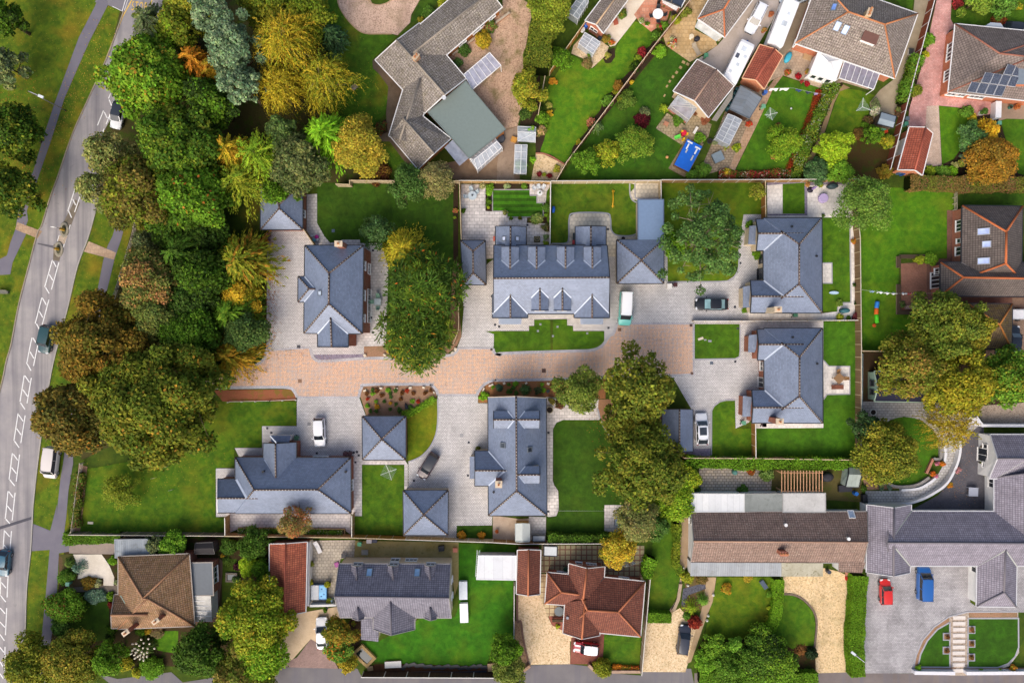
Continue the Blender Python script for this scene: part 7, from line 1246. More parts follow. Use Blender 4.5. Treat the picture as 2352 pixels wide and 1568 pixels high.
for a,c,l in(('b2 147 612','5a4450','brown wheelie bin at the corner of the slate garage, the one against the wall'),('b2 143 648','5c4854','brown wheelie bin on the grass edge below its twin by the slate garage'),('b3 822 1016','58343a','maroon wheelie bin against the bungalow wall, the one farther from the dark pot'),('b3 864 1016','5a3a3c','maroon wheelie bin next to the dark grey drain cover by the bungalow'),('b3 395 878','4f7a5c','green wheelie bin beside the bungalow bay'),('c2 1512 1046','4a2c2e','dark maroon wheelie bin beside the white chest'),('c3 2112 745','5c9478','mint green wheelie bin at the brick end house'),('d2 352 1310','3f7058','green wheelie bin on the path behind the stone end house'),('d3 78 762','4a3a44','dark wheelie bin on the white path by the brick end house'),('a4 594 700','5f9a80','pale green wheelie bin beside the garden path near the pavement'),('d1 1322 1085','4f8d72','green wheelie bin at the top of the long red-tiled garage'),('d1 1330 1040','5a6a70','grey wheelie bin behind the long red-tiled garage'),('d1 2135 1078','6aa88c','pale green bin below the white gas tank'),('c1 1782 485','5a9a72','green wheelie bin on the shared concrete drive'),('b4 948 350','3f9a6c','bright green bin in the yard behind the cream house'),('d3 2145 120','4f7a62','green wheelie bin beside the black car'),('c4 553 572','1f4a34','dark green bin against the dark red bungalow'),('d1 70 932','6aa080','pale green bin on the brick path beside the flower bed'),('c3 2290 765','5a444c','dull brown bin behind the brick end house')):wheelie(l,a,c)
def pot(label,at,r,h,col,leaf=None,lc=MIDG,group=None,lr=None):
 e=base('plant_pot',label,'plant pot',at,h,group=group);b=MB();b.lathe([(r*.75,0),(r,h),(r*.82,h),(r*.8,h-.06)],plain(col,.7),12,mtop=plain('2a2018',.95));b.build('pot',e,True)
 if leaf:
  p=e.location;q=broad((p.x,p.y,h*.9),lr or r*1.4,leaf,lc,leaf=.14,nb=8,rs=.4,z0=.2)[:6];leaf_mesh('plant',*q,parent=e)
for a,r,h,c,lf,lc,l in(('b2 1856 402',.28,.4,'8a7a60',.4,MIDG,'small potted plant against the narrow patio fence'),('b2 2222 418',.32,.45,'6a6258',.45,('8a9a60','5a6a30'),'grey pot with a pale plant at the striped lawn corner'),('c2 75 466',.22,.35,'5a4a3a',.3,MIDG,'small dark pot below the striped lawn, the one beside the big grey pot'),('c2 150 466',.22,.35,'5a4a3a',.3,OLV,'small dark pot below the striped lawn nearer the shrub bed'),('c2 1056 642',.3,.5,'3f3038',0,MIDG,'dark empty pot at the corner of the square garage'),('c2 2228 780',.5,.5,'4a4a48',.7,('3f7a12','4d8a16','35690f'),'clipped ball plant in a pot under the stone house window'),('c2 2160 520',.45,.5,'4a4a48',.7,('4f7a14','5c8a18'),'ball-shaped potted bush at the stone house bay'),('c2 2116 1270',.35,.45,'4a4a48',.6,('3f7a12','4d8a16'),'little clipped bush at the foot of the stone house bay'),('b3 1985 968',.28,.4,'3a3028',.4,('5a6a1c','3f4a14'),'small pot by the west wall of the two-way dormer house'),('c3 432 555',.4,.5,'a89c7c',.35,('6a6a2c',),'stone pot near the slab patio corner, topmost of the round tubs'),('c3 412 632',.55,.5,'b5a98c',0,MIDG,'big pale stone tub on the slab patio'),('c3 500 590',.55,.45,'9a8f74',.7,('5a3a30','6a4a38','3a3a20'),'stone tub with a dark bronze plant on the slab patio'),('d3 1034 654',.5,.5,'d9d7d0',0,MIDG,'white round tub of soil on the slab path'),('d3 1762 1153',.42,.5,'8a8490',.35,('d8a0b8','c48aa8','5a6a3a'),'tub of pink flowers on the courtyard wall line'),('d3 1696 1287',.35,.6,'8a8280',.35,('e0a02c','d8901c','8a8a1c'),'pot of yellow flowers at the bend of the curved white wall'),('d3 1988 950',.3,.5,'3f3a3a',.4,('7a5a3c','4a4a2c'),'potted plant beside the white gable window, upper one'),('d3 1984 1090',.4,.5,'3f3a3a',.6,('5a6a4a','7a5a5a','4a5a34'),'leafy potted plant at the lower end of the white gable'),('d3 1548 1192',.3,.45,'a0705a',.3,('e8901c','d87a14'),'orange flowers in a pot on the round lawn steps'),('d3 1625 1103',.3,.45,'a0705a',.3,('e89a24','d87a14'),'orange potted flowers at the upper end of the round lawn steps'),('d3 1590 1100',.25,.45,'a0705a',.3,('d890b8','c47aa4'),'pink potted flowers next to the upper orange ones'),('d3 1575 1210',.25,.45,'a0705a',.3,('d890c0','c47ab0'),'pink potted flowers at the lower end of the round lawn steps'),('b4 518 515',.4,.5,'2f2a2a',.5,('5a6a1c','7a8a2c'),'dark pot with a small bush along the white wall'),('b4 524 684',.35,.5,'3f3a34',.6,('8a9a1c','a0a824'),'lime plant in a pot at the white wall near the hot tub'),('b4 672 700',.35,.5,'3f3a34',.6,('8a9a1c','a0a824'),'lime potted plant at the upper corner of the hot tub'),('b4 688 848',.4,.5,'4a6a3a',.5,('6a8a1c','8a9a24'),'leafy pot beside the blue-grey barrels'),('b4 650 925',.3,.4,'3a4a6a',.3,MIDG,'small blue pot in front of the white wall'),('d1 1048 910',.5,.5,'4a4440',.3,('5a6a4a',),'dark round tub near the white-flowered bush'),('d1 1242 965',.3,.4,'b5683c',.3,('5a6a3a',),'terracotta pot by the shed, upper of two'),('d1 1242 1008',.3,.4,'b5683c',.3,('5a4a3a',),'terracotta pot by the shed, lower of two'),('d1 1285 1000',.4,.5,'c8842c',0,MIDG,'orange trough planter at the red-brown fence'),('d1 1985 985',.4,.6,'d5d3cc',1.0,('3a6a2c','2f5a24'),'tall white urn with a green bush beside the solar bungalow'),('d1 2240 935',.3,.5,'2f6a5a',0,MIDG,'teal tub under the solar bungalow window'),('d1 2290 935',.35,.5,'c4764a',.3,('a86a3a',),'terracotta tub next to the teal one'),('d1 280 640',.4,.45,'7a4a34',.6,('b0502c','5a6a24','c86a3c'),'pot of orange and green leaves on the tiled patio'),('d1 485 670',.35,.45,'7a5a3c',.5,('8a8a24','6a6a1c'),'olive potted plant beside the conservatory'),('d1 455 635',.3,.45,'a8683c',.4,('c8a03c','5a6a2c'),'small yellow potted plant beside the conservatory'),('c1 1376 22',.42,.6,'3f3a38',0,MIDG,'black round tub at the corner of the garden room'),('c1 1500 115',.42,.6,'3f3a38',0,MIDG,'black round tub by the brick end of the garden room'),('c1 1412 48',.22,.4,'4a3a34',.25,MIDG,'little pot beside the garden room tub'),('c1 1215 185',.32,.4,'c8c4b8',.35,('8aa070','5a7a3c'),'pale pot at the lawn edge of the chequered patio'),('c1 1262 212',.25,.4,'dedad0',.2,MIDG,'white pot at the lawn edge of the chequered patio'),('c1 1690 985',.4,.5,'7a4a3c',.4,('6a4a34',),'reddish pot at the end of the dusty glass lean-to'),('c1 1765 1045',.5,.5,'9a5a48',.3,('8a5a44',),'terracotta bowl under the cream garage gable'),('c1 1865 1250',.3,.4,'9a9a90',.3,('6a7a5a',),'grey pot at the foot of the large cloudy greenhouse'),('c1 1815 1235',.4,.5,'23252c',0,MIDG,'black tub beside the large cloudy greenhouse'),('c1 755 480',.22,.4,'8a4a34',.25,MIDG,'brick-red pot by the small bright greenhouse'),('d1 152 1378',.28,.35,'c0a060',.2,('8a5a3c',),'sandy pot on the clothes-line lawn'),('d1 135 128',.3,.5,'a8684a',.3,('b0704c',),'terracotta pot on the wall beside the motorhome'),('d1 72 268',.3,.5,'a8684a',.3,('8a8a3c','b0704c'),'terracotta pot on the wall beside the white estate car'),('b4 2150 235',.2,.35,'8a4a2c',.3,('a05a2c',),'small rust-coloured pot on the box shed yard'),('c4 1030 1000',.01,.01,'777777',0,MIDG,'')):
 if l:pot(l,a,r,h,c,lf,lc)
def round_table(label,at,r,col,chairs,ccol,chair_lab,h=.74,obj=None,cloth=False):
 e=base('garden_table',label,'table',at,h);m=plain(col,.5);b=MB();b.lathe([(r,h-.05),(r,h)],m,24);b.build('table_top',e,True)
 if cloth:b=MB();b.lathe([(r*1.03,.25),(r*1.02,h+.01),(r*.9,h+.03)],plain(col,.8),24);b.build('cloth',e,True)
 b=MB();b.lathe([(.28,0),(.06,.1),(.06,h-.05)],m,10);b.build('pedestal',e,True)
 if obj:b=MB();b.lathe([(.1,h),(.13,h+.2),(.05,h+.3)],plain(obj),8);b.build('centrepiece',e,True)
 for i,(deg,dist)in enumerate(chairs):chair(chair_lab,e.location,deg,dist,ccol)
CH={}
def chair(label,c,deg,dist,col,w=.5):
 a=math.radians(deg);x,y=c[0]+math.cos(a)*dist,c[1]+math.sin(a)*dist
 if col in CH:o=copy_thing(CH[col],(x,y,0),a+math.pi,label);o['group']=label;return o
 e=thing('garden_chair',label,'chair',(x,y,0),a+math.pi,label);m=plain(col,.6);b=MB();b.box(-w/2,w/2,-w/2,w/2,.42,.48,m);b.build('seat',e,True)
 b=MB();b.obox((-w/2-.06,0,.72),Vector((.03,0,0)),Vector((0,w/2,0)),Vector((-.07,0,.26)),m);b.build('backrest',e,True)
 for sx in(-1,1):
  for sy in(-1,1):b=MB();b.tube([(sx*w*.45,sy*w*.45,0),(sx*w*.42,sy*w*.42,.43)],.02,m,5);b.build('leg',e,True)
 for s in(-1,1):b=MB();b.box(-w/2,w/2,s*(w/2+.02)-.025,s*(w/2+.02)+.025,.62,.66,m);b.build('armrest',e,True)
 CH[col]=e;return e
round_table('round pale grey garden table on the narrow slab patio','b2 1935 265',.65,'b9c6cc',[(100,1.0),(185,.95),(40,.8)],'aab8be','grey chair at the round table on the narrow slab patio',obj='3a4248')
round_table('small round white table with a plant by the striped lawn','c2 325 243',.42,'dfe0e0',[(100,.95),(60,1.05),(135,1.1)],'c4cace','white chair in the row behind the small white table',obj='4a6a3a')
round_table('round white table on the chequered terracotta patio','c1 1360 122',.78,'eef0f0',[(85,.95),(0,.95),(-85,.95),(190,.95)],'2c3138','dark chair round the white table on the chequered patio')
round_table('lilac cloth-covered round table on the white slab patio','d2 600 286',.68,'b5a4cc',[],'','',cloth=True)
round_table('grey round table at the corner of the dark red bungalow','c4 494 940',.7,'6a7478',[(25,.75)],'5a6468','grey chair at the dark red bungalow corner table')
round_table('pale bistro table on the stone flag patio behind the porch','c1 1655 318',.35,'d8ccb0',[],'','')
def sq_table(label,at,w,d,col,chairs=(),ccol='',clab='',rz=0,h=.74):
 e=base('garden_table',label,'table',at,h,rz);m=plain(col,.6);b=MB();b.box(-w/2,w/2,-d/2,d/2,h-.05,h,m);b.build('table_top',e,True)
 for sx in(-1,1):
  for sy in(-1,1):b=MB();b.box(sx*(w/2-.07)-.04,sx*(w/2-.07)+.04,sy*(d/2-.07)-.04,sy*(d/2-.07)+.04,0,h-.05,m);b.build('leg',e,True)
 for deg,dist in chairs:chair(clab,e.location,deg,dist,ccol)
sq_table('glass-topped garden table on the slab strip by the spiky evergreen','b2 1105 1195',1.0,.95,'b9c8cc',[(90,.85),(180,.85),(-90,.85)],'8fb8a0','pale green chair at the glass-topped table')
sq_table('large pale grey square table on the dark courtyard','d3 1910 1350',1.4,1.3,'a4a9b6',rz=-2)
sq_table('octagonal teak table on the stone patio of the brick end house','d3 735 357',1.25,1.25,'8a6a48',[(90,1.0),(0,1.0)],'8d6b45','teak chair at the teak table',rz=45)
sq_table('terracotta-topped low table on the old flagstones','c1 1432 1082',.7,.6,'b07a5c',rz=-25,h=.5)
sq_table('low white slatted bench on the flagstones near the pool','c1 1690 1140',1.1,.4,'dcd9d0',rz=60,h=.45);sq_table('brown potting bench by the brown outbuilding wall','c1 800 290',1.6,.5,'7a5038',rz=-35,h=.8);sq_table('wooden picnic bench by the curved stone border','c4 2075 1312',1.4,.5,'6a5a48',rz=0,h=.45)
def lounger(label,at,col,rz,fr='c9c9c6'):
 e=base('sun_lounger',label,'lounger',at,.4,rz);b=MB();b.box(-.95,.35,-.32,.32,.3,.38,plain(col,.8));b.build('seat',e,True);b=MB();b.obox((.65,0,.5),Vector((.32,0,.14)),Vector((0,.32,0)),Vector((-.02,0,.04)),plain(col,.8));b.build('backrest',e,True)
 for x in(-.8,.6):
  for s in(-1,1):b=MB();b.box(x-.03,x+.03,s*.28-.03,s*.28+.03,0,.3,plain(fr));b.build('leg',e,True)
lounger('curved white plastic lounger at the fence end of the slab patio','b4 580 378','e4e3e2',115);lounger('teak lounger on the stone patio of the brick end house','d3 718 433','7a4a38',180);lounger('brown cushioned recliner on the stone flag patio','c1 1695 432','a89a84',120)
def bench(label,at,L,col,rz):
 e=base('garden_bench',label,'bench',at,.45,rz);m=plain(col,.8);b=MB();b.box(-L/2,L/2,-.22,.22,.4,.46,m);b.build('seat',e,True);b=MB();b.obox((0,.24,.68),Vector((L/2,0,0)),Vector((0,.03,.01)),Vector((0,.05,.22)),m);b.build('backrest',e,True)
 for s in(-1,1):b=MB();b.box(s*(L/2-.08)-.04,s*(L/2-.08)+.04,-.2,.2,0,.4,m);b.build('leg',e,True)
bench('long weathered bench under the sleeper wall by the red brick patio','d2 1372 1245',1.9,'8d7a72',0);bench('stone-coloured bench at the road verge beside the west picture edge','a2 20 1112',1.6,'6a6a60',0);bench('rustic brown bench at the grey-tiled porch corner','c4 480 1020',1.6,'4a3a22',0);bench('garden bench on the lawn at the bed by the conifer','b1 905 770',1.0,'9a8f80',40)
def cover(name,label,cat,at,sx,sy,h,col,rz=0):
 e=base(name,label,cat,at,h,rz);b=MB();b.lathe([(.9,0),(1,.3*h),(.95,.8*h),(.7,.97*h),(.35,h)],plain(col,.6,.4),14,sx=sx/2,sy=sy/2);b.build('cover',e,True);b=MB();b.lathe([(1.02,.05),(1.03,.12)],plain('1f2326'),14,sx=sx/2,sy=sy/2);b.build('hem',e,True)
cover('barbecue','dark covered barbecue against the back fence of the white patio','barbecue','d2 690 176',1.5,.8,1.0,'33484c',-3);cover('barbecue','teal covered barbecue on the white corner of the stone house path','barbecue','d2 797 1270',1.4,.75,1.0,'2f6068',0);cover('barbecue','green covered kettle on the flagstone terrace','barbecue','c3 2040 1182',.75,.85,.9,'4f7f78');cover('covered_chair','dark grey covered egg seat with a pale rim by the pergola','covered seat','d3 640 1226',1.9,1.4,1.0,'2f2e34',12);cover('covered_table','grey tarpaulin heap by the wire conservatory','tarpaulin','b1 2185 1205',1.3,1.2,.8,'4f5258',30);cover('covered_chair','black plastic chair lying on the stone flag patio','chair','c1 1705 335',.9,.75,.45,'2b2c34',20)
def parasol_folded(label,at,col):
 e=base('parasol',label,'parasol',at,.3);b=MB();b.lathe([(.45,0),(.47,.06),(.1,.1)],plain('2f2a3a'),12);b.build('stand',e,True);b=MB();b.tube([(0,0,.1),(0,0,2.3)],.025,plain('4a4450'),6);b.build('pole',e,True);b=MB();b.lathe([(.05,.7),(.22,.95),(.16,1.7),(.05,2.35)],plain(col,.8),9);b.build('canopy',e,True)
parasol_folded('folded lilac parasol on a dark base in the white patio corner','d2 485 212','8a72a8')
def dryer(label,at,R,n=4,h=1.8,rz=20):
 e=base('rotary_dryer',label,'clothes dryer',at,h,rz);m=plain('d8dcda',.4);b=MB();b.tube([(0,0,0),(0,0,h)],.03,m,6);b.build('pole',e,True);tips=[]
 for i in range(n):
  a=2*math.pi*i/n;q=Vector((math.cos(a)*R,math.sin(a)*R,h+.15));tips.append(q);b=MB();b.bar((0,0,h-.15),q,.05,.05,m);b.build('arm',e,True)
 b=MB();l=plain('b8d0c8',.5)
 for k in range(1,9):
  for i in range(n):b.tube([Vector((0,0,h-.15)).lerp(tips[i],k/8),Vector((0,0,h-.15)).lerp(tips[(i+1)%n],k/8)],.009,l,3,False)
 b.build('line',e,True)
dryer('open rotary clothes dryer casting lines over the square lawn','b3 1203 1175',1.25);dryer('triangular open rotary dryer on the lawn beside the white flowers','d1 942 935',1.25,3,rz=-28);dryer('rotary dryer hung with pale laundry on the clothes-line lawn','d1 135 1000',.95,4,rz=10)
def clothesline(label,path,h,clothes,pole=True):
 P=pts(path,h);e=thing('clothes_line',label,'clothes line',(P[0].x,P[0].y,0));b=MB();b.tube(P,.012,plain('c8ccc8'),4);b.build('line',e)
 for p in((P[0],P[-1])if pole else()):b=MB();b.tube([(p.x,p.y,0),p],.035,plain('8a8c8c'),6);b.build('pole',e)
 for i,(u,w,hh,c,nm)in enumerate(clothes):
  L=[(P[k+1]-P[k]).length for k in range(len(P)-1)];s=u*sum(L);k=0
  while k<len(L)-1 and s>L[k]:s-=L[k];k+=1
  d=(P[k+1]-P[k]).normalized();c0=P[k]+d*s;n=Vector((-d.y,d.x,0));g=MB();N=6
  for j in range(N):
   f0,f1=j/N,(j+1)/N;o0,o1=math.sin(f0*9+i)*.1,math.sin(f1*9+i)*.1
   g.face([c0+d*(w*(f0-.5)),c0+d*(w*(f1-.5)),c0+d*(w*(f1-.5))+n*(o1+.16)-Vector((0,0,hh)),c0+d*(w*(f0-.5))+n*(o0+.16)-Vector((0,0,hh))],plain(c,.9))
   g.face([c0+d*(w*(f0-.5)),c0+d*(w*(f1-.5)),c0+d*(w*(f1-.5))-n*(o1+.12)-Vector((0,0,hh*.8)),c0+d*(w*(f0-.5))-n*(o0+.12)-Vector((0,0,hh*.8))],plain(c,.9))
  o=g.build(nm,None);o.location=(0,0,0);tag(o,{'tunic':f'item of laundry',}.get(nm,nm)+f' pegged on {LINE}, {ORD[i]} from its {ENDW}','laundry',f'laundry on {LINE}')
ORD=['first','second','third','fourth','fifth','sixth','seventh','eighth']
LINE,ENDW='the line over the tiled-patio lawn','red garage end';clothesline('clothes line across the lawn below the tiled patio','d1 105 775 330 772 450 800 610 830',1.7,[(.12,1.2,.8,'e8e8e8','white_sheet'),(.3,1.3,.7,'eceae6','white_towel'),(.55,.8,.6,'2a3f6a','navy_shirt'),(.72,.7,.6,'2f3a4a','dark_shirt'),(.85,.5,.5,'9a8ab0','lilac_cloth')])
LINE,ENDW='the line beside the play tunnel','fence end';clothesline('long clothes line from the boundary fence to the brick house','d2 935 1090 1200 1122 1400 1123 1620 1118',1.9,[(.14,.5,.6,'8aa8c8','pale_blue_shirt'),(.24,.9,.5,'e6ecf0','white_cloth'),(.33,.9,.5,'eceef0','white_towel'),(.42,.9,.5,'e8eaec','white_shirt'),(.55,.7,.5,'e0e0e4','white_vest'),(.62,.5,.5,'a8242c','red_shirt'),(.68,.4,.4,'2a1c20','black_cloth')])
LINE,ENDW='the line behind the dark red bungalow','bungalow end';clothesline('sagging clothes line behind the dark red bungalow','c4 905 540 1000 548 1100 545 1225 500',1.8,[(.14,.8,.7,'dcdcea','white_sheet'),(.34,.9,.7,'d2d4e6','pale_towel'),(.54,.9,.6,'e0e0ea','white_shirt'),(.75,.6,.6,'dadcea','white_cloth')])
clothesline('thin washing line across the dark lawn of the two-way dormer house','c3 492 1516 890 1516',1.6,[],True)
e=base('swimming_pool','rectangular raised pool under a bright blue cover with white struts','pool','c1 1620 1362');P=pts('c1 1618 1216 1748 1284 1628 1506 1502 1442',.9);B=MB();B.prism(P,0,.84,wood('6a4a34','7a5840'));B.build('pool_wall',e);B=MB();B.prism(P,.842,.9,plain('1a62c4',.35,.5));B.build('cover',e)
q0,q1,q2,q3=P;
def uvp(u,v):return q0.lerp(q1,u).lerp(q3.lerp(q2,u),v)
for(u0,v0,u1,v1)in((.06,.07,.40,.07),(.62,.12,.97,.12),(.22,.13,.22,.33),(.8,.16,.8,.36),(.78,.42,.78,.62),(.28,.32,.28,.46)):B=MB();B.bar(uvp(u0,v0)+Vector((0,0,.045)),uvp(u1,v1)+Vector((0,0,.045)),.22,.08,plain('e0e2e0' if v1<.45 else 'b0b4b4'));B.build('strut',e)
e=base('hot_tub','blue hot tub with its grey lid folded half open','hot tub','b4 595 772',.8);B=MB();s=1.12;B.box(-s,s,-s,s,0,.82,plain('4a5a6a'),plain('2f74b0',.3));B.build('tub',e,True);B=MB();B.box(-.05,s-.12,-s+.15,s-.15,.822,.84,glass('4f9ac8',.05));B.build('water',e,True);B=MB();B.box(-s-.05,-.05,-s+.05,s-.05,.86,.98,plain('c9cdd0',.6));B.build('lid',e,True)
for x,y in((.35,.5),(.7,-.3),(.3,-.6)):B=MB();B.lathe([(.12,.84),(.1,.86)],plain('1f5f98',.3),8,(x,y,0));B.build('jet',e,True)
e=base('hot_tub','pale grey square hot tub on the slab patio under the grey olive tree','hot tub','c4 1030 147',.8);B=MB();B.box(-.8,.8,-.8,.8,0,.8,plain('3a3f48'),plain('8f99a8',.4));B.build('tub',e,True);B=MB();B.box(-.65,.65,-.65,.65,.802,.82,plain('8494ac',.2,.5));B.build('water',e,True)
e=base('pond','raised timber-edged pond at the corner of the container lawn','pond','b4 985 1318');P=pts('b4 968 1245 1078 1352 1010 1420 892 1310',.5);strip([Vector((p.x,p.y,0))for p in P],.4,0,.5,wood('9a8256','ab9366'),0,True).build('pond_wall',e);B=MB();B.poly([p-Vector((0,0,.15))for p in P][::-1],glass('1c2626',.05));B.build('water',e)
e=base('pond','small dark square pond in the paved garden','pond','a4 2022 644');P=pts('a4 1982 610 2068 612 2066 678 1980 676',.3);strip([Vector((p.x,p.y,0))for p in P],.25,0,.3,concrete('8a8074','7a7064'),0,True).build('pond_wall',e);B=MB();B.poly([p-Vector((0,0,.1))for p in P][::-1],glass('1e2a2c',.05));B.build('water',e)
e=base('fountain','small stone fountain on a mossy plinth in the slab corner','fountain','c2 301 645',.4);B=MB();B.box(-.45,.45,-.45,.45,0,.2,plain('4a4a28',.9));B.build('plinth',e,True);B=MB();B.lathe([(.25,.2),(.42,.45),(.38,.47),(.3,.4)],plain('9a8a5c'),14,mtop=glass('3a3c28'));B.build('bowl',e,True);B=MB();B.lathe([(.08,.4),(.06,.75),(.14,.8),(.03,.9)],plain('9a8a5c'),10);B.build('spout',e,True)
e=thing('play_tunnel','fabric play tunnel in blue, orange and green on the east lawn','play tunnel',tuple(at0('d2 1062 1290')));T=pts('d2 1068 1192 1060 1250 1058 1305 1066 1380 1046 1400',.25)
for i,(c,nm)in enumerate((('2f7fd0','blue_section'),('d8641c','orange_section'),('4fc81c','green_section'))):B=MB();B.tube([T[i].lerp(T[i+1],k/4)for k in range(5)],.30,plain(c,.6),14);B.build(nm,e)
B=MB();B.lathe([(.28,0),(.3,.12),(.2,.2)],plain('c8541c',.7),12,(T[4].x,T[4].y,0));B.build('end_flap',e)
e=thing('toy_slide','red, yellow and green toy slide on the flagstones','toy slide',tuple(at0('c1 1560 1195')));A,Bp=at0('c1 1505 1210',.15),at0('c1 1560 1190',.8);B=MB();B.bar(A,Bp,.45,.06,plain('5fc84a',.4));d=(Bp-A).normalized();s=Vector((-d.y,d.x,0)).normalized()*.24
for k in(-1,1):B.bar(A+s*k+Vector((0,0,.08)),Bp+s*k+Vector((0,0,.08)),.05,.14,plain('5fc84a',.4))
B.build('chute',e);c=at0('c1 1575 1180');B=MB();B.lathe([(.35,0),(.3,.8),(.42,.95)],plain('c8203a',.4),8,(c.x,c.y,0));B.build('tower',e)
for x,y in((1560,1165),(1605,1185),(1575,1230)):p=at0(f'c1 {x} {y}');B=MB();B.box(p.x-.12,p.x+.12,p.y-.12,p.y+.12,0,1.0,plain('e0b81c',.4));B.build('post',e)
e=thing('balance_bar','yellow bar lying across the lawn behind the semi-detached pair','bar',tuple(at0('c2 965 295')));B=MB();B.tube(pts('c2 966 216 968 300 962 372',.3),.07,plain('e0a812',.4),8);B.build('bar',e)
for x,y in((967,230),(963,360)):p=at0(f'c2 {x} {y}');B=MB();B.box(p.x-.2,p.x+.2,p.y-.05,p.y+.05,0,.25,plain('e0b01c',.4));B.build('foot',e)
solo('toy_barrel','bright blue plastic barrel at the pale fence on the lawn','barrel','c2 440 392',lambda b:b.tube([(0,-.45,.22),(.05,.0,.26),(.1,.45,.22)],[.2,.26,.2],plain('1a5fc4',.4),10));solo('paddling_shell','pale blue boat-shaped toy on the lawn of the stone house','toy','d2 680 1117',lambda b:b.lathe([(.5,0),(.9,.1),(1,.25),(.8,.2)],plain('b0ccdc',.4),12,sx=.75,sy=.25))
solo('ball','white football on the clothes-line lawn','ball','d1 308 955',lambda b:b.lathe([(.02,0),(.11,.04),(.15,.14),(.11,.24),(.02,.28)],plain('e8e8e6'),10));solo('ball','terracotta ball ornament on the dark lawn','ornament','c1 1436 1380',lambda b:b.lathe([(.05,0),(.2,.08),(.24,.22),(.2,.36),(.05,.44)],plain('c8945c'),12))
solo('paddling_pool','magenta bucket seat at the corner of the grey slab path','garden toy','b2 577 630',lambda b:b.lathe([(.25,0),(.32,.3),(.22,.25)],plain('c41a8a',.4),10));solo('bucket','turquoise tub beside the magenta one','garden toy','b2 556 656',lambda b:b.lathe([(.2,0),(.26,.3),(.2,.25)],plain('6ab4c8',.4),10));solo('bucket','white tub beside the magenta and turquoise ones','garden toy','b2 582 655',lambda b:b.lathe([(.2,0),(.24,.25),(.15,.3)],plain('c8ccd0',.4),10));solo('watering_can','white watering can by the brick garage path','watering can','b2 532 622',lambda b:b.lathe([(.18,0),(.2,.25),(.1,.35)],plain('dfe2e2',.4),8));solo('water_butt','blue round water butt behind the brown outbuilding','water butt','c1 726 242',lambda b:b.lathe([(.3,0),(.36,.5),(.3,.95),(.1,1.0)],plain('1f56b0',.4),12));solo('storage_tub','white tub beside the blue water butt','tub','c1 697 275',lambda b:b.lathe([(.3,0),(.38,.6),(.32,.55)],plain('d8dcdc',.5),10));solo('inflatable','turquoise crumpled inflatable by the red-tiled garage','inflatable','d1 280 510',lambda b:b.lathe([(.7,0),(1,.15),(.8,.4),(.3,.45)],plain('3fa8c0',.5),9,sx=.5,sy=1.0),rz=-30)
for i,(x,y)in enumerate(((2038,800),(2020,838),(2000,872),(1975,925),(1960,965))):solo('water_butt','dark teal water butt in the row between garage and grey shed','water butt',f'c1 {x} {y}',lambda b:b.lathe([(.28,0),(.33,.5),(.29,.95),(.12,1.0)],plain('1f4a50',.4),12),group='water butts between garage and shed')
for x,y,l in((713,828,'upper'),(712,855,'lower')):solo('water_butt',f'blue-grey plastic barrel beside the hot tub, {l} of the two','water butt',f'b4 {x} {y}',lambda b:b.lathe([(.25,0),(.28,.45),(.24,.8),(.1,.85)],plain('8aa4b4',.4),12))
for a,c,l in(('d2 1238 72','4a6484','steel blue water butt at the back of the long red-tiled garage'),('d2 1268 82','1f4a88','deep blue water butt beside its paler twin'),('d1 70 825','3f6ab8','blue water butt at the red-tiled garage gable'),('d4 622 578','3a3f4a','dark round water butt at the end of the mossy lean-to'),('d3 858 1355','1f62b0','bright blue tub at the end of the grey shed')):solo('water_butt',l,'water butt',a,lambda b,c=c:b.lathe([(.27,0),(.32,.5),(.28,.9),(.3,.92)],plain(c,.4),12))
def chest(name,label,cat,at,w,d,h,col,rz=0,lid=None):
 e=base(name,label,cat,at,h,rz);b=MB();b.box(-w/2,w/2,-d/2,d/2,0,h-.06,plain(col,.6));b.build('box',e,True);b=MB();b.box(-w/2-.03,w/2+.03,-d/2-.03,d/2+.03,h-.058,h,plain(lid or col,.5));b.build('lid',e,True)
chest('storage_box','long white tank with a faint ring on its lid beside the cream gable','storage box','b4 1855 758',1.15,2.6,.8,'d0d8e0',1,'d4dce4');chest('storage_box','long white tank with a brown end below the ringed one','storage box','b4 1862 955',1.15,2.75,.8,'e0e2e4',2,'eceef0');chest('storage_box','small white chest beside the dark maroon bin','storage box','c2 1464 1058',.65,.7,.8,'e0ddd8');chest('gas_tank','long white tank beside the solar bungalow patio','tank','d1 2130 958',.8,2.4,1.2,'e6e8ea',-2);chest('storage_box','flat grey-green cold frame box on the crazy paving','cold frame','c1 1888 1374',1.5,1.4,.6,'5a666c',25,'7f8d94');chest('storage_box','dark grey long box on the ground behind the pergola shed','storage box','d3 790 1322',1.9,.9,.6,'2c2b32',2);chest('storage_box','dark timber box at the edge of the slab path','storage box','d3 965 1425',.6,1.6,.9,'24262c',3);chest('storage_box','grey plastic box tipped on the lawn by the curving hedge','storage box','d4 75 708',.6,1.3,.5,'4a5666',35);chest('table_box','square pale grey step on the tiled patio','step','d1 460 490',1.2,1.0,.3,'b59a74',-20)
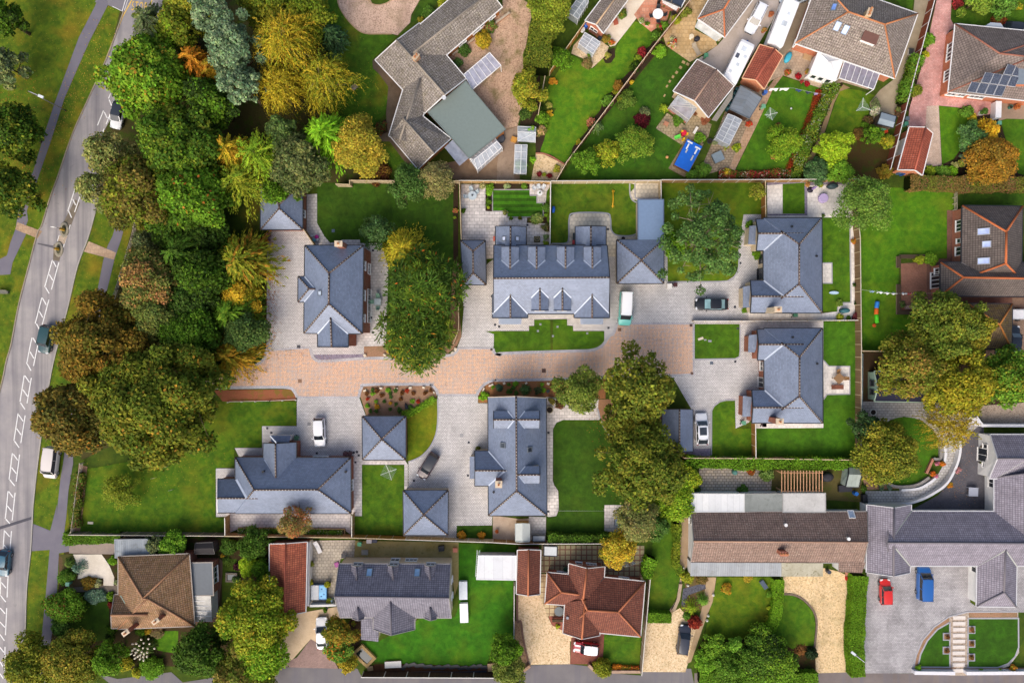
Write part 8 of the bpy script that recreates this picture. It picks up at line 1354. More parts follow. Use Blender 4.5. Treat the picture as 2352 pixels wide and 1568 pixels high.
chest('skip_box','white-rimmed vent box on the concrete path by the large bungalow','vent box','d1 1366 450',.62,.8,.5,'e0e0de',-5,'3a3c3a');chest('storage_box','stack of red brick pots at the brick outbuilding door','crate','c1 990 188',.6,.8,.4,'a85a44',15);chest('storage_box','small crate of tools by the greenhouse door','crate','c1 852 330',.5,.5,.6,'2a3a44',30);chest('compost_bin','orange crate of timber beside the cold frame','crate','b1 2300 1220',.8,.7,.5,'c08a3c',-20);chest('storage_box','red toolbox on the gravel by the long hedge','toolbox','d4 808 652',.5,.5,.4,'c4281c',0,'a02018');chest('storage_box','pink-brown crate above the red toolbox','crate','d4 812 615',.6,.45,.4,'b07a64');chest('recycling_box','tipped green box with orange lid beside the garden shed','box','d1 1122 1122',.7,.6,.5,'2f6a4a',10,'5a9a7c');chest('recycling_box','orange and white crate on the slab before the garden shed','box','d1 1140 1155',.7,.35,.4,'d84a1c',15);chest('basin','white stone basin in the yard behind the cream house','basin','b4 992 424',.9,.65,.4,'b8b4a8',0,'8d8a80');chest('basin','square dark chimney-like planter at the corner of the cream house','planter','b4 806 455',.6,.6,.5,'d4d4d4',0,'2a2c34');chest('crate','terracotta-coloured crate by the hedge end behind the cream house','crate','b4 1785 405',.6,.55,.5,'c4745a')
chest('log_store','heap of folded black chairs behind the cream house','chair stack','b4 1662 392',.8,.7,.8,'26282c',8);chest('toy_box','stack of red and white toys in the yard behind the cream house','toys','b4 1030 328',.7,.5,.5,'b03a34',0,'d0c8c4');chest('toy_box','dark toy crate next to the red toys','toys','b4 1078 326',.7,.4,.4,'4a4a5a',0);chest('storage_box','toolbox pile beside the semi-detached north wing','toolbox','c2 625 640',.3,1.6,.7,'2a2f34',0,'3a4244');chest('storage_box','red and white box beside the north wing doorway','box','c2 624 672',.4,.5,.75,'b02a34',0,'d04a4c');chest('storage_box','red box beside the other north wing against the wall','box','b2 2130 640',.35,.6,.7,'b84a34',0,'c8604a')
chest('timber_stack','stack of planks on the soil trench','timber stack','b4 1240 1405',2.4,.9,.4,'7a5238',3,'d8d4cc');chest('timber_stack','pallet of pale slats at the trench end','pallet','b4 2115 1430',1.5,1.1,.4,'8a6a48',4,'b09068');chest('timber_stack','flat timber offcuts at the raised pond fence','timber stack','b4 1040 1440',.8,.6,.3,'8a7450',10);chest('bag','crumpled plum plastic sheet at the slab patio edge of the cream house','bag','b4 748 532',.6,.65,.25,'9a4a8a',20)
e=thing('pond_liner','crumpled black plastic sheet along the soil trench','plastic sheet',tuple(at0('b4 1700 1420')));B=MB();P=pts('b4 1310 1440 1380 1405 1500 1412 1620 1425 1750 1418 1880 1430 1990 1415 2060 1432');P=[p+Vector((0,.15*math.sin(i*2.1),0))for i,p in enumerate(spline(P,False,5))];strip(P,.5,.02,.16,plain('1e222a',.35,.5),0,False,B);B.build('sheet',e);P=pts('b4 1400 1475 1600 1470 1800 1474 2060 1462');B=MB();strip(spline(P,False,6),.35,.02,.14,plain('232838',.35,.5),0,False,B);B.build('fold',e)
e=thing('ladder','aluminium ladder leaning along the side of the storage container','ladder',tuple(at0('b4 1972 520')));A,Bp=at0('b4 1978 402',1.9),at0('b4 1962 636',1.9);B=MB();B.bar(A,Bp,.06,.08,plain('d0d4d8',.4));B.bar(A+Vector((.38,0,0)),Bp+Vector((.38,0,0)),.06,.08,plain('d0d4d8',.4))
for i in range(1,15):q=A.lerp(Bp,i/15);B.bar(q,q+Vector((.38,0,0)),.04,.04,plain('d0d4d8',.4))
B.build('rails',e)
for k in(0,1):q=A.lerp(Bp,.15+.7*k);B=MB();B.bar(q+Vector((.1,0,0)),q+Vector((.1,0,-1.8)),.05,.05,plain('b8923c'));B.build('stay',e)
e=thing('pergola','timber pergola with fourteen rafters over the flagstone corner','pergola',tuple(at0('d3 410 1260')));M=plain('d2a078',.8)
for x in(232,585):
 for y in(1185,1340):p=at0(f'd3 {x} {y}',2.2);B=MB();B.box(p.x-.07,p.x+.07,p.y-.07,p.y+.07,0,2.15,M);B.build('post',e)
for y in(1182,1342):B=MB();a,b_=at0(f'd3 225 {y}',2.2),at0(f'd3 592 {y}',2.2);B.bar(a,b_,.07,.16,M);B.build('beam',e)
for i in range(14):x=230+i*27.3;B=MB();B.bar(at0(f'd3 {x} 1163',2.36),at0(f'd3 {x} 1360',2.36),.07,.14,M);B.build('rafter',e)
def lamp(label,top,foot,head,h,col='b0b4b6'):
 p=at0(foot);e=thing('street_lamp',label,'street lamp',(p.x,p.y,0));B=MB();t=Vector((p.x,p.y,h));B.tube([(p.x,p.y,0),(p.x,p.y,1.2),t],[.1,.075,.05],plain('6a6a64',.5),8);B.build('column',e)
 q=at0(head,h+.1);B=MB();B.tube([t,t.lerp(q,.5)+Vector((0,0,.25)),q],.035,plain(col,.4),6);B.build('arm',e);d=(q-t);d.z=0;d.normalize();s=Vector((-d.y,d.x,0));B=MB();B.obox(q+d*.3,d*.38,s*.17,Vector((0,0,.07)),plain('cfd4d8',.4));B.obox(q+d*.3-Vector((0,0,.08)),d*.3,s*.13,Vector((0,0,.03)),plain('eceee8',.2));B.build('lantern',e)
lamp('tall street lamp on the verge between footpath and road','a1 235 795','a1 578 970','a1 340 838',8.0);lamp('short white lamp post in the long clipped hedge','','d4 826 1265','d4 872 1318',4.5,'e0e2e2')
def island(label,at,sign,sgl):
 e=base('traffic_island',label,'traffic island',at,0,0);B=MB();B.lathe([(.75,0),(.75,.12),(.68,.15)],concrete('9a9484','8a8474','4a4a30',.5),16,sx=.9,sy=1.55);B.build('kerb',e,True);B=MB();B.lathe([(.45,.152),(.45,.16)],plain('4a4a34',.9),14,sx=.8,sy=1.6);B.build('infill',e,True);B=MB();B.box(-.17,.17,-.17,.17,.15,1.0,plain('d0a01c',.4));B.box(-.1,.1,-.1,.1,1.0,1.15,plain('4a4a44'));B.build('bollard',e,True)
 if sign:B=MB();B.tube([(-.35,.1,.1),(-.35,.1,2.0)],.035,plain('8a8c8e'),6);B.build('pole',e,True);B=MB();B.box(-.65,-.1,.05,.12,1.6,2.2,plain('e6e6e4',.4));B.build('sign_plate',e,True)
island('traffic island with a yellow bollard and a white sign plate','a2 566 565',True,'');island('traffic island with a yellow bollard at the lower end of the refuge','a2 517 735',False,'')
STG='white edging stones round the bark beds'
def stone(at,w,d,h,rz,col='ddd0b8',label='pale limestone block at the rim of a bark bed beside the lane',g=STG):
 p=at0(at);b=MB();r=random.Random(str(at));Z=[(1,1),(-1,1),(-1,-1),(1,-1)];B0=[Vector((x*w/2*r.uniform(.85,1.1),y*d/2*r.uniform(.85,1.1),0))for x,y in Z];T=[Vector((v.x*r.uniform(.72,.92),v.y*r.uniform(.72,.92),h*r.uniform(.8,1.15)))for v in B0];m=plain(col,.9)
 b.face(T,m)
 for i in range(4):j=(i+1)%4;b.face([B0[i],B0[j],T[j],T[i]],m)
 o=b.build('edging_stone');o.location=(p.x,p.y,.04);o.rotation_euler=(0,0,math.radians(rz));tag(o,label,'stone',g)
for s in('b3 996 462 .5 .3 20','b3 1138 442 .5 .3 0','b3 1270 444 .55 .22 -5','b3 1392 440 .5 .35 3','b3 1510 438 .45 .35 -10','b3 1600 480 .2 .4 15','b3 996 155 .45 .4 25','b3 1168 152 .45 .35 -30','b3 1692 138 .4 .25 0','b3 1760 130 .5 .25 30','b3 1788 102 .5 .55 -20','b3 2030 460 .25 .8 -28','b3 2098 416 .8 .3 25','b3 2214 400 .35 .35 40','c3 12 400 .35 .35 10','c3 205 398 .35 .3 30','c3 398 404 .45 .35 -20'):q=s.split();stone(' '.join(q[:3]),float(q[3]),float(q[4]),.3,float(q[5]))
for i in range(10):y=992+i*51.5;solo('stepping_slab','wide white slab in the straight path between the two end lawns','stepping stone',f'd4 {1781 - i * .6} {y}',lambda b:b.box(-.92,.92,-.27,.27,0,.06,concrete('d8d0c8','c8c0b8','a8a29a',.3)),group='white path slabs')
for i,(x,y)in enumerate(((1582,548),(1618,565),(1556,595),(1522,638),(1490,676),(1462,716),(1438,758),(1416,840))):solo('stepping_stone','sandy stepping stone set in the dark lawn beside the brown-tiled garage','stepping stone',f'c1 {x} {y}',lambda b,i=i:b.box(-.25+.02*i,.25-.02*i,-.2,.2,0,.04,concrete('b09a6c','a08a5e')),rz=-30,group='stepping stones')
for i,(x,y,l)in enumerate(((1887,1097,'topmost of the three on the larger lawn'),(1887,1218,'middle of the three on the larger lawn'),(1885,1338,'undermost of the three on the larger lawn'),(1672,1157,'upper of the two on the small curved lawn'),(1670,1277,'lower of the two on the small curved lawn'))):
 e=base('square_planter',f'square kerbed bed, {l}','planter',f'd4 {x} {y}');B=MB();s=.5
 strip([Vector(v)for v in((-s,-s,0),(s,-s,0),(s,s,0),(-s,s,0))],.15,0,.14,plain('9a9ca2',.8),0,True,B);B.build('kerb',e,True);B=MB();B.box(-.42,.42,-.42,.42,.06,.1,MULCH);B.build('soil',e,True);p=e.location;leaf_mesh('plant',*broad((p.x,p.y,.08),.35,.35,('7a4a34','5a4a24','6a5a2c'),leaf=.12,nb=6,rs=.4)[:6],parent=e)
for a,c,l,w in(('b3 426 380','8a6a54','square brown inspection cover in the lane by the west drive',.55),('c3 360 290','5a4238','dark brown inspection cover in the lane by the bark bed',.6),('c2 1024 1438','7a5a44','brown inspection cover in the lane near the mint van',.5),('c3 1829 222','5a6470','grey inspection cover on the drive below the round-cornered lawn',.48),('b2 718 574','5a6a78','square slate-grey cover in the dark lawn',.45),('b3 415 80','4a4a50','square dark cover on the west drive at the lane kerb',.48),('c3 1657 313','6a5248','brown cover at the lane corner by the grey drive',.4),('c2 1648 1400','4a3a36','dark brown cover at the upper lane corner',.42),('b3 2103 104','4f423c','brown cover where the drive meets the lane kerb',.35),('b3 506 755','8a8a8c','recessed paved cover beside the white hatchback',.5),('b3 1842 855','9a9a9c','recessed paved cover in the pale drive of the two-way dormers',.52)):solo('inspection_cover',l,'inspection cover',a,lambda b,w=w,c=c:b.box(-w/2,w/2,-w/2,w/2,-.03,.012,plain(c,.8)))
for a in('b3 574 1010','b3 898 1006','b3 926 1000','b3 1904 916','b3 1897 1206','b3 1424 1252','b3 140 792','b3 176 832','b2 1065 746','b2 1065 1464','b2 1050 1334','c2 2080 856','c2 2033 1240','c2 926 1422','c3 2036 210','c3 400 832','c2 921 560','c2 217 524','b2 2108 1146','b2 2134 1396','b2 2170 1412','b3 912 1090','b3 940 1030','c3 400 1520','c2 2058 1428'):solo('drain_grate','small dark square drain grate let into the paving','drain grate',a,lambda b:b.box(-.16,.16,-.16,.16,-.03,.012,plain('34363f',.7)),group='drain grates')
for a in('b3 2150 540','c2 480 1413','c2 330 1392','c2 308 1450','c2 740 1470','c2 440 1495'):solo('drain_cover','small grey cover set in the front lawns of the semi-detached pair','inspection cover',a,lambda b:b.box(-.15,.15,-.15,.15,-.02,.02,plain('8a8f90',.8)),group='lawn covers')
for a,w,d,rz,l in(('c2 1732 1518',.8,.35,20,'white plank lying on the round-cornered lawn'),('c2 1772 1528',.35,.22,10,'small grey slab beside the white plank'),('c2 1812 1538',.5,.3,-5,'grey slab farther from the white plank on the lawn'),('a4 796 163',.8,.35,-2,'cream slab lying on the big west lawn')):solo('slab',l,'slab',a,lambda b,w=w,d=d:b.box(-w/2,w/2,-d/2,d/2,0,.08,plain('d8cdb4' if w>.7 else '9a9a98')),rz=rz)
for i,(x,y)in enumerate(((1453,1130),(1352,1226),(1503,1330))):
 e=base('croquet_hoop','white stake frame standing on the big west lawn','stake',f'a3 {x} {y}',group='white stakes');
 for k,(dx,dy)in enumerate(((-.35,-.08),(.35,.1))):B=MB();B.tube([(dx,dy,0),(dx*.3,dy*.3,.8)],.03,plain('d8cdb4'),5);B.build('stake',e,True)
for a,l in(('c4 1578 553','white garden statue at the end of the long bungalow'),('c4 1618 707','round white stone by the gravel bed'),('c4 1795 972','white stone at the lawn corner by the concrete path'),('c4 1785 1012','lower white stone at the lawn edge'),('c4 1840 790','white stone at the top of the lawn edge by the path')):solo('ornament',l,'ornament',a,lambda b:b.lathe([(.16,0),(.2,.15),(.12,.4),(.08,.5)],plain('e4e2da'),9))
solo('garden_ornament','dark bird-shaped sculpture in the bark bed','sculpture','b3 1358 600',lambda b:(b.tube([(-.1,.5,.4),(.0,.1,.35),(.1,-.3,.3),(.0,-.45,.25)],[.08,.22,.25,.1],plain('22252e',.6),8),b.tube([(0,0,0),(0,0,.3)],.06,plain('22252e'),6)))
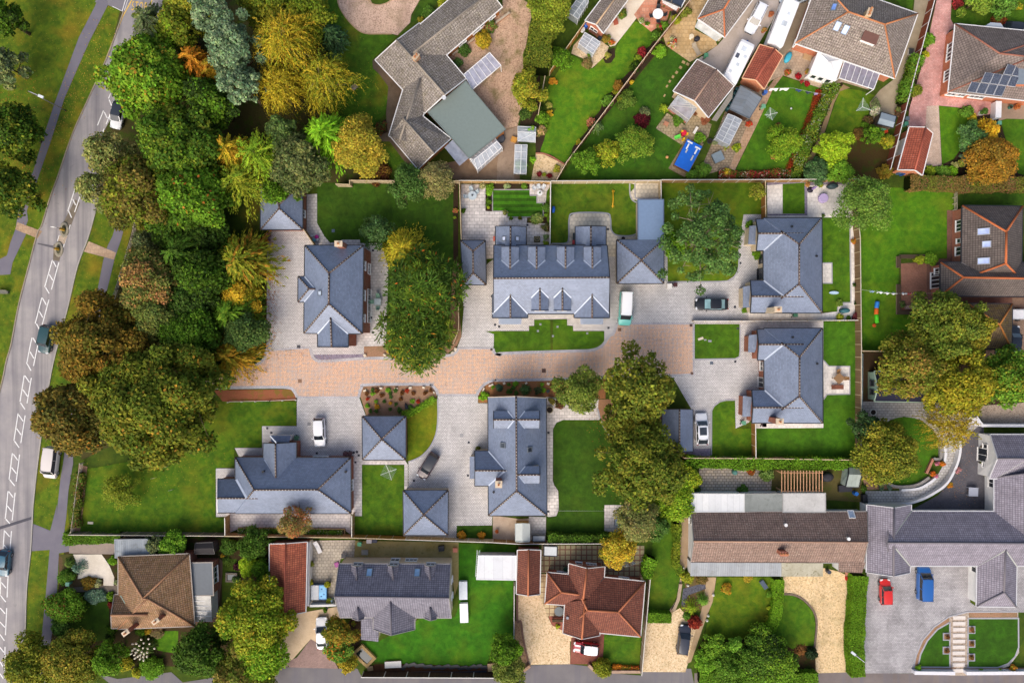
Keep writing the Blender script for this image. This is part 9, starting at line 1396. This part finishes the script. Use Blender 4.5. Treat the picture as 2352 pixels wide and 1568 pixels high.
#shrubs and flowers
SH=[]
def sh(label,at,r,h,cols,**k):shrub('shrub',label,at,r,h,cols,**k)
YEL2=('e0c81c','d4b814','c8b024');RED2=('7a2028','681c22','8a3038');PUR=('4a1420','5c1a2a','3a1018')
for l,a,r,h,c in(('bright yellow dome of flowers at the lawn edge under the orange fence','c1 528 516',32,.6,YEL2),('orange-yellow flower clump beside the orange fence','c1 440 712',32,.5,('d8a81c','c8901c','e0b824')),('small orange flower clump beside the soil bed fence','c1 362 870',20,.4,('d8981c','e0a824')),('variegated cream and green dome by the soil bed','c1 408 922',30,.6,('b0b064','8a9a44','7a8a3c')),('dark green ball shrub beside the soil bed fence','c1 340 958',32,.8,DKG),('yellow dome shrub at the lawn edge below the cream dome','c1 408 995',30,.6,YEL2),('broad green bush at the lawn edge with a lime tip','c1 350 1045',65,1.4,('3f7014','4f8018','6a9a1c')),('pink-cream hydrangea at the lawn edge by the cold frame','c1 340 1150',52,1.0,('b89a7c','c8a890','8a8a4c','5a6a2c')),('lime creeper draped over the cold frame','c1 255 1150',45,.9,('7ab41c','8ac824','5a9a18')),('round variegated shrub in the dark soil island','c1 920 488',32,.8,('9aa044','7a8a34','b0b464')),('olive spiky bush at the pale gravel corner','c1 742 552',48,.8,('6a6a3c','5a6434','7a6a48')),('crimson bush beside the long brown fence','c1 1218 460',44,.9,RED2),('lime shrub under the crimson bush','c1 1185 515',36,.8,('6a8a1c','7a9a24')),('dark bush below the lime shrub along the fence','c1 1165 575',44,1.0,DKG),('bronze rounded bush beside the long brown fence','c1 1012 752',48,1.2,('7a5a1c','6a5a1c','8a6a24')),('small yellow-green plant below the bronze bush','c1 995 810',28,.5,('9aa81c','7a8a1c')),('leafy green bush at the lawn edge on the fence bed','c1 912 890',52,1.1,('4a8a2c','5a9a34','3a7a24')),('pink heather-like bush beside the fence','c1 775 1065',42,.9,('a86a5c','b87a6c','8a6a4c')),('grey-green feathery bush over the long brown fence','c1 825 1110',70,1.4,('5a7a4c','4a6a40','6a8a5c')),('yellow-leaved plant in the lower fence bed','c1 665 1245',24,.4,('b0a81c','8a9a24')),('bright green clump on the far side of the brown fence by the flagged path','c1 1375 450',58,1.0,('5a9a1c','6aaa24','4a8a18')),('white and red flower clump by the stone flag patio','c1 1490 395',34,.6,('e8e0d8','c84a34','8aa05c')),('coral red flower clump beside the white one','c1 1505 360',22,.5,('d8482c','c03c24','7a8a3c')),('white flower clump higher on the stone flag patio','c1 1485 340',24,.5,('e8e4dc','9ab07c')),('lime flower plant between the white clumps','c1 1460 385',18,.4,('a8b81c','c8d034')),('dark red leaved dome on the dark lawn','c1 1215 1050',72,1.0,PUR),('grey-green dome above the dark red one','c1 1240 985',52,1.1,('5a6a48','6a7a54','4a5a3c')),('round olive bush on the far side of the brown fence','c1 1028 870',30,.9,('7a8a24','6a7a1c')),('loose grey-green shrubbery by the brown fence on the dark lawn','c1 1090 870',75,1.0,('4a6a24','5a7a2c','3f5c20')),('yellow flower plant by the fence on the dark lawn','c1 1130 722',20,.5,('d8c824','c0b01c')),('lime fern at the glass lean-to corner','c1 1415 945',42,.9,('8aa81c','9ab824','6a8a18')),('green tall vegetables beside the glass lean-to','c1 1540 1045',55,.8,('3a6a1c','4a7a24')),('red flower spike bed beside the large cloudy greenhouse','c1 2155 1085',28,.6,('c83a24','d84a34','5a6a2c')),('lime plants in the bed by the sandstone path','c1 2050 1290',45,.6,('a8b81c','7a9a24','5a7a1c')),('yellow-green plant by the large cloudy greenhouse foot','c1 1950 1285',30,.5,('9aa83c','7a8a34')),('leafy green bush at the pool corner','c1 1725 1215',50,1.2,('4a8a1c','5a9a24','3a6a18')),('green bush behind the pool at the back fence','c1 1760 1490',60,1.2,('3f7a24','4a8a2c')),('green bush at the pool end of the back fence','c1 1660 1530',55,1.0,('2f6a1c','3a7a24')),('yellow-flowered bush in the back fence border','c1 1960 1510',42,.8,('9aa01c','7a8a1c','c8b824')),('orange tuft in a pot on the yellow gravel bed','c1 318 1528',26,.4,RED2),('crimson tuft on the yellow gravel bed nearer the brown fence','c1 405 1540',26,.4,RED2),('lime tuft between the two crimson tufts','c1 362 1530',18,.3,('8aa01c','9ab024')),('lime star-leaved shrub on the yellow gravel bed','c1 470 1480',34,.6,('a8b034','8a9a2c','c0c048')),('lime yellow shrub at the brick drive fence','d1 1480 480',36,.9,('a8b01c','98a818')),('green shrub hanging over the brick drive','d1 1515 350',55,1.2,('3a7a1c','4a8a24')),('olive shrub over the brick drive fence lower down','d1 1410 800',50,1.2,('6a7a1c','5a6a18')),('crimson rose bush on the conservatory patio','d1 372 672',30,.7,('a01424','b82434','6a1a20')),('dark red rose bush nearest the conservatory','d1 448 735',24,.6,('8a1420','a02430')),('small red flowers between the rose bushes','d1 403 718',18,.4,('b84444','9a3438')),('white-flowered shrub on the lawn corner by the shed','d1 1045 975',52,.9,('e8ece8','d8e0d4','7a9a5c')),('brown-tinged shrub beside the garden shed','d1 985 1060',45,.8,('5a4a34','4a4a24','6a5a3c')),('bright green shrub beside the garden shed lawn','d1 960 1090',36,.7,('4a8a1c','3a7a18')),('bronze dry shrub by the dark soil','d1 915 1180',55,.8,('6a5a2c','7a6434','5a4a24')),('yellow-flecked green shrub at the fence by the red-tiled garage','d1 1155 1240',70,1.3,('8a9a1c','a8a824','5a7a1c')),('olive shrub at the foot of the red-brown fence','d1 1135 1500',65,1.4,('7a6a1c','6a701c','8a7a24')),('maroon dried flower head on the clothes-line lawn','d1 205 1105',30,.5,('5a2a24','6a3a34')),('yellow shrub in the corner garden next to the solar bungalow','d1 1895 1030',38,.7,('d8c81c','e0d424','a8b01c')),('green shrub at the solar bungalow corner bed','d1 1850 985',62,1.0,('4a7a24','5a8a2c')),('lime shrub lower in the corner bed','d1 1930 1090',42,.8,('7aa01c','8ab024')),('green round shrub at the brown hedge corner','d1 1530 1500',50,1.0,('7a9a1c','6a8a18')),('soft green shrub beside it at the brown hedge','d1 1640 1510',60,1.0,('5a8a2c','6a9a34')),('bright lime shrub by the brown hedge','d1 1720 1500',45,.9,('7ab81c','6aa818')),('variegated cream shrub above the lime shrub','d1 1745 1450',36,.8,('a8b07c','8a9a5c')),('grey-green shrub under the blue-green bush','d1 1830 1390',45,.8,('4a6a5c','5a7a68')),('yellow-white flowered plant by the corner bed','d1 1800 1430',36,.6,('c8c85c','7a9a3c')),('copper heather mound in the top corner garden','d1 2130 190',62,.6,('6a3a1c','7a4a24','8a5a2c')),('pale blossom shrub above the copper mound','d1 2155 115',36,.8,('9ab07c','7a9a5c')),('crimson shrub at the top of the pink brick drive','d1 1765 25',50,1.0,('8a2a34','6a2a2c','9a3a40')),('dark red leafed tree-shrub by the copper mound at the picture edge','d1 2300 60',40,.8,('b0a81c','6a8a1c')),('silvery palm-like plant on the front garden corner','a4 685 555',72,1.3,('5a7f78','6a8f86','4a6f68')),('olive fern bush near the white post in the front garden','a4 605 520',52,1.0,('4a6a2c','5a7a34')),('green shrub on the front garden bed','a4 580 630',70,1.0,('3a6a1c','4a7a24')),('variegated pale shrub at the drive edge','a4 862 690',36,.6,('9ab07c','aab88c')),('bronze and green shrub on the front garden bed','a4 780 690',62,.7,('6a5a1c','7a6a20','5a5a1c')),('small pale shrub against the pyramid-roofed bungalow','a4 1022 685',25,.5,('8aa07c','9ab08c')),('trimmed green shrub beside the flat-roofed garage','a4 998 490',42,.9,('4a8a10','5a9a14')),('silver lavender bed beside the brick path','a4 800 805',62,.6,('6a8f80','5a7f70','7a9f90')),('silver lavender bed nearer the bungalow','a4 890 800',55,.6,('6a8f80','5a7f70')),('lime shrub at the bungalow end of the lavender','a4 968 800',40,.7,('6a9a1c','5a8a18')),('red-leaved shrub against the bungalow bay','a4 975 880',30,.8,('6a1a1c','5a2a1c')),('green shrub under the brick chimney','a4 985 1090',50,1.1,MIDG),('dark evergreen beside the lawn near the chimney','a4 965 1150',40,1.2,DKG),('yellow-flowered shrub below the pyramid roof','a4 1310 1100',45,.7,('a89a1c','8a8a1c','c8b024')),('pale twiggy shrub below the pyramid roof','a4 1380 1120',60,.7,('8a8068','7a7a54')),('green bush beside the small bright lawn','a4 1240 1110',45,.8,MIDG),('leafy bush at the bottom lane end of the pampas bed','a4 1330 1430',100,1.4,('4a8a1c','5a9a20','3a7a18')),('yellow-tipped bush beside the pampas grass','a4 1110 1400',62,1.2,('8a9a1c','a8a81c','6a7a1c')),('yellow maple sapling in the pampas bed','a4 1200 1470',50,1.2,('8aa01c','a0a820')),('dark purple shrub by the small square pond','a4 2075 540',36,.7,('4a2434','3a1c2c')),('spiky yucca beside the small square pond','a4 2062 660',40,.8,('4a6a34','5a7a40')),('low ferny plants by the lime ball bush','a4 1985 500',50,.5,('5a7a2c','4a6a24')),('yellow flower plant at the soil by the fence','a4 1948 450',18,.4,('d8b81c',)),('leafy green shrub behind the bungalow annexe','a4 2010 370',80,1.2,('3a6a24','2f5a1c')),('orange autumn shrub in the small dark lawn, the one by the paving','b4 1842 272',40,.8,('c8981c','b0841c','d8a824')),('orange autumn shrub in the small dark lawn, the one by the yard fence','b4 2020 275',36,.8,('d09a1c','b8801c','c8a824')),('green and cream shrub in the bed under the striped lawn','c2 305 472',52,.9,('7a9a4c','9ab06c','5a7a34')),('dark green shrub in the bed right of the striped lawn','c2 385 375',40,.9,('4a7a2c','3a6a24')),('lime ball shrub beside the slab corner','c2 378 438',18,.5,('6a9a1c','7aaa24')),('bronze leafed shrub by the striped lawn bed','c2 245 480',30,.6,('4a5a2c','5a4a2c')),('dark bronze pot plants in a cluster by the pale fence','c2 372 545',38,.7,('4a5a34','5a3a34','6a7a44')),('pale succulent clump by the pale fence','c2 378 630',30,.6,('7a9a6c','8aaa7c')),('lime shrub at the end of the pale fence bed','c2 378 685',24,.5,('9ac01c','8ab01c')),('variegated bush in the bed above the striped lawn, by the slab','c2 38 182',30,.7,('7a9a6c','9ab08c')),('green bush in the bed above the striped lawn','c2 190 182',32,.7,('3f7a1c','5a8a2c')),('pale rosette bush at the table patio fence corner','b2 2025 182',32,.7,('9aa87c','7a8a5c','b0b890')),('leafy green shrub at the head of the striped lawn bed','b2 2090 200',40,.8,('3f8a1c','4f9a24')),('lime fern in the narrow bed beside the striped lawn','b2 2082 240',28,.6,('5aaa1c','6aba24')),('dark bush low in the narrow bed beside the striped lawn','b2 2080 320',30,.6,MIDG),('yellow-green tuft at the end of the narrow bed','b2 2078 372',14,.4,('b0c81c','9ab81c')),('yellow-pink plant in the soil border by the long fence','b2 1790 398',24,.5,('8a9a2c','c87a5c')),('lime plant in the soil border farther along the long fence','b2 1780 458',16,.4,('7aa01c',)),('golden grass mound at the corner of the white slab patio','d2 572 168',24,.5,('6a7a1c','7a8a24')),('straw-coloured grass clump behind the folded parasol','d2 458 168',22,.5,('a8844c','b8945c')),('little clipped shrub at the stone house corner','d2 592 442',18,.4,('3a5a1c','4a6a24')),('round yellow-green shrub on the stone house path','d2 738 1328',36,.6,('a8b824','98a81c','7a9a1c')),('small dark green shrub next to the yellow-green one','d2 815 1335',20,.4,('3a6a1c',)),('dark red maple shrub at the boundary fence','d2 888 1325',42,.8,('5a2a34','6a3440','4a2028')),('grey-green shrub on the lawn edge of the stone house','d2 730 1205',34,.5,('5a7a2c','6a8a34')),('dark shrub in the long fence border','d2 880 1210',20,.5,DKG),('small dark shrub in the long fence border higher up','d2 868 1048',18,.5,DKG),('orange shrub in the long fence border','d2 880 665',40,.6,('a8841c','8a8a24','b8742c')),('lime flower shrub on the red brick patio planter','d2 1435 825',48,.9,('8aa01c','7a9a1c','9ab02c')),('taller green shrub at the end of the red brick patio planter','d2 1535 820',58,1.1,('6a9a1c','7aaa24','5a8a1c')),('trailing plants in the long sleeper planter','d2 1278 1220',36,.6,('3a5a2c','5a6a3c')),('bright green flower tuft in the tree by the red brick patio','d2 1755 1325',24,.6,('4ac81c','3ab018')),('yellow and green shrub at the gravel bed by the long bungalow','c4 1620 640',58,.9,('9aa01c','8a9a24','6a7a1c')),('copper twiggy shrub beside the yellow and green one','c4 1740 660',50,.8,('5a5a2c','6a5a34')),('golden rose bush standing on the lawn','c4 1962 738',50,.9,('b8941c','a8842c','8a8a1c')),('feathery lime shrub beside the gravel strip','c4 1650 900',85,1.4,('7a9a14','8aa81c','6a8a12')),('fern-like green shrub above the feathery lime one','c4 1755 840',62,1.2,('4a8a2c','5a9a34')),('red-leaved shrub by the dark blue hatchback','c4 1682 1028',62,1.1,('7a241c','8a3424','5a1c18')),('green shrub under the feathery lime shrub','c4 1620 985',45,.7,('3a6a1c','4a7a24')),('golden shrub at the top of the curved hedge lawn','c4 2145 645',40,.5,('a89a2c','8a8a24')),('lime round bush in the shrubbery','c4 2155 1225',36,1.5,('8aa814','9ab81c')),('olive rounded bush at the low brick wall','c4 880 1425',85,1.6,('6a7a14','7a8a1c','5a6a12')),('lime shrub at the red bungalow porch steps','c4 480 1070',20,.4,('9ab01c','a8c024')),('dark ball topiary on the gravel drive edge','d4 498 1300',54,1.1,('14301c','1c3c24','10281a')),('bronze grass mound behind the dark ball topiary','d4 400 1280',62,.5,('7a5a34','6a4a2c','8a6a3c')),('yellow-green shrub in the curving hedge border','d4 122 905',24,.5,('a8c01c','8aa81c')),('green shrub higher in the curving hedge border','d4 118 785',30,.6,('3a7a1c','4a8a24')),('olive shrub lower in the curving hedge border','d4 105 1000',30,.6,('7a8a1c','6a7a1c')),('bright green ball shrub at the white wall end','d4 1425 1438',32,.6,('4a9a10','5aaa18')),('orange-flowered bush behind the white wall at the picture edge','d4 2252 1438',34,.7,('b8841c','8a8a1c','d8a02c')),('lime ball shrub behind the larger white wall','d4 1968 1450',20,.4,('6aaa1c','7aba24')),('lime ball shrub farther along the larger white wall','d4 2138 1448',20,.4,('7aaa1c','9ab824')),('silvery shrubs on the bark bed beside the circular lawn','d3 1105 1280',26,.5,('7a9a8c','6a8a7c')),('grey-green shrub on the bark bed beside the curved bench','d3 1170 1315',24,.4,('5a7a6c','6a8a7c')),('grey-green shrub at the bark bed corner','d3 1100 1318',22,.4,('5a7a64',)),('dark box shrub at the yard fence by the slab path','d3 950 1318',30,.7,('1f5a1c','2a6a24')),('copper-leaved bush on the flagstone terrace','c3 2170 1165',42,.7,('8a4a1c','6a5a24','a85a24')),('green bush beside the flagstone terrace wall','c3 2105 1335',50,.5,('3a6a2c','4a7a34')),('leafy tree-shrub at the terrace corner','c3 2310 1190',60,1.3,('5a7a3c','4a6a2c','6a8a4c')),('dark shrub at the lower terrace corner','c3 1700 1330',36,.6,('2f5a24','3a6a2c')),('tall blue conifer seedling in the lane bark bed','b3 2170 440',34,.9,('2f5a4a','3a6a54')),('fan palm in the lane bark bed','c3 200 455',56,.9,('3a6a3c','2f5a34','4a7a4c')),('bushy grey shrub in the lane bark bed','c3 310 465',34,.7,('3a4a34','4a5a3c')),('lime tuft beside the fan palm','c3 355 460',22,.4,('7ac81c','6ab01c')),('yellow shrub at the lane end of the bark bed','c3 465 410',40,.6,('c8b824','a8a82c','8a8a2c')),('green groundcover beside the long ridge gable','b3 2040 515',45,.4,('5aaa1c','4a9a18')),('pink flowering shrub under the maple','c3 1045 680',30,.7,('c87ac0','b86ab0','6a6a4c')),('small yellow potted climber by the leafy arch','b1 2030 350',75,1.6,('a8981c','b8a824','8a8a1c')),('mixed rose bushes along the orange bungalow wall','b1 2080 230',70,.8,('4a6a2c','5a7a34','8a5a4c')),('green climber under the bungalow wall','b1 1860 430',60,.8,('2f5a24','3a6a2c')),('leafy shrub by the plastic carport','b1 1800 560',50,.8,('3a6a34','4a7a3c')),('lime dome at the top of the gravel bungalow border','b1 1670 20',40,.6,('9ab01c','b0c024')),('green border shrubs at the gravel bungalow wall','b1 1560 110',60,.7,('3f6a24','4f7a2c')),('low yellow shrub at the gravel turning edge','b1 1480 180',30,.5,('8a8a24','9a9a2c')),('copper bedding shrubs below the yellow-olive birch','b2 1110 70',110,.5,('4a2a1c','5a3a1c','7a6a24','3a2018')),('dark shrubbery at the gravel bungalow path bend','b1 1130 1120',55,.6,('3a5a24','5a3a24','4a6a2c')),('bright vine over the long cold frame','c1 150 1450',52,.9,('6ac01c','7ad024','5aa81c')),('green vine along the cold frame edge','c1 265 1400',30,.6,('5ab01c','6ac024')),('low plants in the soil bed by the concrete kerb','c1 200 1000',60,.4,('3a5a24','4a6a2c','2f4a1c')),('lime leaves on the soil bed','c1 245 910',40,.3,('5a9a1c','4a8a18')),('tall olive flowering bush beyond the terracotta patio','c1 1590 110',50,1.2,('5a6a24','6a7a2c')),('lime bush on the fence by the terracotta patio','c1 1515 170',45,1.0,('8a9a1c','7a8a1c')),('red-flowered bush by the terracotta patio fence','c1 1375 235',30,.8,('b02438','8a2a34','5a6a2c')),('green bush by the terracotta patio fence','c1 1415 225',38,.9,('4a7a1c','5a8a24')),('broad green bush at the lawn top by the fence','c1 1335 320',48,1.0,('4a7a24','3a6a1c')),('climber along the outbuilding wall','c1 1050 120',42,.8,('5a7a2c','6a6a24','4a6a24')),('arching bramble by the small bright greenhouse','c1 900 340',40,.6,('8a7a2c','7a6a24','5a6a24')),('ornamental red and green spike plant on the pale gravel','c1 955 375',28,.5,('b84a34','6a7a2c','c87a2c'))):
 kw={}
 if any(w in l for w in('yucca','palm','fern','feathery','grass','conifer'))and 'pampas' not in l:kw=dict(kind='frond',n_br=60,up=.5,droop=.7)
 sh(l,a,r,h,c,**kw)
for i,(x,y,c)in enumerate(((1062,455,0),(1100,465,3),(1065,495,1),(1145,503,3),(1012,490,3),(1018,535,2),(1095,558,1),(1165,560,0),(1222,525,0),(1200,460,1),(1262,465,0),(1320,485,3),(1365,465,2),(1420,485,3),(1310,535,3),(1265,585,0),(1215,628,0),(1300,632,0),(1390,610,0),(1412,555,1),(1462,560,2),(1520,485,3),(1570,465,3),(1215,490,0),(1220,572,4),(1100,605,4),(1015,595,1),(1040,640,0),(1095,640,0))):
 cs,nm=((('2f5a24','3a6a2c'),'dark green'),(('5a9a1c','6aaa24'),'lime green'),(('a02a1c','b84a24'),'red'),(('6a4a24','5a3a24'),'bronze'),(('c8a01c','d8b024'),'golden'))[c];shrub('bedding_plant',f'small {nm} plant in the bark bed beside the lane',f'b3 {x} {y}',17+(i*7%8),.4,cs,cat='plant',group=f'{nm} plants in the bark bed',leaf=.12)
for i,(x,y,c)in enumerate(((55,410,0),(115,405,1),(90,440,0),(60,470,0),(115,488,0),(395,470,5),(430,430,3),(345,410,1),(2250,410,0),(2310,400,1),(2290,440,0),(2250,470,0),(2320,480,0),(2115,435,1))):
 t='c3' if x<1000 else 'b3';cs,nm=((('2f5a24','3a6a2c'),'dark green'),(('5a9a1c','6aaa24'),'lime green'),0,(('6a4a24','5a3a24'),'bronze'),0,(('4a5a6a','5a6a7a'),'slate blue'))[c];shrub('bedding_plant',f'small {nm} seedling in the rust bark bed above the long ridge gable',f'{t} {x} {y}',16+(i*5%8),.4,cs,cat='plant',group=f'{nm} seedlings in the rust bark bed',leaf=.12)
e=base('pampas_plant','clump of white pampas plumes beside the pyramid-roofed bungalow','grass clump','a4 1265 1260',1);p=e.location;q=frond_conifer((p.x,p.y,0),1.6,1.4,('34481f','3e5426','48602c'),n_br=110,per=10,leaf=.5,wid=.05,up=.9,droop=1.1);leaf_mesh('blades',*q,parent=e)
for i in range(26):
 a=i*2.4;r=.25+1.5*(i/26)**.7*(.75+.5*((i*.618)%1));t=Vector((p.x+math.cos(a)*r,p.y+math.sin(a)*r,2.3-.35*r));d=Vector((math.cos(a)*.5,math.sin(a)*.5,.5)).normalized();B=MB();B.tube([t-d*.22,t-d*.1,t+d*.1,t+d*.22],[.05,.14,.13,.04],plain('e2dac4',.9),6);B.build('plume',e)
e=thing('raised_planter','long timber raised planter against the south patio fence','planter',tuple(at0('b4 350 245')));P=pts('a4 2085 212 b4 815 222 815 268 a4 2085 262',.4);strip([Vector((p.x,p.y,0))for p in P],.12,0,.4,wood('b59a6c','c4a97a'),0,True).build('boards',e);B=MB();B.poly([p-Vector((0,0,.08))for p in P][::-1],SOIL);B.build('soil',e)
def litter(label,path,n,cols,spread=.8,size=.16):
 P=spline(pts(path),False,8);A=np.array([p[:]for p in P]);i=RNG.integers(0,len(A),n);C=A[i]+RNG.normal(0,spread,(n,3))*np.array([1,1,0]);C[:,2]=.09+RNG.random(n)*.03
 N=unit(np.array([0,0,1.0])+RNG.normal(0,.3,(n,3)));D=perp(N);o=leaf_mesh('fallen_leaves',C,D,np.cross(N,D),size*RNG.uniform(.6,1.3,n),size*.7,pal(cols,None,n));o['kind']='stuff';o['label']=label
LF=('8a5a24','9a6a2c','7a4a20','a8843c')
litter('brown leaves on the block paving','b2 150 900 165 1100 150 1300 170 1500',500,LF,.7);litter('brown leaves on the verge','a1 60 700 150 900 200 1400 a2 250 200',700,LF,2.2);litter('leaves on the kerb side verge','a1 900 300 700 800 500 1200',350,('b09a3a','8a7a2c','a8843c'),1.2);litter('leaves in the dark courtyard','d3 1820 950 1800 1150 1740 1300 1850 1400',180,('b09070','a8784c'),.9,.1);litter('leaves on the west lawn','a3 900 1250 1500 1200 1900 900',260,('a8963a','8a7a2c'),1.8,.12)
litter('leaves along the lane','b3 200 150 450 130 700 230',140,LF,.5,.12);litter('leaves under the maple','c3 850 650 980 900 1100 1400',300,LF,1.4,.14)
